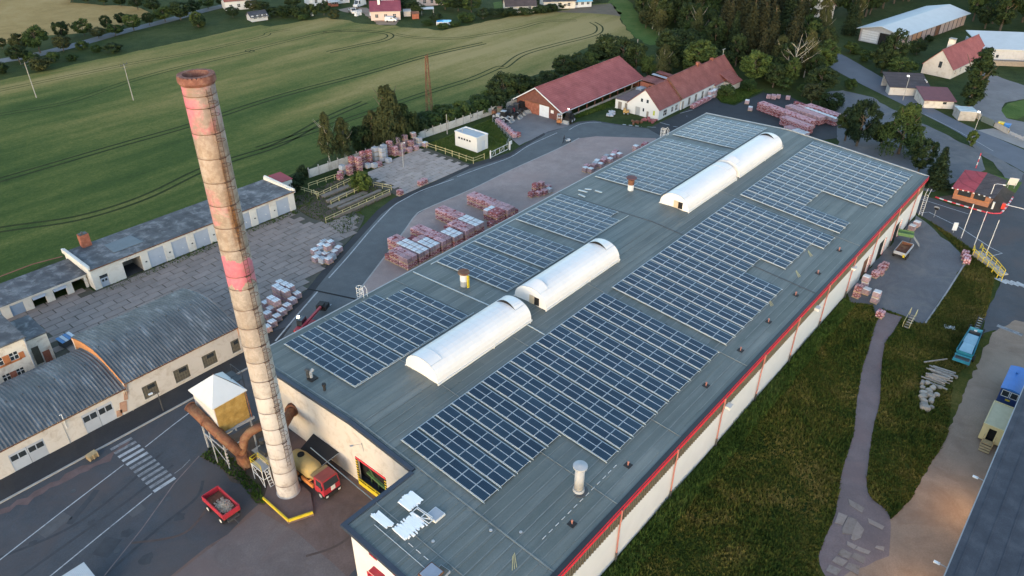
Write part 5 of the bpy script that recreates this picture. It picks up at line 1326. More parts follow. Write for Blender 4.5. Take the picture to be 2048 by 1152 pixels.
for i in range(11):
    x, y = 77 + i * 1.25, 33.6 + .5 * math.sin(i * 2.1)
    pallet(('white', 'pink', 'pale', 'grey')[i % 4], x, y, 0, {'white': 'white', 'pink': 'pink', 'pale': 'pale', 'grey': 'grey'}[('white', 'pink', 'pale', 'grey')[i % 4]] + ' pallet in the scattered line along the eave', 'scattered line ' + str(i % 4), random.uniform(-.2, .2))
    if i % 3 == 0: pallet('white', x + .3, y - 1.2, 0, 'white pallet on the scattered line, hall side', 'scattered line hall side', random.uniform(-.3, .3))
# big block behind the hall
for i, (x0, n, ys, kd, top) in enumerate(((139.9, 2, (11, 22.4), 'pink', 'pale'), (137.4, 2, (9.5, 20.8), 'red', 'pink'))): pass
def ang_block(o, ax, nx, ny, hi, kd, name, group, top=None, mass=False):
    a = Vector((math.cos(ax), math.sin(ax))); b = Vector((-a.y, a.x))
    for i in range(nx):
        for j in range(ny):
            h = hi(i, j) if callable(hi) else hi
            for k in range(h):
                if k < h - 1 and j > 0 and i < nx - 1 and not mass: continue
                q = top(i, j) if top and k == h - 1 and top(i, j) else kd
                p = Vector((o[0], o[1])) + a * (i + .5) * 1.24 + b * (j + .5) * 1.24
                pallet(q, p.x, p.y, k * 1.09, KCOL[q] + ' brick pallet, ' + ('upper' if k else 'lower') + ' tier, ' + ORD[i] + ' from the left, ' + ('front' if j == 0 else 'back') + ' of ' + name, group, ax, mass)
AX = R(-108)
ang_block((139.3, 22.8), AX, 14, 2, 2, 'red', '', '', lambda i, j: 'pink', True)
ang_block((141.8, 16.2), AX, 9, 2, 2, 'red', '', '', lambda i, j: 'pale', True)
ang_block((144.2, 14.2), AX, 10, 1, 2, 'red', '', '', lambda i, j: 'white' if i > 1 else 'pale', True)
ang_block((145.6, 12.6), AX, 9, 2, 2, 'red', '', '', lambda i, j: 'pink', True)
ang_block((132.6, 13.6), AX, 7, 2, 2, 'red', '', '', lambda i, j: 'pale' if j else 'pink', True)
ang_block((129.6, 11.2), AX, 5, 2, 1, 'red', '', '', lambda i, j: 'white' if i > 1 else 'pale', True)
for i, (x, y) in enumerate(((142.8, 27.0), (138.2, 23.9))): pallet('white', x, y, 0, ['lone white wrapped pallet by the lawn kerb behind the hall', 'white bale touching the head of the long front row'][i], 'lone white ' + str(i), .3)
for i, (x, y) in enumerate(((150.6, 24.4), (151.7, 23.5), (152.5, 22.4), (150.9, 23.0), (153.1, 19.9))): pallet('pale', x, y, 0, '', '', .3, True)
for i in range(6): pallet('red', 149.9 - .35 * i, 16.2 - i * 1.2, 0, '', '', AX, True)
# white block beside the house
for i in range(5):
    for h in range(2 if i > 1 else 1): pallet('white', 137.4 + i * 1.25, 36.6 - .25 * (i % 2), h * 1.09, '', '', 0.0, True)
for i in range(8): pallet('red' if i % 2 else 'pink', 129.6 + i * 1.15, 36.2, 0, '', '', 0.0, True)
# stacks along the concrete fence
FS = [((39.3, 71.0), 1, 'red'), ((40.5, 72.2), 1, 'pink'), ((42.2, 71.3), 2, 'pink'), ((41.4, 72.6), 2, 'grey'), ((44.8, 71.2), 3, 'pink'), ((44.0, 72.5), 3, 'red'), ((47.2, 71.2), 1, 'grey'), ((48.3, 70.2), 1, 'grey'), ((46.4, 72.4), 1, 'pale'),
      ((47.5, 73.0), 3, 'red'), ((48.9, 72.6), 3, 'red'), ((49.3, 69.9), 1, 'pink'), ((51.0, 73.0), 3, 'grey'), ((51.9, 71.6), 3, 'grey'), ((52.2, 70.0), 1, 'grey'), ((53.3, 72.6), 3, 'grey'), ((54.2, 73.4), 1, 'pink'),
      ((55.5, 73.2), 3, 'pink'), ((55.9, 71.9), 2, 'pink'), ((56.8, 70.9), 1, 'pale'), ((57.9, 73.4), 3, 'pale'), ((58.3, 72.0), 2, 'pale'), ((59.4, 70.9), 1, 'pale'), ((60.4, 73.4), 3, 'pale'), ((60.8, 71.8), 2, 'pink'), ((61.3, 70.7), 1, 'pale'),
      ((62.9, 73.2), 3, 'white'), ((63.5, 71.9), 2, 'grey'), ((64.3, 70.8), 1, 'white')]
for (x, y), h, k in FS:
    q = {'pink': 'pink', 'red': 'red', 'grey': 'grey wrapped', 'pale': 'pale', 'white': 'white wrapped'}[k]
    for z in range(h): pallet(k, x, y, z * 1.09, q + ' pallet ' + ('in a tower' if h > 1 else 'alone') + ' at the concrete fence', 'fence stacks ' + k + str(min(h, 2)))
pallet('pink', 42.4, 55.5, 0, 'small pink brick pallet alone on the slabs by the road bend', None); pallet('pink', 48.4, 55.6, 0, 'pink brick pallet lying alone by the straight road edge', 'pair by road'); pallet('pink', 49.6, 55.8, 0, 'pink brick pallet lying alone by the straight road edge', 'pair by road')
# wrapped pallets on the left yard
W1 = [(340, 530, 2), (400, 555, 2), (460, 580, 2), (300, 580, 2), (350, 610, 2), (410, 635, 2), (535, 660, 1), (482, 725, 1), (422, 795, 1), (362, 855, 1), (305, 920, 1), (250, 985, 1), (240, 715, 2), (295, 745, 2), (235, 830, 1), (195, 885, 1), (180, 765, 1), (190, 1045, 1)]
for x, y, h in W1:
    p = V(500, 470, 5.76, x, y, 1.06 * h)
    for z in range(h): pallet('white' if h == 1 or z else 'pale', p.x, p.y, z * 1.09, 'white wrapped pallet in the cluster opposite the telehandler' if h == 1 or z else 'pale lower pallet in the cluster opposite the telehandler', 'cluster opposite telehandler' + (' low' if h > 1 and not z else ''), random.uniform(-.08, .08))
W2 = [(850, 60, 1), (925, 66, 1), (815, 102, 1), (888, 112, 2), (1015, 132, 1), (968, 175, 1), (742, 158, 1), (800, 142, 1), (790, 198, 1), (938, 222, 1), (755, 245, 1), (830, 258, 1), (902, 262, 1), (868, 200, 1)]
for x, y, h in W2:
    p = V(500, 470, 5.76, x, y, 1.06 * h)
    for z in range(h): pallet('white' if random.random() < .7 else 'grey', p.x, p.y, z * 1.09, 'bluish white wrapped pallet in the heap at the road verge', 'verge heap', random.uniform(-.2, .2))
# row along the transformer lawn
for i in range(9):
    t_ = i / 8; x, y = 87.4 + (82.3 - 87.4) * t_, 68.2 + (58.4 - 68.2) * t_
    pallet('pink' if i % 2 else 'pale', x, y, 0, '', '', .4, True)
pallet('red', 83.4, 58.3, 0, 'red pallet at the near end of the line by the transformer lawn', None)
for i, (x, y, k, z) in enumerate(((83.8, 24.8, 'grey', 0), (86.2, 25.4, 'red', 0), (90.6, 26.2, 'pink', 0), (90.6, 26.2, 'white', 1.09), (92.4, 26.4, 'red', 0), (95.0, 26.6, 'red', 0), (96.0, 26.9, 'pink', 0))):
    pallet(k, x + 2, y + 4.5, z, ['grey lump', 'red heap', 'pink pallet under another', 'white pallet on top', 'red pallet', 'dark red pallet', 'pink end pallet'][i] + ' on the weedy strip of the storage yard', 'weedy strip ' + str(i))
# hall side row on the right
RP = [((64.6, -29.4), 'pink', 2), ((66.0, -29.2), 'grey', 1), ((66.6, -30.3), 'white', 1), ((68.6, -29.3), 'white', 2), ((64.9, -32.2), 'white', 2), ((61.2, -34.2), 'pink', 1), ((73.0, -29.6), 'pink', 1), ((74.4, -30.0), 'pink', 1), ((75.8, -29.7), 'pink', 1), ((77.0, -29.9), 'pink', 1), ((95.0, -29.2), 'white', 1), ((97.2, -29.4), 'white', 1), ((90.6, -39.4), 'pink', 1), ((89.2, -39.9), 'pink', 1), ((88.0, -40.3), 'pink', 1)]
for i, ((x, y), k, h) in enumerate(RP):
    lb = ['pink block pallet against the right wall by the grass', 'grey wrapped pallet by the downpipe at the start of the loading yard', 'low white pallet on the rubble by the tall grass', 'tall white block pallet in front of the rust coloured gate', 'white bagged pallet stack at the head of the gravel path', 'pink pallet on the grass beside the gravel path'][i] if i < 6 else ('pink block pallet along the right wall by the gate' if i < 10 else ('white pallet by the far gate of the right wall' if i < 12 else 'pink block pallet in the row before the yellow railed steps'))
    for z in range(h): pallet(k, x, y, z * 1.09, lb, 'right side ' + (str(i) if i < 6 else 'wall row' if i < 10 else 'far gate' if i < 12 else 'steps row'), random.uniform(-.15, .15))


vs, fs, ms, mts = [], [], [], []
for me, loc, ro in MASS:
    ca, sa_ = math.cos(ro), math.sin(ro); o_ = len(vs)
    mi = []
    for m_ in me.materials:
        if m_ not in mts: mts.append(m_)
        mi.append(mts.index(m_))
    vs += [(v.co.x * ca - v.co.y * sa_ + loc[0], v.co.x * sa_ + v.co.y * ca + loc[1], v.co.z + loc[2]) for v in me.vertices]
    fs += [tuple(o_ + q for q in p.vertices) for p in me.polygons]; ms += [mi[p.material_index] for p in me.polygons]
bs_ = MB(); bs_.v, bs_.f, bs_.m = vs, fs, ms
bs_.build('stacked_bricks', mts, None, False, 'stuff')['label'] = 'stacked brick pallets in the big block behind the hall and in small far rows'
# ================================================================== FENCES AND RAILS
cf = thing('concrete_fence', 'pale concrete panel fence with posts between the field and the factory yards', 'fence', (35.5, 76.6, 0))
pa, pbv = Vector((35.5, 76.6, 0)), Vector((101.0, 73.0, 0)); n = 26; dv = (pbv - pa) / n; an_ = math.atan2(dv.y, dv.x)
fp = MB().box(.07, dv.length - .07, -.04, .04, 0, 1.85).mesh('fence_panel', M('fence_concrete', (.47, .455, .43), .12, .8, .9, dirt=((.22, .21, .17), .5, .6)))
fq = MB().box(-.08, .08, -.09, .09, 0, 2.3).mesh('fence_post', m_concrete)
for i in range(n): inst('fence_panel', fp, cf, dv * i, (0, 0, an_)); inst('fence_post', fq, cf, dv * i, (0, 0, an_))
def railing(label, pts, m=None, h=1.1, sp=2.0, pw=.07, cat='railing', rails=(1.08, .6)):
    P = [Vector((p[0], p[1], p[2] if len(p) > 2 else 0)) for p in pts]; root = thing('pipe_railing', label, cat, P[0]); m = m or m_ypale
    for r_ in rails:
        mb = MB()
        for i in range(len(P) - 1): mb.beam(P[i] - P[0] + Vector((0, 0, r_)), P[i + 1] - P[0] + Vector((0, 0, r_)), pw)
        mb.build('rail', m, root)
    pm_ = MB().box(-pw / 2 - .01, pw / 2 + .01, -pw / 2 - .01, pw / 2 + .01, 0, h).mesh('post', m)
    for i in range(len(P) - 1):
        k = max(1, int(round((P[i + 1] - P[i]).length / sp)))
        for j in range(k + (i == len(P) - 2)): inst('post', pm_, root, P[i].lerp(P[i + 1], j / k) - P[0])
    return root
railing('pale yellow railing round the far corner of the loading pit beside the garages', [(29.9, 73.1), (30.9, 67.3)])
railing('pale yellow railing along the far bank of the loading pit', [(32.1, 72.3), (40.6, 71.6)])
railing('pale yellow railing above the second ramp of the loading pit', [(31.0, 69.0), (30.2, 66.9), (39.6, 67.9)])
railing('pale yellow railing in the middle of the loading pit, left of the round bush', [(30.1, 62.3), (40.9, 63.4)])
railing('long pale yellow railing on the road side of the loading pit', [(24.7, 57.0), (41.3, 57.4)])
railing('short pale yellow railing closing the loading pit by the slab yard', [(41.4, 62.6), (42.7, 58.5)])
for y0, nm in ((60.6, 'near'), (65.2, 'far')):
    pass
rw = thing('ramp_walls', 'low concrete ramp walls and planks inside the loading pit', 'ramp', (30, 60, 0))
m_ramp = M('ramp_concrete', (.17, .145, .125), .3, .8, .9)
MB().box(0, 11, -.6, .2, 0, .4).build('ramp_wall', m_ramp, rw); MB().box(.3, 10.8, 3.6, 4.3, 0, .45).build('ramp_wall', m_ramp, rw); MB().box(-1, 8.5, 1.0, 2.3, 0, .22).build('ramp_deck', m_ramp, rw); MB().box(1.2, 9.6, 6.0, 7.2, 0, .3).build('ramp_deck', m_ramp, rw); MB().box(-3.5, 11.2, -3.1, -2.7, 0, .5).build('ramp_wall', m_ramp, rw)
railing('low yellow post fence round the transformer lawn', [(63.7, 69.6), (64.0, 63.8), (64.1, 55.1), (67.5, 54.9)], h=1.5, sp=2.4, rails=(1.3, .7))
railing('thin wire fence between the lawn and the barn yard', [(86.9, 69.6), (80.3, 58.1), (76.6, 56.0)], m=m_greym, h=1.3, sp=2.2, pw=.04, rails=(1.2, .6))
gt = thing('mesh_gate', 'white tubular swing gate between the road and the transformer lawn', 'gate', (69.0, 54.2, 0))
gm = MB()
for z in (.2, 1.5): gm.beam((0, 0, z), (6.4, .3, z), .08)
for k in range(5): gm.beam((k * 1.6, k * .075, .2), (k * 1.6, k * .075, 1.5), .07)
gm.beam((0, 0, .2), (1.6, .1, 1.5), .05).beam((3.2, .15, .2), (4.8, .2, 1.5), .05); gm.build('gate_frame', m_white, gt)
for x in (-.15, 6.6): MB().box(x - .1, x + .1, -.1, .1, 0, 1.9).build('gate_post', m_white, gt)
sg = thing('notice_board', 'small white notice board beside the swing gate', 'sign', (76.4, 54.7, 0)); MB().box(-.05, .05, -.05, .05, 0, 1.4).build('post', m_greym, sg); MB().box(-.5, .5, -.09, -.05, 1.0, 1.9).build('board', m_white, sg)
railing('yellow railing on the near side of the concrete steps by the gate road', [(92.0, -40.2, .9), (90.4, -40.6, .9), (88.1, -43.4, .5), (86.0, -45.5, .1), (85.5, -46.3, .1)], m=m_yellow, sp=1.3, pw=.09)
railing('yellow railing on the far side of the concrete steps by the gate road', [(93.6, -41.0, .9), (92.0, -41.6, .9), (89.6, -44.4, .5), (87.6, -46.2, .1)], m=m_yellow, sp=1.3, pw=.09)
st = thing('garden_steps', 'concrete steps going down to the gate road between yellow rails', 'steps', (92.2, -40.8, 0), R(-128))
for k in range(7): MB().box(k * 1.0, k * 1.0 + .98, -.75, .75, 0, .9 - k * .12).build('step', m_concrete, st)
st = thing('garden_steps', 'short wooden stair with a pale handrail at the top of the gravel path', 'steps', (60.7, -38.2, 0))
for k in range(6): MB().box(k * .65, k * .65 + .3, -.5, .3, .02 + k * .08, .12 + k * .08).build('step', m_oldwood, st)
MB().beam((0, -.5, .9), (4.1, -.3, 1.4), .08).beam((0, -.5, 0), (0, -.5, .9), .07).beam((4.1, -.3, 0), (4.1, -.3, 1.4), .07).build('handrail', m_ypale, st)
MB().beam((0, .45, .9), (4.1, .6, 1.4), .06).beam((0, .45, 0), (0, .45, .9), .07).beam((4.1, .6, 0), (4.1, .6, 1.4), .07).build('handrail', m_ypale, st)

# transformer hut
tk = thing('transformer_hut', 'white flat roofed transformer hut on the fenced lawn', 'hut', (69.4, 58.8, 0))
MB().wally(0, 7.0, 0, .25, 0, 3.35, [(2.0 + k * .85, 2.65 + k * .85, 1.95, 2.45) for k in range(5)]).wallx(.25, 3.7, 0, .25, 0, 3.35, [(1.6, 3.0, 0, 2.3)]).box(3.45, 3.7, .25, 7, 0, 3.35).box(.25, 3.45, 6.75, 7, 0, 3.35).build('hut_wall', m_white, tk)
MB().box(1.6, 3.0, .08, .14, 0, 2.3).build('door', m_wrap, tk)
for k in range(5): MB().box(.1, .14, 2.0 + k * .85, 2.65 + k * .85, 1.95, 2.45).build('window', m_glass, tk)
MB().box(.1, 3.6, .1, 6.9, 3.3, 3.4).build('flat_roof', M('grey_roofing', (.33, .36, .39), .1, .6, .7), tk)
MB().box(-.08, 3.78, -.08, .14, 3.3, 3.62).box(-.08, 3.78, 6.86, 7.08, 3.3, 3.62).box(-.08, .14, .14, 6.86, 3.3, 3.62).box(3.56, 3.78, .14, 6.86, 3.3, 3.62).build('parapet', m_white, tk)
MB().cyl(.9, 5.4, 3.4, 4.3, .1, .1, 8).build('vent_pipe', m_greym, tk)

# ================================================================== GABLED BUILDINGS
def gable(root, x0, x1, y0, y1, ze, zr, m_wall, m_roof, ov=.4, wh=(), gw=(), eave_l=None, roofname='roof', solid=True, yr=None, th=.18):
    """gabled block along x; front long wall y0 (towards camera), gable end x0 (towards camera)"""
    yr = (y0 + y1) / 2 if yr is None else yr; zb = eave_l if eave_l is not None else ze
    if solid:
        MB().wallx(x0, x1, y0, y0 + .3, 0, ze, wh).build('front_wall', m_wall, root)
        MB().box(x0, x1, y1 - .3, y1, 0, zb).build('rear_wall', m_wall, root)
    g = MB().wally(y0 + .3, y1 - .3, x0, x0 + .3, 0, min(ze, zb), gw)
    for x in (x0, x1 - .3):
        if x > x0: g.build('gable_wall', m_wall, root); g = MB().box(x, x + .3, y0 + .3, y1 - .3, 0, min(ze, zb))
        pts = [(y0 + .02, min(ze, zb)), (y1 - .02, min(ze, zb)), (y1 - .02, zb), (yr, zr - .05), (y0 + .02, ze)]
        n = len(pts); g.add([(x, p[0], p[1]) for p in pts] + [(x + .29, p[0], p[1]) for p in pts], [tuple(range(n)), tuple(range(2 * n - 1, n - 1, -1))] + [(i, n + i, n + (i + 1) % n, (i + 1) % n) for i in range(n)])
    g.build('gable_wall', m_wall, root)
    sl0 = (zr - ze) / (yr - y0); sl1 = (zr - zb) / (y1 - yr)
    xa, xb = x0 - ov, x1 + ov
    r = MB(); r.slab([(xa, y0 - ov, ze - ov * sl0 + th), (xb, y0 - ov, ze - ov * sl0 + th), (xb, yr, zr + th), (xa, yr, zr + th)], th)
    a = r.build(roofname, m_roof, root)
    r = MB(); r.slab([(xa, yr, zr + th), (xb, yr, zr + th), (xb, y1 + ov, zb - ov * sl1 + th), (xa, y1 + ov, zb - ov * sl1 + th)], th); r.build(roofname, m_roof, root)
    MB().beam((xa, yr, zr + th + .03), (xb, yr, zr + th + .03), .3, .14).build('ridge_cap', m_roof, root)
    MB().beam((xa, y0 - ov - .04, ze - ov * sl0 + .06), (xb, y0 - ov - .04, ze - ov * sl0 + .06), .12, .12).build('gutter', m_greym, root)
    return a
def windows(root, lst, y, m_frame=None, glass=None):
    for a, b, c, d in lst:
        w = MB().box(a, b, y + .1, y + .16, c, d).build('window', glass or m_glass, root)
        MB().box((a + b) / 2 - .03, (a + b) / 2 + .03, y + .06, y + .1, c, d).box(a, b, y + .06, y + .1, (c + d) / 2 - .03, (c + d) / 2 + .03).build('frame', m_frame or m_white, w)
# red barn
bn = thing('red_barn', 'long brick and timber barn with a bright red tile roof and white sliding door', 'barn', (98.6, 56.8, 0))
W = 14.6; BL = 37.6
mb_ = M('barn_boards', (.13, .055, .045), .3, 1.5, .9)
g = MB().wally(0, W, 0, .3, 0, 3.0, [(3.8, 6.9, 0, 2.95)])
pts = [(0, 3.0), (W, 3.0), (W / 2 + .6, 7.0)]
g.add([(0, p[0], p[1]) for p in pts] + [(.28, p[0], p[1]) for p in pts], [(0, 1, 2), (5, 4, 3), (0, 3, 4, 1), (1, 4, 5, 2), (2, 5, 3, 0)])
g.box(BL - .3, BL, 0, W, 0, 3.0); g.add([(BL, p[0], p[1]) for p in pts] + [(BL - .28, p[0], p[1]) for p in pts], [(2, 1, 0), (3, 4, 5), (1, 4, 3, 0), (2, 5, 4, 1), (0, 3, 5, 2)])
g.build('gable_wall', mb_, bn)
MB().box(-.05, -.01, 6.95, 13.3, 0, 2.9).build('brick_infill', m_brickred, bn)
MB().box(-.08, -.02, 3.8, 6.9, 0, 2.95).build('sliding_door', m_wrap, bn)
MB().box(-.06, -.01, 2.3, 3.2, 1.5, 2.3).build('notice', m_white, bn)
MB().beam((-.05, 0, 3.05), (-.05, W, 3.05), .12, .18).beam((-.08, W / 2 + .6, 7.0), (-.08, W / 2 + .6, 5.4), .1).build('gable_beam', m_rust, bn)
MB().box(.3, BL - .3, 3.2, 3.4, 0, 2.7).box(.3, BL - .3, W - .3, W, 0, 2.9).build('inner_wall', mb_, bn)
MB().box(.3, BL - .3, -.1, .1, 0, .55).build('plinth_wall', m_concrete, bn)
for k in range(11): MB().box(.4 + k * 3.66 - .12, .4 + k * 3.66 + .12, -.1, .14, .55, 2.75).build('timber_post', m_concrete if k in (9,) else mb_, bn)
MB().box(36.5, 37.3, -.15, .2, 0, 2.7).build('brick_pier', m_brickred, bn)
yr = W / 2 + .6; sa = (7.1 - 3.0) / yr; sb = (7.1 - 3.0) / (W - yr)
for q in ([(-.9, -.9, 3.0 - .9 * sa + .15), (BL + .5, -.9, 3.0 - .9 * sa + .15), (BL + .5, yr, 7.25), (-.9, yr, 7.25)], [(-.9, yr, 7.25), (BL + .5, yr, 7.25), (BL + .5, W + .6, 3.0 - .6 * sb + .15), (-.9, W + .6, 3.0 - .6 * sb + .15)]): MB().slab(q, .16).build('tile_roof', m_tile, bn)
for q in ([(-.95, -.9, 3.0 - .9 * sa + .1), (-.95, yr, 7.2)], [(-.95, yr, 7.2), (-.95, W + .6, 3.0 - .6 * sb + .1)]): MB().beam(*q, .1, .25).build('barge_board', m_wrap, bn)
MB().beam((-.9, -.98, 3.0 - .9 * sa), (BL + .5, -.98, 3.0 - .9 * sa), .14, .14).build('gutter', m_wrap, bn)
MB().beam((-.9, yr, 7.3), (BL + .5, yr, 7.3), .3, .14).build('ridge_cap', m_tile, bn)

# white house in three parts
wh_ = thing('white_house', 'long white house with a red tiled roof and dark gable gate behind the hall', 'house', (115.5, 38.3, 0))
hw = [(2.3, 4.1, .5, 1.95), (6.3, 7.4, .5, 1.85), (8.4, 9.6, .4, 1.85)]
hg = [(5.6, 7.1, 0, 2.2), (4.4, 4.9, 1.3, 2.2), (3.0, 3.7, 0, 1.65)]
gable(wh_, 0, 10.6, 0, 9.4, 2.75, 7.0, m_white, m_tile2, .25, hw, [(a - .0, b, c, d) for a, b, c, d in hg], 2.75, yr=4.5)
windows(wh_, hw, 0)
MB().box(.12, .18, 5.6, 7.1, 0, 2.2).build('gate_door', m_greym, wh_); MB().box(.12, .18, 3.0, 3.7, 0, 1.65).build('door', m_oldwood, wh_)
for y in (5.0, 3.3): w = MB().box(-.02, .02, y, y + .62, 3.75, 4.6).build('gable_window', m_glass, wh_)
MB().box(.12, .16, 4.4, 4.9, 1.3, 2.2).build('window', m_glass, wh_)
MB().box(-.04, 0, 1.2, 1.7, 1.0, 2.2).build('yellow_sign', M('yellow_green', (.42, .46, .05), .1, 1, .6), wh_)
hw2 = [(14.5, 15.7, .4, 2.4), (18.1, 19.4, .4, 2.4), (21.9, 23.1, .3, 2.3), (25.9, 27.1, .3, 2.2)]
gable(wh_, 10.8, 28.6, -.35, 9.8, 2.95, 7.5, m_white, m_tile2, .15, hw2 + [(11.2, 12.3, 0, 2.2)], (), 2.95, yr=4.5)
windows(wh_, hw2, -.35, m_greym, m_dirtyg); MB().box(11.2, 12.3, -.25, -.19, 0, 2.2).build('door', m_oldwood, wh_)
MB().beam((10.7, -.5, 2.9), (10.7, 4.5, 7.6), .3, .3).build('party_wall', m_rust, wh_)
gable(wh_, 28.8, 42.0, -.6, 8.6, 2.4, 7.2, m_plaster, m_tile2, .2, [(31, 32, .4, 1.7), (36, 37, .4, 1.7), (39, 39.9, .4, 1.7)], (), 2.4, yr=4.2)
MB().box(34.5, 39.5, -3.2, -.6, 0, 2.0).build('porch', m_plaster, wh_); MB().slab([(34, -3.6, 2.0), (40, -3.6, 2.0), (40, 1.0, 4.3), (34, 1.0, 4.3)], .15).build('porch_roof', m_tile2, wh_)
windows(wh_, [(31, 32, .4, 1.7)], -.6)
for x, z in ((26.2, 7.2), (34.5, 6.6)): MB().box(x, x + .8, 4.0, 4.8, z - 1, z + 1.3).build('chimney', m_brickred, wh_)
MB().box(41.2, 41.4, 4.1, 4.2, 7.2, 9.2).box(40.4, 42.4, 4.12, 4.18, 9.0, 9.1).build('aerial', m_greym, wh_)
an = thing('lean_to', 'flat roofed white lean to with three doors against the white house gable', 'annex', (116.4, 47.9, 0))
MB().wally(0, 4.2, 0, .25, 0, 2.5, [(.5, 1.3, 0, 2.0), (2.2, 3.4, 0, 2.0)]).box(.25, 9.5, 3.95, 4.2, 0, 2.5).build('annex_wall', m_white, an); MB().box(.1, .16, .5, 1.3, 0, 2).box(.1, .16, 2.2, 3.4, 0, 2.0).build('door', m_oldwood, an)
MB().slab([(-.2, -.1, 2.75), (9.6, -.1, 2.75), (9.6, 4.4, 2.65), (-.2, 4.4, 2.65)], .15).build('flat_roof', M('brown_roofing', (.13, .09, .09), .3, .8, .9), an)
ru = thing('ruined_outhouse', 'roofless looking brick outhouse with a patched red roof behind the white house', 'outhouse', (131.5, 48.6, 0))
MB().wally(0, 5.4, 0, .3, 0, 3.2, [(1.0, 2.6, .6, 2.6)]).box(.3, 10.3, 0, .3, 0, 3.2).box(.3, 10.3, 5.1, 5.4, 0, 3.2).box(10, 10.3, .3, 5.1, 0, 3.2).build('brick_wall', m_brickred, ru)
x = -.2
while x < 10.4:
    e = min(10.5, x + random.uniform(.9, 1.6))
    if random.random() > .12: MB().slab([(x, -.2, 3.5 + random.uniform(-.05, .1)), (e, -.2, 3.5), (e, 5.6, 3.9 + random.uniform(-.1, .1)), (x, 5.6, 3.9)], .08).build('roof_sheet', m_tile2 if random.random() < .7 else m_wrapg, ru)
    x = e
MB().box(-3.2, -.6, 3.0, 4.8, 0, 2.3).build('side_shed', m_wrapg, ru)

# far shed, rotated
sh = thing('long_shed', 'long pale metal roofed shed with sliding doors among the trees', 'shed', (228.6, 13.2, 0), R(-8.5))
SL_, SW = 52.0, 14.5
mw = M('shed_panels', (.40, .30, .27), .12, .7, .9, rnd=.1)
MB().box(0, .3, 0, SW, 0, 4.2).add([(0, 0, 4.2), (0, SW, 4.2), (0, SW / 2, 6.0)], [(0, 2, 1)]).build('gable_wall', m_wrapg, sh)
for k in range(5): MB().box(-.12, -.02, SW - 6.4, SW - .8, .3 + k * .75, .9 + k * .75).build('gable_panel', m_wrap, sh)
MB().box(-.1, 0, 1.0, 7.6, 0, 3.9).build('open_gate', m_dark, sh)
for k in range(14):
    x0 = .3 + k * (SL_ - .6) / 14; MB().box(x0 + .15, x0 + (SL_ - .6) / 14, 0, .25, 0, 4.1).build('wall_panel', M('orange_bay', (.45, .24, .14), .1, 1, .9) if k in (2, 3) else (m_rust if k in (7,) else mw), sh)
    MB().box(x0 - .1, x0 + .14, -.12, .2, 0, 4.2).build('pier', m_darkm, sh)
MB().box(0, SL_, SW - .3, SW, 0, 4.1).build('rear_wall', mw, sh)
for q in ([(-1.2, -1.0, 4.25), (SL_ + .6, -1.0, 4.25), (SL_ + .6, SW / 2, 6.2), (-1.2, SW / 2, 6.2)], [(-1.2, SW / 2, 6.2), (SL_ + .6, SW / 2, 6.2), (SL_ + .6, SW + 1.0, 4.25), (-1.2, SW + 1.0, 4.25)]): MB().slab(q, .18).build('metal_roof', m_metalroof, sh)
# house with the poplar
h3 = thing('gabled_house', 'cream gabled house with a red tile roof and tall chimney beside the poplar', 'house', (203.2, -8.9, 0), R(-7.5))
gable(h3, 0, 27, 0, 8.6, 2.9, 7.6, m_cream, m_tile, .3, [(2, 3, .9, 2.2), (6, 7, .9, 2.2)], (), 2.9)
windows(h3, [(2, 3, .9, 2.2), (6, 7, .9, 2.2)], 0); MB().box(-.03, .02, 3.4, 4.3, 2.6, 4.4).build('gable_window', m_glass, h3)
MB().box(8, 9.6, 4.6, 6.2, 5.5, 9.2).build('chimney', m_plaster, h3); MB().box(7.9, 9.7, 4.5, 6.3, 9.2, 9.4).build('chimney_cap', m_concrete, h3)
h4 = thing('low_outbuilding', 'low outbuilding with a dark tiled roof behind the roadside wall', 'outbuilding', (181.5, -8.6, 0), R(32))
MB().box(0, 3.2, 0, 10.5, 0, 2.3).build('wall', m_cream, h4); MB().slab([(-.3, -.3, 2.3), (9.0, -.3, 3.9), (9.0, 10.8, 3.9), (-.3, 10.8, 2.3)], .15).build('dark_roof', m_tiled, h4); MB().box(3.2, 8.8, 0, .25, 0, 3.3).box(8.6, 8.8, .25, 10.3, 0, 3.6).build('end_wall', m_cream, h4)
h5 = thing('low_outbuilding', 'small outbuilding with a maroon roof next to the poplar', 'outbuilding', (174.5, -16.8, 0), R(32))
MB().box(.2, 8, .2, 7.6, 0, 2.2).build('wall', m_plaster, h5); MB().slab([(-.3, -.3, 2.2), (8.3, -.3, 3.4), (8.3, 8, 3.4), (-.3, 8, 2.2)], .15).build('maroon_roof', M('maroon_roof', (.13, .05, .06), .15, 1, .7), h5); MB().box(.14, .2, 2.0, 2.9, 1.2, 1.8).build('window', m_glass, h5)
rwll = [(188.7, 1.5), (174.5, -16.8), (170.4, -24.3)]
wl = thing('roadside_wall', 'plain grey roadside wall in front of the outbuildings', 'wall', (188.7, 1.5, 0))
for i in range(2):
    a = Vector((*rwll[i], 0)) - Vector((188.7, 1.5, 0)); b = Vector((*rwll[i + 1], 0)) - Vector((188.7, 1.5, 0)); k = max(1, int((b - a).length / 3))
    for j in range(k): p, q = a.lerp(b, j / k), a.lerp(b, (j + .985) / k); MB().beam((p.x, p.y, .75), (q.x, q.y, .75), .22, 1.5).build('wall_panel', m_concrete, wl)
wg = thing('driveway_gate', 'grey green sliding gate and fence along the driveway of the house', 'gate', (169.3, -24.6, 0))
MB().beam((0, 0, .8), (-2.3, -3.3, .8), .08, 1.5).build('gate_leaf', M('grey_green', (.12, .15, .15), .1, 1, .6), wg); MB().beam((-2.6, -3.6, .7), (-5.8, -7.3, .7), .2, 1.3).build('wall_panel', m_concrete, wg)
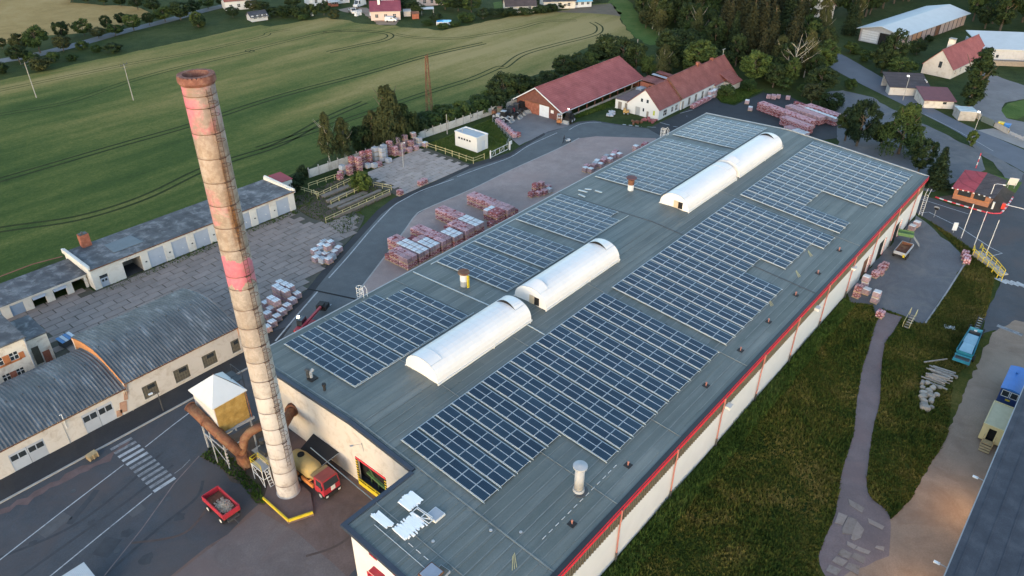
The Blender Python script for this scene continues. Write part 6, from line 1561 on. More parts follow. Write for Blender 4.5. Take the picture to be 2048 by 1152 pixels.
for k in range(8): MB().beam((-6 - k * .62, -7.6 - k * .85, 0), (-6 - k * .62, -7.6 - k * .85, 1.1), .08).build('fence_post', m_concrete, wg)
MB().beam((-6, -7.6, .6), (-10.5, -13.6, .6), .05, .7).build('fence_mesh', m_wrapg, wg)
bs = thing('carport', 'small shed with a pale blue striped roof behind the roadside wall', 'shed', (168.2, -23.6, 0), R(32))
for k in range(7): MB().slab([(.0 + k * .62, -.1, 2.4), (.55 + k * .62, -.1, 2.4), (.55 + k * .62, 4.3, 2.5), (k * .62, 4.3, 2.5)], .1).build('roof_sheet', M('pale_blue_sheet', (.30, .44, .50), .1, 1, .5) if k % 2 else m_wrap, bs)
MB().box(.1, 4.2, .1, 4.2, 0, 2.3).build('shed_wall', m_concrete, bs)
ws = thing('workshop', 'white metal roofed workshop with a dark open bay by the paved court', 'workshop', (228.2, -11.4, 0), R(-58))
MB().box(0, 30, 0, .3, 0, 4.4).box(0, .3, .3, 16, 0, 4.4).build('workshop_wall', m_wrapg, ws); MB().slab([(-.5, -.5, 4.5), (30, -.5, 4.5), (30, 16.5, 6.2), (-.5, 16.5, 6.2)], .2).build('metal_roof', m_metalroof, ws)
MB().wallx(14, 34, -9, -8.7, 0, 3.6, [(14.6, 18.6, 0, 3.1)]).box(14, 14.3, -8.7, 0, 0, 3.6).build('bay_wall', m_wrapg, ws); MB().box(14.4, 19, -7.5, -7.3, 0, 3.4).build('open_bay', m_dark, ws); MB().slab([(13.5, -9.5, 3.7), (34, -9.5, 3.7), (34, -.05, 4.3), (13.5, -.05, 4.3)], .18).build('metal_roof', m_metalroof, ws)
MB().box(4, 4.8, -.05, 0, 1.8, 2.7).build('window', m_glass, ws); MB().box(1.5, 13, -2.6, -1.2, 0, 1.5).build('firewood', m_oldwood, ws)
MB().box(19.5, 20.3, -9.1, -9.0, 2.2, 3.0).build('yellow_lamp', m_yellow, ws)
for i, (x, y, m, nm) in enumerate(((167.3, -29.4, m_yellow, 'yellow'), (167.0, -30.9, m_blue, 'blue'))):
    b = thing('wheelie_bin', nm + ' wheelie bin standing behind the driveway wall', 'bin', (x, y, 0)); MB().add([(-.5, -.5, .1), (.5, -.5, .1), (.5, .5, .1), (-.5, .5, .1), (-.65, -.65, 1.3), (.65, -.65, 1.3), (.65, .65, 1.3), (-.65, .65, 1.3)], CF[:5] + [(4, 5, 6, 7)]).build('bin_body', m, b); MB().box(-.7, .7, -.7, .7, 1.3, 1.42).build('lid', m, b)

# gatehouse
gh = thing('gatehouse', 'brick gatehouse whose hipped roof is half red and half black', 'gatehouse', (115.0, -37.9, 0))
W, L = 6.6, 7.6
MB().wally(0, W, 0, .3, 0, 2.6, [(.9, 3.0, 1.05, 2.35), (3.5, 5.9, 1.05, 2.35)]).box(.3, L, 0, .3, 0, 2.6).box(.3, L, W - .3, W, 0, 2.6).box(L - .3, L, .3, W - .3, 0, 2.6).build('brick_wall', M('gate_brick', (.30, .14, .09), .2, 2, .9), gh)
for a, b in ((.9, 3.0), (3.5, 5.9)): MB().box(.1, .16, a, b, 1.05, 2.35).build('window', m_glass, gh)
MB().box(-.04, 0, -.02, W + .02, .95, 1.05).build('sill', m_orange, gh)
z0, z1 = 2.75, 3.9
ym = 3.0
MB().add([(-1.4, W + .5, z0), (-1.4, ym, z0 + .25), (L + .8, ym, z1), (L + .8, W + .5, z1 - .5), (-1.4, W + .5, z0 - .15), (-1.4, ym, z0 + .1), (L + .8, ym, z1 - .15), (L + .8, W + .5, z1 - .65)], [(0, 1, 2, 3), (7, 6, 5, 4), (0, 4, 5, 1), (3, 2, 6, 7), (0, 3, 7, 4)]).build('red_roof_half', tile_roof('gate_red_tiles', (.33, .045, .06), (.42, .08, .09), 1), gh)
MB().add([(-1.4, ym, z0 + .25), (-1.4, -.6, z0 - .1), (L + .8, -.9, z1 - .6), (L + .8, ym, z1), (-1.4, ym, z0 + .1), (-1.4, -.6, z0 - .25), (L + .8, -.9, z1 - .75), (L + .8, ym, z1 - .15)], [(0, 1, 2, 3), (7, 6, 5, 4), (0, 4, 5, 1), (1, 5, 6, 2), (3, 2, 6, 7)]).build('black_roof_half', m_tiled, gh)
for k in range(8): MB().obox((-1.42, W + .3 - k * .97, z0 - .06 + (.02 * k if k < 4 else .02 * (7 - k))), (.12, .3, .2)).build('eave_lamp', m_wrap, gh)
lamp_post('white gate lamp post standing before the gatehouse windows', (115.2, -37.6), 5.0, (.2, -1.4), False, m_white)
t = thing('barrier_gate', 'white barrier arm with a red drum post at the gatehouse', 'barrier', (116.4, -40.3, 0)); MB().box(-.35, .35, -.3, .3, 0, 1.15).build('drum_post', M('signal_red', (.62, .05, .035), .08, 1, .5), t); MB().beam((0, -.3, 1.0), (.3, -7.5, 1.0), .1).build('barrier_arm', m_white, t)
t = thing('white_post', 'stout white post on the concrete corner of the gatehouse', 'post', (114.9, -38.7, 0)); MB().box(-.16, .16, -.16, .16, 0, 1.4).build('post_body', m_white, t); MB().box(-.2, .2, -.2, .2, 1.4, 1.48).build('post_cap', m_white, t)
t = thing('info_board', 'white information board on the small lawn behind the gatehouse', 'sign', (128.4, -39.4, 0), R(20)); MB().beam((0, -.6, 0), (0, -.6, 1.2), .08).beam((0, .6, 0), (0, .6, 1.2), .08).build('legs', m_greym, t); MB().obox((0, 0, 1.5), (.08, 1.7, 1.9), (0, R(-20), 0)).build('board', m_white, t)
t = thing('traffic_mirror', 'round dark traffic mirror by the gate road', 'mirror', (103.4, -30.9, 0)); MB().cyl(0, 0, 0, 2.2, .04, .04, 8).build('post', m_greym, t); MB().tube([(-.03, 0, 2.0), (.03, 0, 2.05)], .52, 18).build('rim', m_wrapg, t); MB().tube([(-.06, 0, 2.0), (-.04, 0, 2.0)], .42, 18).build('mirror_face', m_dark, t)
t = thing('white_sign', 'slanted white sign board on the grass bank by the gate road', 'sign', (99.0, -35.5, 0), R(30)); MB().beam((0, 0, 0), (0, 0, 1.2), .08).build('post', m_greym, t); MB().box(-.06, .06, -.4, .4, .5, 2.1).build('board', m_wrap, t)
FL = [((97.6, -37.2), 7.0, 'farthest'), ((96.2, -39.75), 6.9, 'middle'), ((93.3, -42.2), 7.1, 'nearest')]
for i, ((x, y), h, nm) in enumerate(FL):
    t = thing('flag_pole', ['white flag pole with a limp white flag, closest to the hall', 'white flag pole with a limp red flag, between two others', 'bare white flag pole nearest the yellow railed steps'][i], 'flag pole', (x, y, 0), 0, 'flag poles on the grass bank'); MB().cyl(0, 0, 0, h, .07, .045, 8).build('pole', m_white, t)
    if i < 2:
        f = MB(); vs = [(.06 + .42 * (u / 4) + .05 * math.sin(v * 1.3), .10 * math.sin(u * 1.7 + v), h - .2 - v * .45) for v in range(5) for u in range(5)]
        f.add(vs, [(v * 5 + u, v * 5 + u + 1, v * 5 + u + 6, v * 5 + u + 5) for v in range(4) for u in range(4)]); f.build('flag', [m_wrap, M('flag_red', (.34, .03, .08), .15, 2, .9)][i], t)
bp = thing('striped_post', 'red and white striped gate post behind the gatehouse', 'post', V(1880, 320, 8.226, 590, 130))
for k in range(5): MB().cyl(0, 0, k * .7, k * .7 + .7, .1, .1, 8).build('post_band', m_redw if k % 2 == 0 else m_white, bp)

# ================================================================== RIGHT FOREGROUND
dk = thing('dark_hall', 'big dark roofed hall filling the lower right corner', 'hall', (-20, -75, 0))
rr = MB(); N = 120
rr.slab([(0, 20.2, 6.0), (0, -20, 8.0), (72, -20, 8.0), (72, 20.2, 6.0)], .25); rr.build('fibre_roof', m_darkroof, dk)
MB().box(.3, 71.5, 19.4, 19.7, 0, 5.7).build('hall_wall', m_concrete, dk); MB().beam((0, 20.25, 5.9), (72, 20.25, 5.9), .12, .12).build('gutter', m_greym, dk)
sm = MB()
for k in range(26): y = 19.5 - k * 1.5; z = 6.0 + (20.2 - y) * 2.0 / 40.2 + .02; sm.beam((0, y, z), (72, y, z), .12, .04)
sm.build('sheet_laps', m_darkroof, dk, kind='stuff')
def floodlight(label, x, y, z, e):
    t = thing('wall_floodlight', label, 'lamp', (x, y, z)); MB().beam((0, -.9, 0), (0, 0, .05), .07).build('arm', m_greym, t); MB().obox((0, .1, 0), (.28, .55, .12)).build('lamp_head', m_white, t)
    MB().box(-.1, .1, -.1, .3, -.085, -.065).build('lens', m_lampglow, t)
    l = bpy.data.lights.new('floodlight_bulb', 'SPOT'); l.energy = e; l.color = (1, .62, .30); l.spot_size = R(172); l.spot_blend = .6; l.shadow_soft_size = .3
    o = bpy.data.objects.new('floodlight_bulb', l); COL.objects.link(o); o.parent = t; o.location = (0, .15, -.12); o.rotation_euler = (R(28), 0, 0)
floodlight('white floodlight on an arm at the dark hall eave below the yellow cabin', 27.2, -54.0, 5.4, 330)
floodlight('white floodlight on an arm at the dark hall eave by the bottom edge', 12.6, -53.9, 5.4, 330)
def cabin(label, x0, x1, y0, y1, h, mw_, mr, steps):
    t = thing('site_cabin', label, 'cabin', (x0, y0, 0)); L, W = x1 - x0, y1 - y0
    return t, L, W
t, L, W = cabin('yellow site cabin with a grey roof, dark doorway and wooden steps', 41.2, 46.7, -54.9, -52.55, 2.5, None, None, True)
m_cab = M('cream_cabin', (.56, .47, .26), .1, .8, .6)
MB().wally(0, W, 0, .12, .25, 2.6, [(.75, 1.6, .25, 2.25)]).box(.12, L, 0, .12, .25, 2.6).box(.12, L, W - .12, W, .25, 2.6).box(L - .12, L, .12, W - .12, .25, 2.6).build('cabin_wall', m_cab, t)
MB().box(.02, L - .02, .02, W - .02, 2.6, 2.66).build('cabin_roof', M('ribbed_grey_roof', (.44, .39, .26), .12, 1.5, .6), t)
MB().box(-.04, .1, -.04, W + .04, 2.58, 2.74).box(L - .1, L + .04, -.04, W + .04, 2.58, 2.74).box(.1, L - .1, -.04, .08, 2.58, 2.74).box(.1, L - .1, W - .08, W + .04, 2.58, 2.74).build('roof_rim', m_cab, t)
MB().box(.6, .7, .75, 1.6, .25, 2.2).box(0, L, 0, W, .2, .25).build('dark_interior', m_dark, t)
sx = thing('cabin_steps', 'wooden steps leading up to the yellow cabin door', 'steps', (41.1, -53.7, 0))
MB().box(-.9, 0, -.6, .6, .5, .58).build('landing', m_wood, sx)
for k in range(3): MB().box(-1.3 - k * .34, -1.0 - k * .34, -.6, .6, .36 - k * .14, .42 - k * .14).build('step', m_wood, sx)
MB().beam((-.9, -.62, 1.4), (0, -.62, 1.4), .06).beam((-.9, .62, 1.4), (0, .62, 1.4), .06).beam((-.9, -.62, 0), (-.9, -.62, 1.4), .06).beam((-.9, .62, 0), (-.9, .62, 1.4), .06).build('handrail', m_wood, sx)
t, L, W = cabin('blue site caravan with two white framed windows and a yellow plate', 50.4, 56.4, -54.9, -52.65, 2.6, None, None, False)
MB().wally(0, W, 0, .12, .4, 2.6, [(.2, .95, 1.5, 2.35), (1.2, 1.95, 1.5, 2.35)]).box(.12, L, 0, .12, .4, 2.6).box(.12, L, W - .12, W, .4, 2.6).box(L - .12, L, .12, W - .12, .4, 2.6).build('cabin_wall', M('dark_blue', (.02, .045, .15), .1, 1, .5), t)
rf = MB(); n = 8; P = [(-.1 + (W + .2) * i / n, 2.6 + .28 * math.sin(math.pi * i / n)) for i in range(n + 1)]
rf.add([(x, p[0], p[1]) for x in (-.1, L + .1) for p in P], [(i, n + 1 + i, n + 2 + i, i + 1) for i in range(n)] + [tuple(range(n, -1, -1)), tuple(range(n + 1, 2 * n + 2))]); rf.build('curved_roof', m_blue, t)
for a in (.2, 1.2):
    w = MB().box(.04, .08, a, a + .75, 1.5, 2.35).build('window', m_glass, t); MB().box(-.03, .02, a - .08, a, 1.42, 2.43).box(-.03, .02, a + .75, a + .83, 1.42, 2.43).box(-.03, .02, a, a + .75, 1.42, 1.5).box(-.03, .02, a, a + .75, 2.35, 2.43).build('frame', m_white, w)
MB().box(-.03, 0, .8, 1.35, .9, 1.15).build('yellow_plate', m_yellow, t)
for x in (1.2, 4.6):
    for y in (.3, W - .3): MB().tube([(x, y - .1, .4), (x, y + .1, .4)], .4, 12).build('wheel', m_black, t)
MB().cyl(4.2, W * .6, 2.8, 3.1, .15, .15, 8).build('roof_vent', m_blue, t)
# blue crusher machine
t = thing('mobile_crusher', 'turquoise mobile screening machine with a grey hopper and black conveyor tail', 'machine', (56.2, -46.95, 0), R(2))
MB().add([(.6, -.75, .9), (6.6, -.8, .9), (6.6, .6, .9), (.6, .75, .9), (.4, -1.15, 2.0), (7.4, -.95, 2.3), (7.4, .75, 2.3), (.4, 1.15, 2.0)], [(0, 1, 5, 4), (1, 2, 6, 5), (2, 3, 7, 6), (3, 0, 4, 7)]).build('hopper', m_teal, t)
for k in range(2): MB().slab([(.9 + k * 2.7, -.85, 1.75), (3.4 + k * 2.7, -.8, 1.85), (3.4 + k * 2.7, .7, 1.85), (.9 + k * 2.7, .85, 1.75)], .05).build('hopper_sheet', M('hopper_blue_grey', (.20, .34, .42), .15, 1, .5), t)
MB().beam((-.6, -1.0, .9), (7.0, -.8, .9), .16, .3).beam((-.6, 1.0, .9), (7.0, .7, .9), .16, .3).beam((-.6, -1.1, 1.0), (-.6, 1.1, 1.0), .2, .4).beam((-.1, -1.1, 1.6), (-.1, 1.1, 1.6), .15).build('frame', m_teal, t)
MB().box(-.5, .4, -.9, .9, 1.0, 1.3).box(6.9, 8.0, -.8, .6, 1.0, 1.9).build('engine_box', m_darkm, t)
for y in (-.5, .2): MB().beam((7.6, y, 1.5), (11.6, y + .1, 1.9), .14, .3).build('conveyor_arm', m_black, t)
bt = MB()
for k in range(6): bt.beam((8.2 + k * .65, -.5, 1.55 + k * .06), (8.2 + k * .65, .3, 1.55 + k * .06), .1)
bt.build('conveyor_rollers', m_greym, t)
for x in (9.2, 10.2):
    for y in (-1.0, .8): MB().tube([(x, y - .15, .5), (x, y + .15, .5)], .5, 14).build('wheel', m_black, t)
for x in (.2, 6.5):
    for y in (-.9, .8): MB().beam((x, y, 0), (x, y, 1.0), .16).build('leg', m_darkm, t)
MB().tube([(2.2, -1.4, .4), (2.2, -1.2, .4)], .5, 14).build('spare_wheel', m_black, t)
MB().box(7.1, 7.6, -.3, .1, 1.9, 2.1).build('control_box', m_wrap, t)
# tipper trailer and green machine
t = thing('tipper_trailer', 'rusty tipping trailer with pale sides on the loading yard', 'trailer', (81.6, -31.8, 0))
MB().box(.2, 4.6, .15, 2.0, .85, .95).build('load_floor', m_rust, t)
for y in (.08, 2.05): MB().box(.1, 4.7, y - .05, y + .05, .95, 1.5).build('side_board', m_wrapg, t)
for x in (.1, 4.7): MB().box(x - .05, x + .05, .13, 2.0, .95, 1.5).build('end_board', m_wrapg, t)
MB().box(.18, 4.6, .14, .2, .95, 1.48).box(.18, 4.6, 1.94, 2.0, .95, 1.48).box(4.55, 4.64, .2, 1.94, .95, 1.48).build('rusty_lining', m_rust, t); MB().box(-.03, .05, .15, .5, .7, 1.2).build('yellow_panel', m_yellow, t)
for x in (.9, 1.9):
    for y in (.0, 2.1): MB().tube([(x, y - .14, .42), (x, y + .14, .42)], .42, 12).build('wheel', m_black, t)
MB().beam((.2, 1.05, .7), (6.0, 1.05, .6), .15, .2).build('drawbar', m_black, t)
t = thing('green_conveyor', 'green conveyor box sticking out of the hall wall above the loading yard', 'conveyor', (87.8, -28.4, 0), R(-75))
MB().box(0, 2.6, -.7, .7, 1.9, 2.2).box(0, 2.6, -.8, -.7, 1.9, 2.5).box(0, 2.6, .7, .8, 1.9, 2.5).build('conveyor_box', m_green, t); MB().beam((2.3, -.6, 0), (2.3, -.6, 1.9), .1).beam((2.3, .6, 0), (2.3, .6, 1.9), .1).build('leg', m_darkm, t); MB().add([(2.6, -.7, 1.9), (2.6, .7, 1.9), (4.0, .7, .3), (4.0, -.7, .3)], [(0, 1, 2, 3)]).build('chute', m_oldwood, t)
# stones and timber
rnd = random.Random(5)
tim = thing('timber_pile', 'pile of weathered posts and planks lying beside the dirt road', 'timber pile', (50.5, -45.3, 0))
for k in range(34):
    x = rnd.uniform(-1.6, 2.8); y = -.2 + rnd.uniform(-.5, .5) - x * .05; z = .1 + rnd.uniform(0, .55) * (1 - abs(x - .6) / 3)
    MB().obox((x, y, z), (rnd.uniform(.14, .26), rnd.uniform(1.9, 3.1), .14), (rnd.uniform(-.05, .05), rnd.uniform(-.1, .1), rnd.uniform(-.15, .3))).build('post', m_oldwood, tim)
MB().obox((4.2, 1.2, .2), (.16, 3.8, .16), (0, 0, .9)).build('post', m_oldwood, tim)
def rock(seed, sx, sy, sz):
    r = random.Random(seed); mb = MB(); n = 8; vs = []
    for z, k in ((-.02, .9), (.5, 1.0), (.92, .75)):
        for i in range(n):
            a = 2 * math.pi * i / n; q = (abs(math.cos(a)) ** 3 + abs(math.sin(a)) ** 3) ** (-1 / 3); vs.append((sx / 2 * k * q * math.cos(a) * r.uniform(.85, 1.1), sy / 2 * k * q * math.sin(a) * r.uniform(.85, 1.1), sz * z * r.uniform(.92, 1.05)))
    mb.add(vs, [tuple(range(2 * n, 3 * n))] + [(r_ * n + i, r_ * n + (i + 1) % n, (r_ + 1) * n + (i + 1) % n, (r_ + 1) * n + i) for r_ in range(2) for i in range(n)])
    return mb.mesh('stone_block', m_stone)
rocks = [rock(k, 1, 1, 1) for k in range(6)]
k = 0
for x, y, s in ((48.6, -44.6, .7), (48.0, -44.1, .8), (47.2, -44.4, .75), (47.9, -45.5, .9), (46.9, -45.3, 1.0), (46.8, -46.3, .8), (46.0, -44.8, .95), (45.9, -45.8, 1.1), (45.0, -45.0, 1.0), (44.9, -46.1, .9), (44.2, -45.4, .85), (43.4, -45.6, 1.1), (42.7, -45.9, 1.15), (43.6, -46.5, .7), (48.7, -46.2, .7), (52.6, -47.3, .6)):
    o = inst('stone_block', rocks[k % 6], None, (x, y, -.02), (0, 0, rnd.uniform(0, 6)), (s * rnd.uniform(.9, 1.3), s * rnd.uniform(.7, 1.0), s * rnd.uniform(.5, .75)))
    lb = {0: 'pale rounded stone at the timber end of the stone row', 12: 'large pale stone at the near end of the stone row', 15: 'small pale stone lying alone between timber and dirt road'}.get(k, 'rough stone block beside the dirt road')
    tag(o, lb, 'stone', None if k in (0, 12, 15) else 'rough stones beside the dirt road'); k += 1
t = thing('metal_grate', 'small bluish metal grate lying in the grass by the path head', 'grate', GA(2, 3, 1425, 328), R(20))
for i in range(5): MB().box(-.5 + i * .22, -.4 + i * .22, -.7, .7, .05, .13).build('bar', m_wrap, t)
MB().box(-.55, .6, -.75, -.65, .02, .12).box(-.55, .6, .65, .75, .02, .12).build('frame', m_wrapg, t)
# slabs at the path foot
sb_ = sheet('slab_patch', [GA(3, 3, *q) for q in ((480, 1100), (540, 690), (650, 660), (830, 900), (760, 1200), (480, 1250))], .0, m_soil, .15, 1)
m_slabo = M('worn_slab', (.225, .192, .175), .2, .8, .9, rnd=.2, fine=5, dirt=((.12, .095, .075), .8, .7))
def slabat(pts, z=.06):
    P = [GA(3, 3, *q) for q in pts]; MB().slab([(p.x + random.uniform(-.08, .08), p.y + random.uniform(-.08, .08), z - .02 + random.uniform(0, .035)) for p in P], .1).build('concrete_slab', M('worn_slab', (.215, .185, .17), .2, .8, .9, rnd=.2, fine=5, dirt=((.11, .09, .07), .8, .7)) if False else m_slabo, sb_)
for q in (((545, 745), (575, 665), (640, 690), (600, 760)), ((600, 795), (640, 695), (715, 720), (680, 830), (600, 830)), ((665, 870), (690, 790), (720, 730), (765, 795), (740, 860), (690, 885)), ((640, 560), (770, 630), (745, 670), (655, 610)), ((800, 710), (920, 770), (905, 800), (800, 745)), ((715, 925), (815, 965), (800, 990), (705, 950)), ((690, 975), (785, 1015), (760, 1060), (675, 1010)), ((600, 945), (680, 985), (650, 1030), (570, 985)), ((550, 1000), (640, 1040), (600, 1085), (520, 1040)), ((640, 890), (710, 920), (690, 950), (630, 915)), ((650, 1050), (740, 1080), (720, 1140), (620, 1090)), ((860, 915), (925, 925), (915, 960), (855, 940)), ((500, 1060), (590, 1100), (560, 1150), (470, 1110))): slabat(q)

# ================================================================== MACHINES AT THE BARN
def loader(name, label, x, y, rz, mb_, cabm, L=3.6):
    t = thing(name, label, 'machine', (x, y, 0), rz)
    MB().box(-L / 2, L / 2, -.75, .75, .6, 1.25).box(-L / 2, -L / 6, -.7, .7, 1.25, 1.75).build('body', mb_, t)
    MB().add([(p[0], p[1], p[2]) for p in cabshape(-.2, 1.2, .62, 1.2, 1.8, 2.6, .15)], CF).build('cab', cabm, t)
    MB().box(-.2, 1.1, -.62, .62, 2.6, 2.7).build('cab_roof', mb_, t)
    MB().beam((.2, -.85, 1.5), (L / 2 + 1.0, -.85, .7), .14, .22).beam((.2, .85, 1.5), (L / 2 + 1.0, .85, .7), .14, .22).build('lift_arm', mb_, t)
    MB().add([(L / 2 + .9, -1.0, .1), (L / 2 + .9, 1.0, .1), (L / 2 + 1.8, 1.0, .15), (L / 2 + 1.8, -1.0, .15), (L / 2 + .9, -1.0, .95), (L / 2 + .9, 1.0, .95)], [(0, 3, 2, 1), (0, 1, 5, 4), (0, 4, 3), (1, 2, 5)]).build('bucket', m_greym, t)
    for xx in (-L / 2 + .6, L / 2 - .5):
        for s in (-1, 1): wheel(t, xx, s * .95, .6, .4, m_wrapg, s)
    return t
loader('wheel_loader', 'rusty orange wheel loader first in the line along the concrete fence', 90.6, 71.0, R(-60), m_rust, m_dirtyg, 3.0)
loader('wheel_loader', 'pale grey tracked loader with a round wheel guard, nearest the transformer lawn', 89.2, 68.4, R(-75), m_steel, m_dark, 3.0)
loader('farm_tractor', 'black tractor parked in the middle of the line by the fence', 92.4, 68.9, R(-70), m_black, m_glass, 3.8)
loader('farm_tractor', 'dark tractor with a red tank beside the brown barn corner', 95.6, 69.6, R(-70), m_darkm, m_glass, 3.4)
tag(MB().obox((94.3, 69.2, 1.2), (1.1, .8, 1.0), (0, 0, R(20))).obox((94.3, 69.2, .35), (1.0, .7, .7), (0, 0, R(20))).build('red_tank', m_redw), 'red tank standing between two dark tractors', 'tank')
loader('wheel_loader', 'black wheel loader right in front of the brick barn gable', 97.9, 69.6, R(-100), m_black, m_dark, 3.4)
t = thing('forklift_truck', 'orange and white forklift by the lamp at the barn corner', 'forklift', (97.6, 56.4, 0), R(-150))
MB().box(-1.0, .9, -.6, .6, .25, 1.0).build('body', m_orange, t); MB().box(-1.1, -.5, -.6, .6, .4, 1.2).build('counterweight', m_white, t)
cg = MB()
for x, y in ((-.5, -.55), (.7, -.55), (-.5, .55), (.7, .55)): cg.beam((x, y, 1.0), (x, y, 2.2), .07)
cg.box(-.55, .75, -.6, .6, 2.2, 2.26).build('cab_guard', m_white, t)
MB().beam((1.0, -.3, 0), (1.0, -.3, 2.5), .1).beam((1.0, .3, 0), (1.0, .3, 2.5), .1).beam((1.0, -.3, .15), (2.0, -.3, .1), .1, .06).beam((1.0, .3, .15), (2.0, .3, .1), .1, .06).build('mast', m_darkm, t)
for x in (-.7, .6):
    for s in (-1, 1): wheel(t, x, s * .5, .3, .22, m_greym, s)
loader('wheel_loader', 'small black loader parked behind the orange forklift', 99.9, 55.0, R(-170), m_black, m_dark, 2.4)
lamp_post('small lit lamp on a post at the near corner of the barn', (100.7, 56.1), 2.9, (-.3, -.3), True, m_greym, None, .28)
t = thing('rubble_bag_heap', 'heap of grey bags on the dirt in front of the white house', 'heap', GA(0, 2, 810, 885), R(20))
for k in range(12): MB().obox((random.uniform(-1.8, 1.8), random.uniform(-.7, .7), .2 + random.uniform(0, .4)), (.9, .55, .35), (random.uniform(-.4, .4), random.uniform(-.4, .4), random.uniform(0, 3))).build('bag', m_wrapg, t)
t = thing('yellow_dumper', 'small yellow dumper by the grey gate of the white house', 'dumper', GA(0, 2, 930, 875), R(-60))
MB().box(-.8, .7, -.6, .6, .4, 1.0).box(-.8, -.1, -.5, .5, 1.0, 1.5).build('body', M('dumper_yellow', (.40, .25, .09), .2, 2, .7), t)
for x in (-.5, .5):
    for s in (-1, 1): wheel(t, x, s * .6, .3, .2, m_greym, s)
for k, q in enumerate(((1000, 940), (1090, 920), (1130, 935))):
    p = GA(0, 2, *q); o = MB()
    for j in range(9): o.obox((p.x + random.gauss(0, .7), p.y + random.gauss(0, .6), .2), (.7, .5, random.uniform(.2, .6)), (random.uniform(-.3, .3), random.uniform(-.3, .3), random.uniform(0, 3)))
    tag(o.build('brick_rubble', m_bred if k else m_rust, kind='stuff'), ['reddish brick rubble in front of the white house', 'brick debris by the house corner', 'loose bricks at the near house corner'][k], 'rubble')

# ------------------------------------------------------------------ person with a wheelbarrow
def person(loc, rz):
    t = thing('person', 'person in dark clothes pushing a wheelbarrow along the road', 'person', loc, rz)
    J = {'pel': (0, 0, .95), 'chest': (.10, 0, 1.32), 'neck': (.15, 0, 1.52), 'hd': (.19, 0, 1.66), 'top': (.20, 0, 1.74), 'hl': (0, .1, .93), 'kl': (.18, .11, .5), 'fl': (.05, .11, .08), 'tl': (.22, .11, .04), 'hr': (0, -.1, .93), 'kr': (-.05, -.11, .5), 'fr': (-.32, -.11, .10), 'tr': (-.16, -.11, .04),
         'sl': (.11, .19, 1.44), 'el': (.18, .25, 1.16), 'wl': (.42, .26, .98), 'sr': (.11, -.19, 1.44), 'er': (.18, -.25, 1.16), 'wr': (.42, -.26, .98), 'gl': (.50, .26, .94), 'gr': (.50, -.26, .94)}
    E = ['pel-chest', 'chest-neck', 'neck-hd', 'hd-top', 'pel-hl', 'hl-kl', 'kl-fl', 'fl-tl', 'pel-hr', 'hr-kr', 'kr-fr', 'fr-tr', 'chest-sl', 'sl-el', 'el-wl', 'wl-gl', 'chest-sr', 'sr-er', 'er-wr', 'wr-gr']
    RD = dict(pel=.15, chest=.165, neck=.06, hd=.105, top=.08, hl=.09, kl=.065, fl=.045, tl=.04, hr=.09, kr=.065, fr=.045, tr=.04, sl=.06, el=.045, wl=.035, sr=.06, er=.045, wr=.035, gl=.04, gr=.04)
    ks = list(J); me = bpy.data.meshes.new('body'); me.from_pydata([J[k] for k in ks], [tuple(ks.index(q) for q in e.split('-')) for e in E], [])
    o = bpy.data.objects.new('body', me); COL.objects.link(o); o.parent = t; me.materials.append(m_cloth)
    sk = o.modifiers.new('skin', 'SKIN'); 
    for i, k in enumerate(ks): me.skin_vertices[0].data[i].radius = (RD[k], RD[k]); me.skin_vertices[0].data[i].use_root = (k == 'pel')
    o.modifiers.new('sub', 'SUBSURF').levels = 1
    MB().tube([(.20, 0, 1.60), (.21, 0, 1.66), (.21, 0, 1.73)], [.085, .10, .07], 10).build('face', m_skin, t)
    MB().tube([(.16, 0, 1.66), (.16, 0, 1.74), (.17, 0, 1.79)], [.105, .115, .06], 10).build('hair', m_black, t)
    return t
pp = G(1127, 285.5)
person(pp, R(-35))
wbx = pp + Vector((math.cos(R(-35)) * 1.0, math.sin(R(-35)) * 1.0, 0))
t = thing('wheelbarrow', 'pale wheelbarrow pushed by the person on the road', 'wheelbarrow', wbx, R(-35))
MB().add([(-.35, -.28, .4), (.4, -.22, .35), (.4, .22, .35), (-.35, .28, .4), (-.45, -.38, .75), (.6, -.36, .78), (.6, .36, .78), (-.45, .38, .75)], CF[:5]).build('tray', m_wrap, t)
MB().beam((-.55, -.26, .95), (.6, -.1, .3), .05).beam((-.55, .26, .95), (.6, .1, .3), .05).beam((-.2, -.26, .55), (-.25, -.28, 0), .05).beam((-.2, .26, .55), (-.25, .28, 0), .05).build('handle', m_darkm, t)
MB().tube([(.68, -.05, .2), (.68, .05, .2)], .2, 12).build('wheel', m_black, t)

# ------------------------------------------------------------------ pylon, poles, street lamps
py = GA(0, 1, 1380, 880); ph = 15.2
t = thing('lattice_pylon', 'rusty steel lattice pylon standing at the near edge of the wheat field', 'pylon', py, R(30))
def pw(z): return .75 - .5 * z / ph
pl = MB()
for sx_, sy_ in ((-1, -1), (1, -1), (1, 1), (-1, 1)): pl.beam((sx_ * pw(0), sy_ * pw(0), 0), (sx_ * pw(ph), sy_ * pw(ph), ph), .12)
pl.build('corner_leg', m_rust, t)
lb = MB(); z = 0; s = 1
while z < ph - .9:
    a, b = pw(z), pw(z + .95)
    for f in range(4):
        c = [(-1, -1), (1, -1), (1, 1), (-1, 1)]; p, q = c[f], c[(f + 1) % 4]
        if s < 0: p, q = q, p
        lb.beam((p[0] * a, p[1] * a, z), (q[0] * b, q[1] * b, z + .95), .06)
    z += .95; s = -s
lb.build('lattice', m_rust, t)
ca = MB()
for z, l in ((ph - .3, 1.1), (ph - 1.7, 1.5), (ph - 2.3, 1.0)): ca.beam((-l, 0, z), (l, 0, z), .12, .1); ca.cyl(-l, 0, z, z + .4, .08, .08, 6).cyl(l, 0, z, z + .4, .08, .08, 6)
ca.build('cross_arm', m_rust, t)
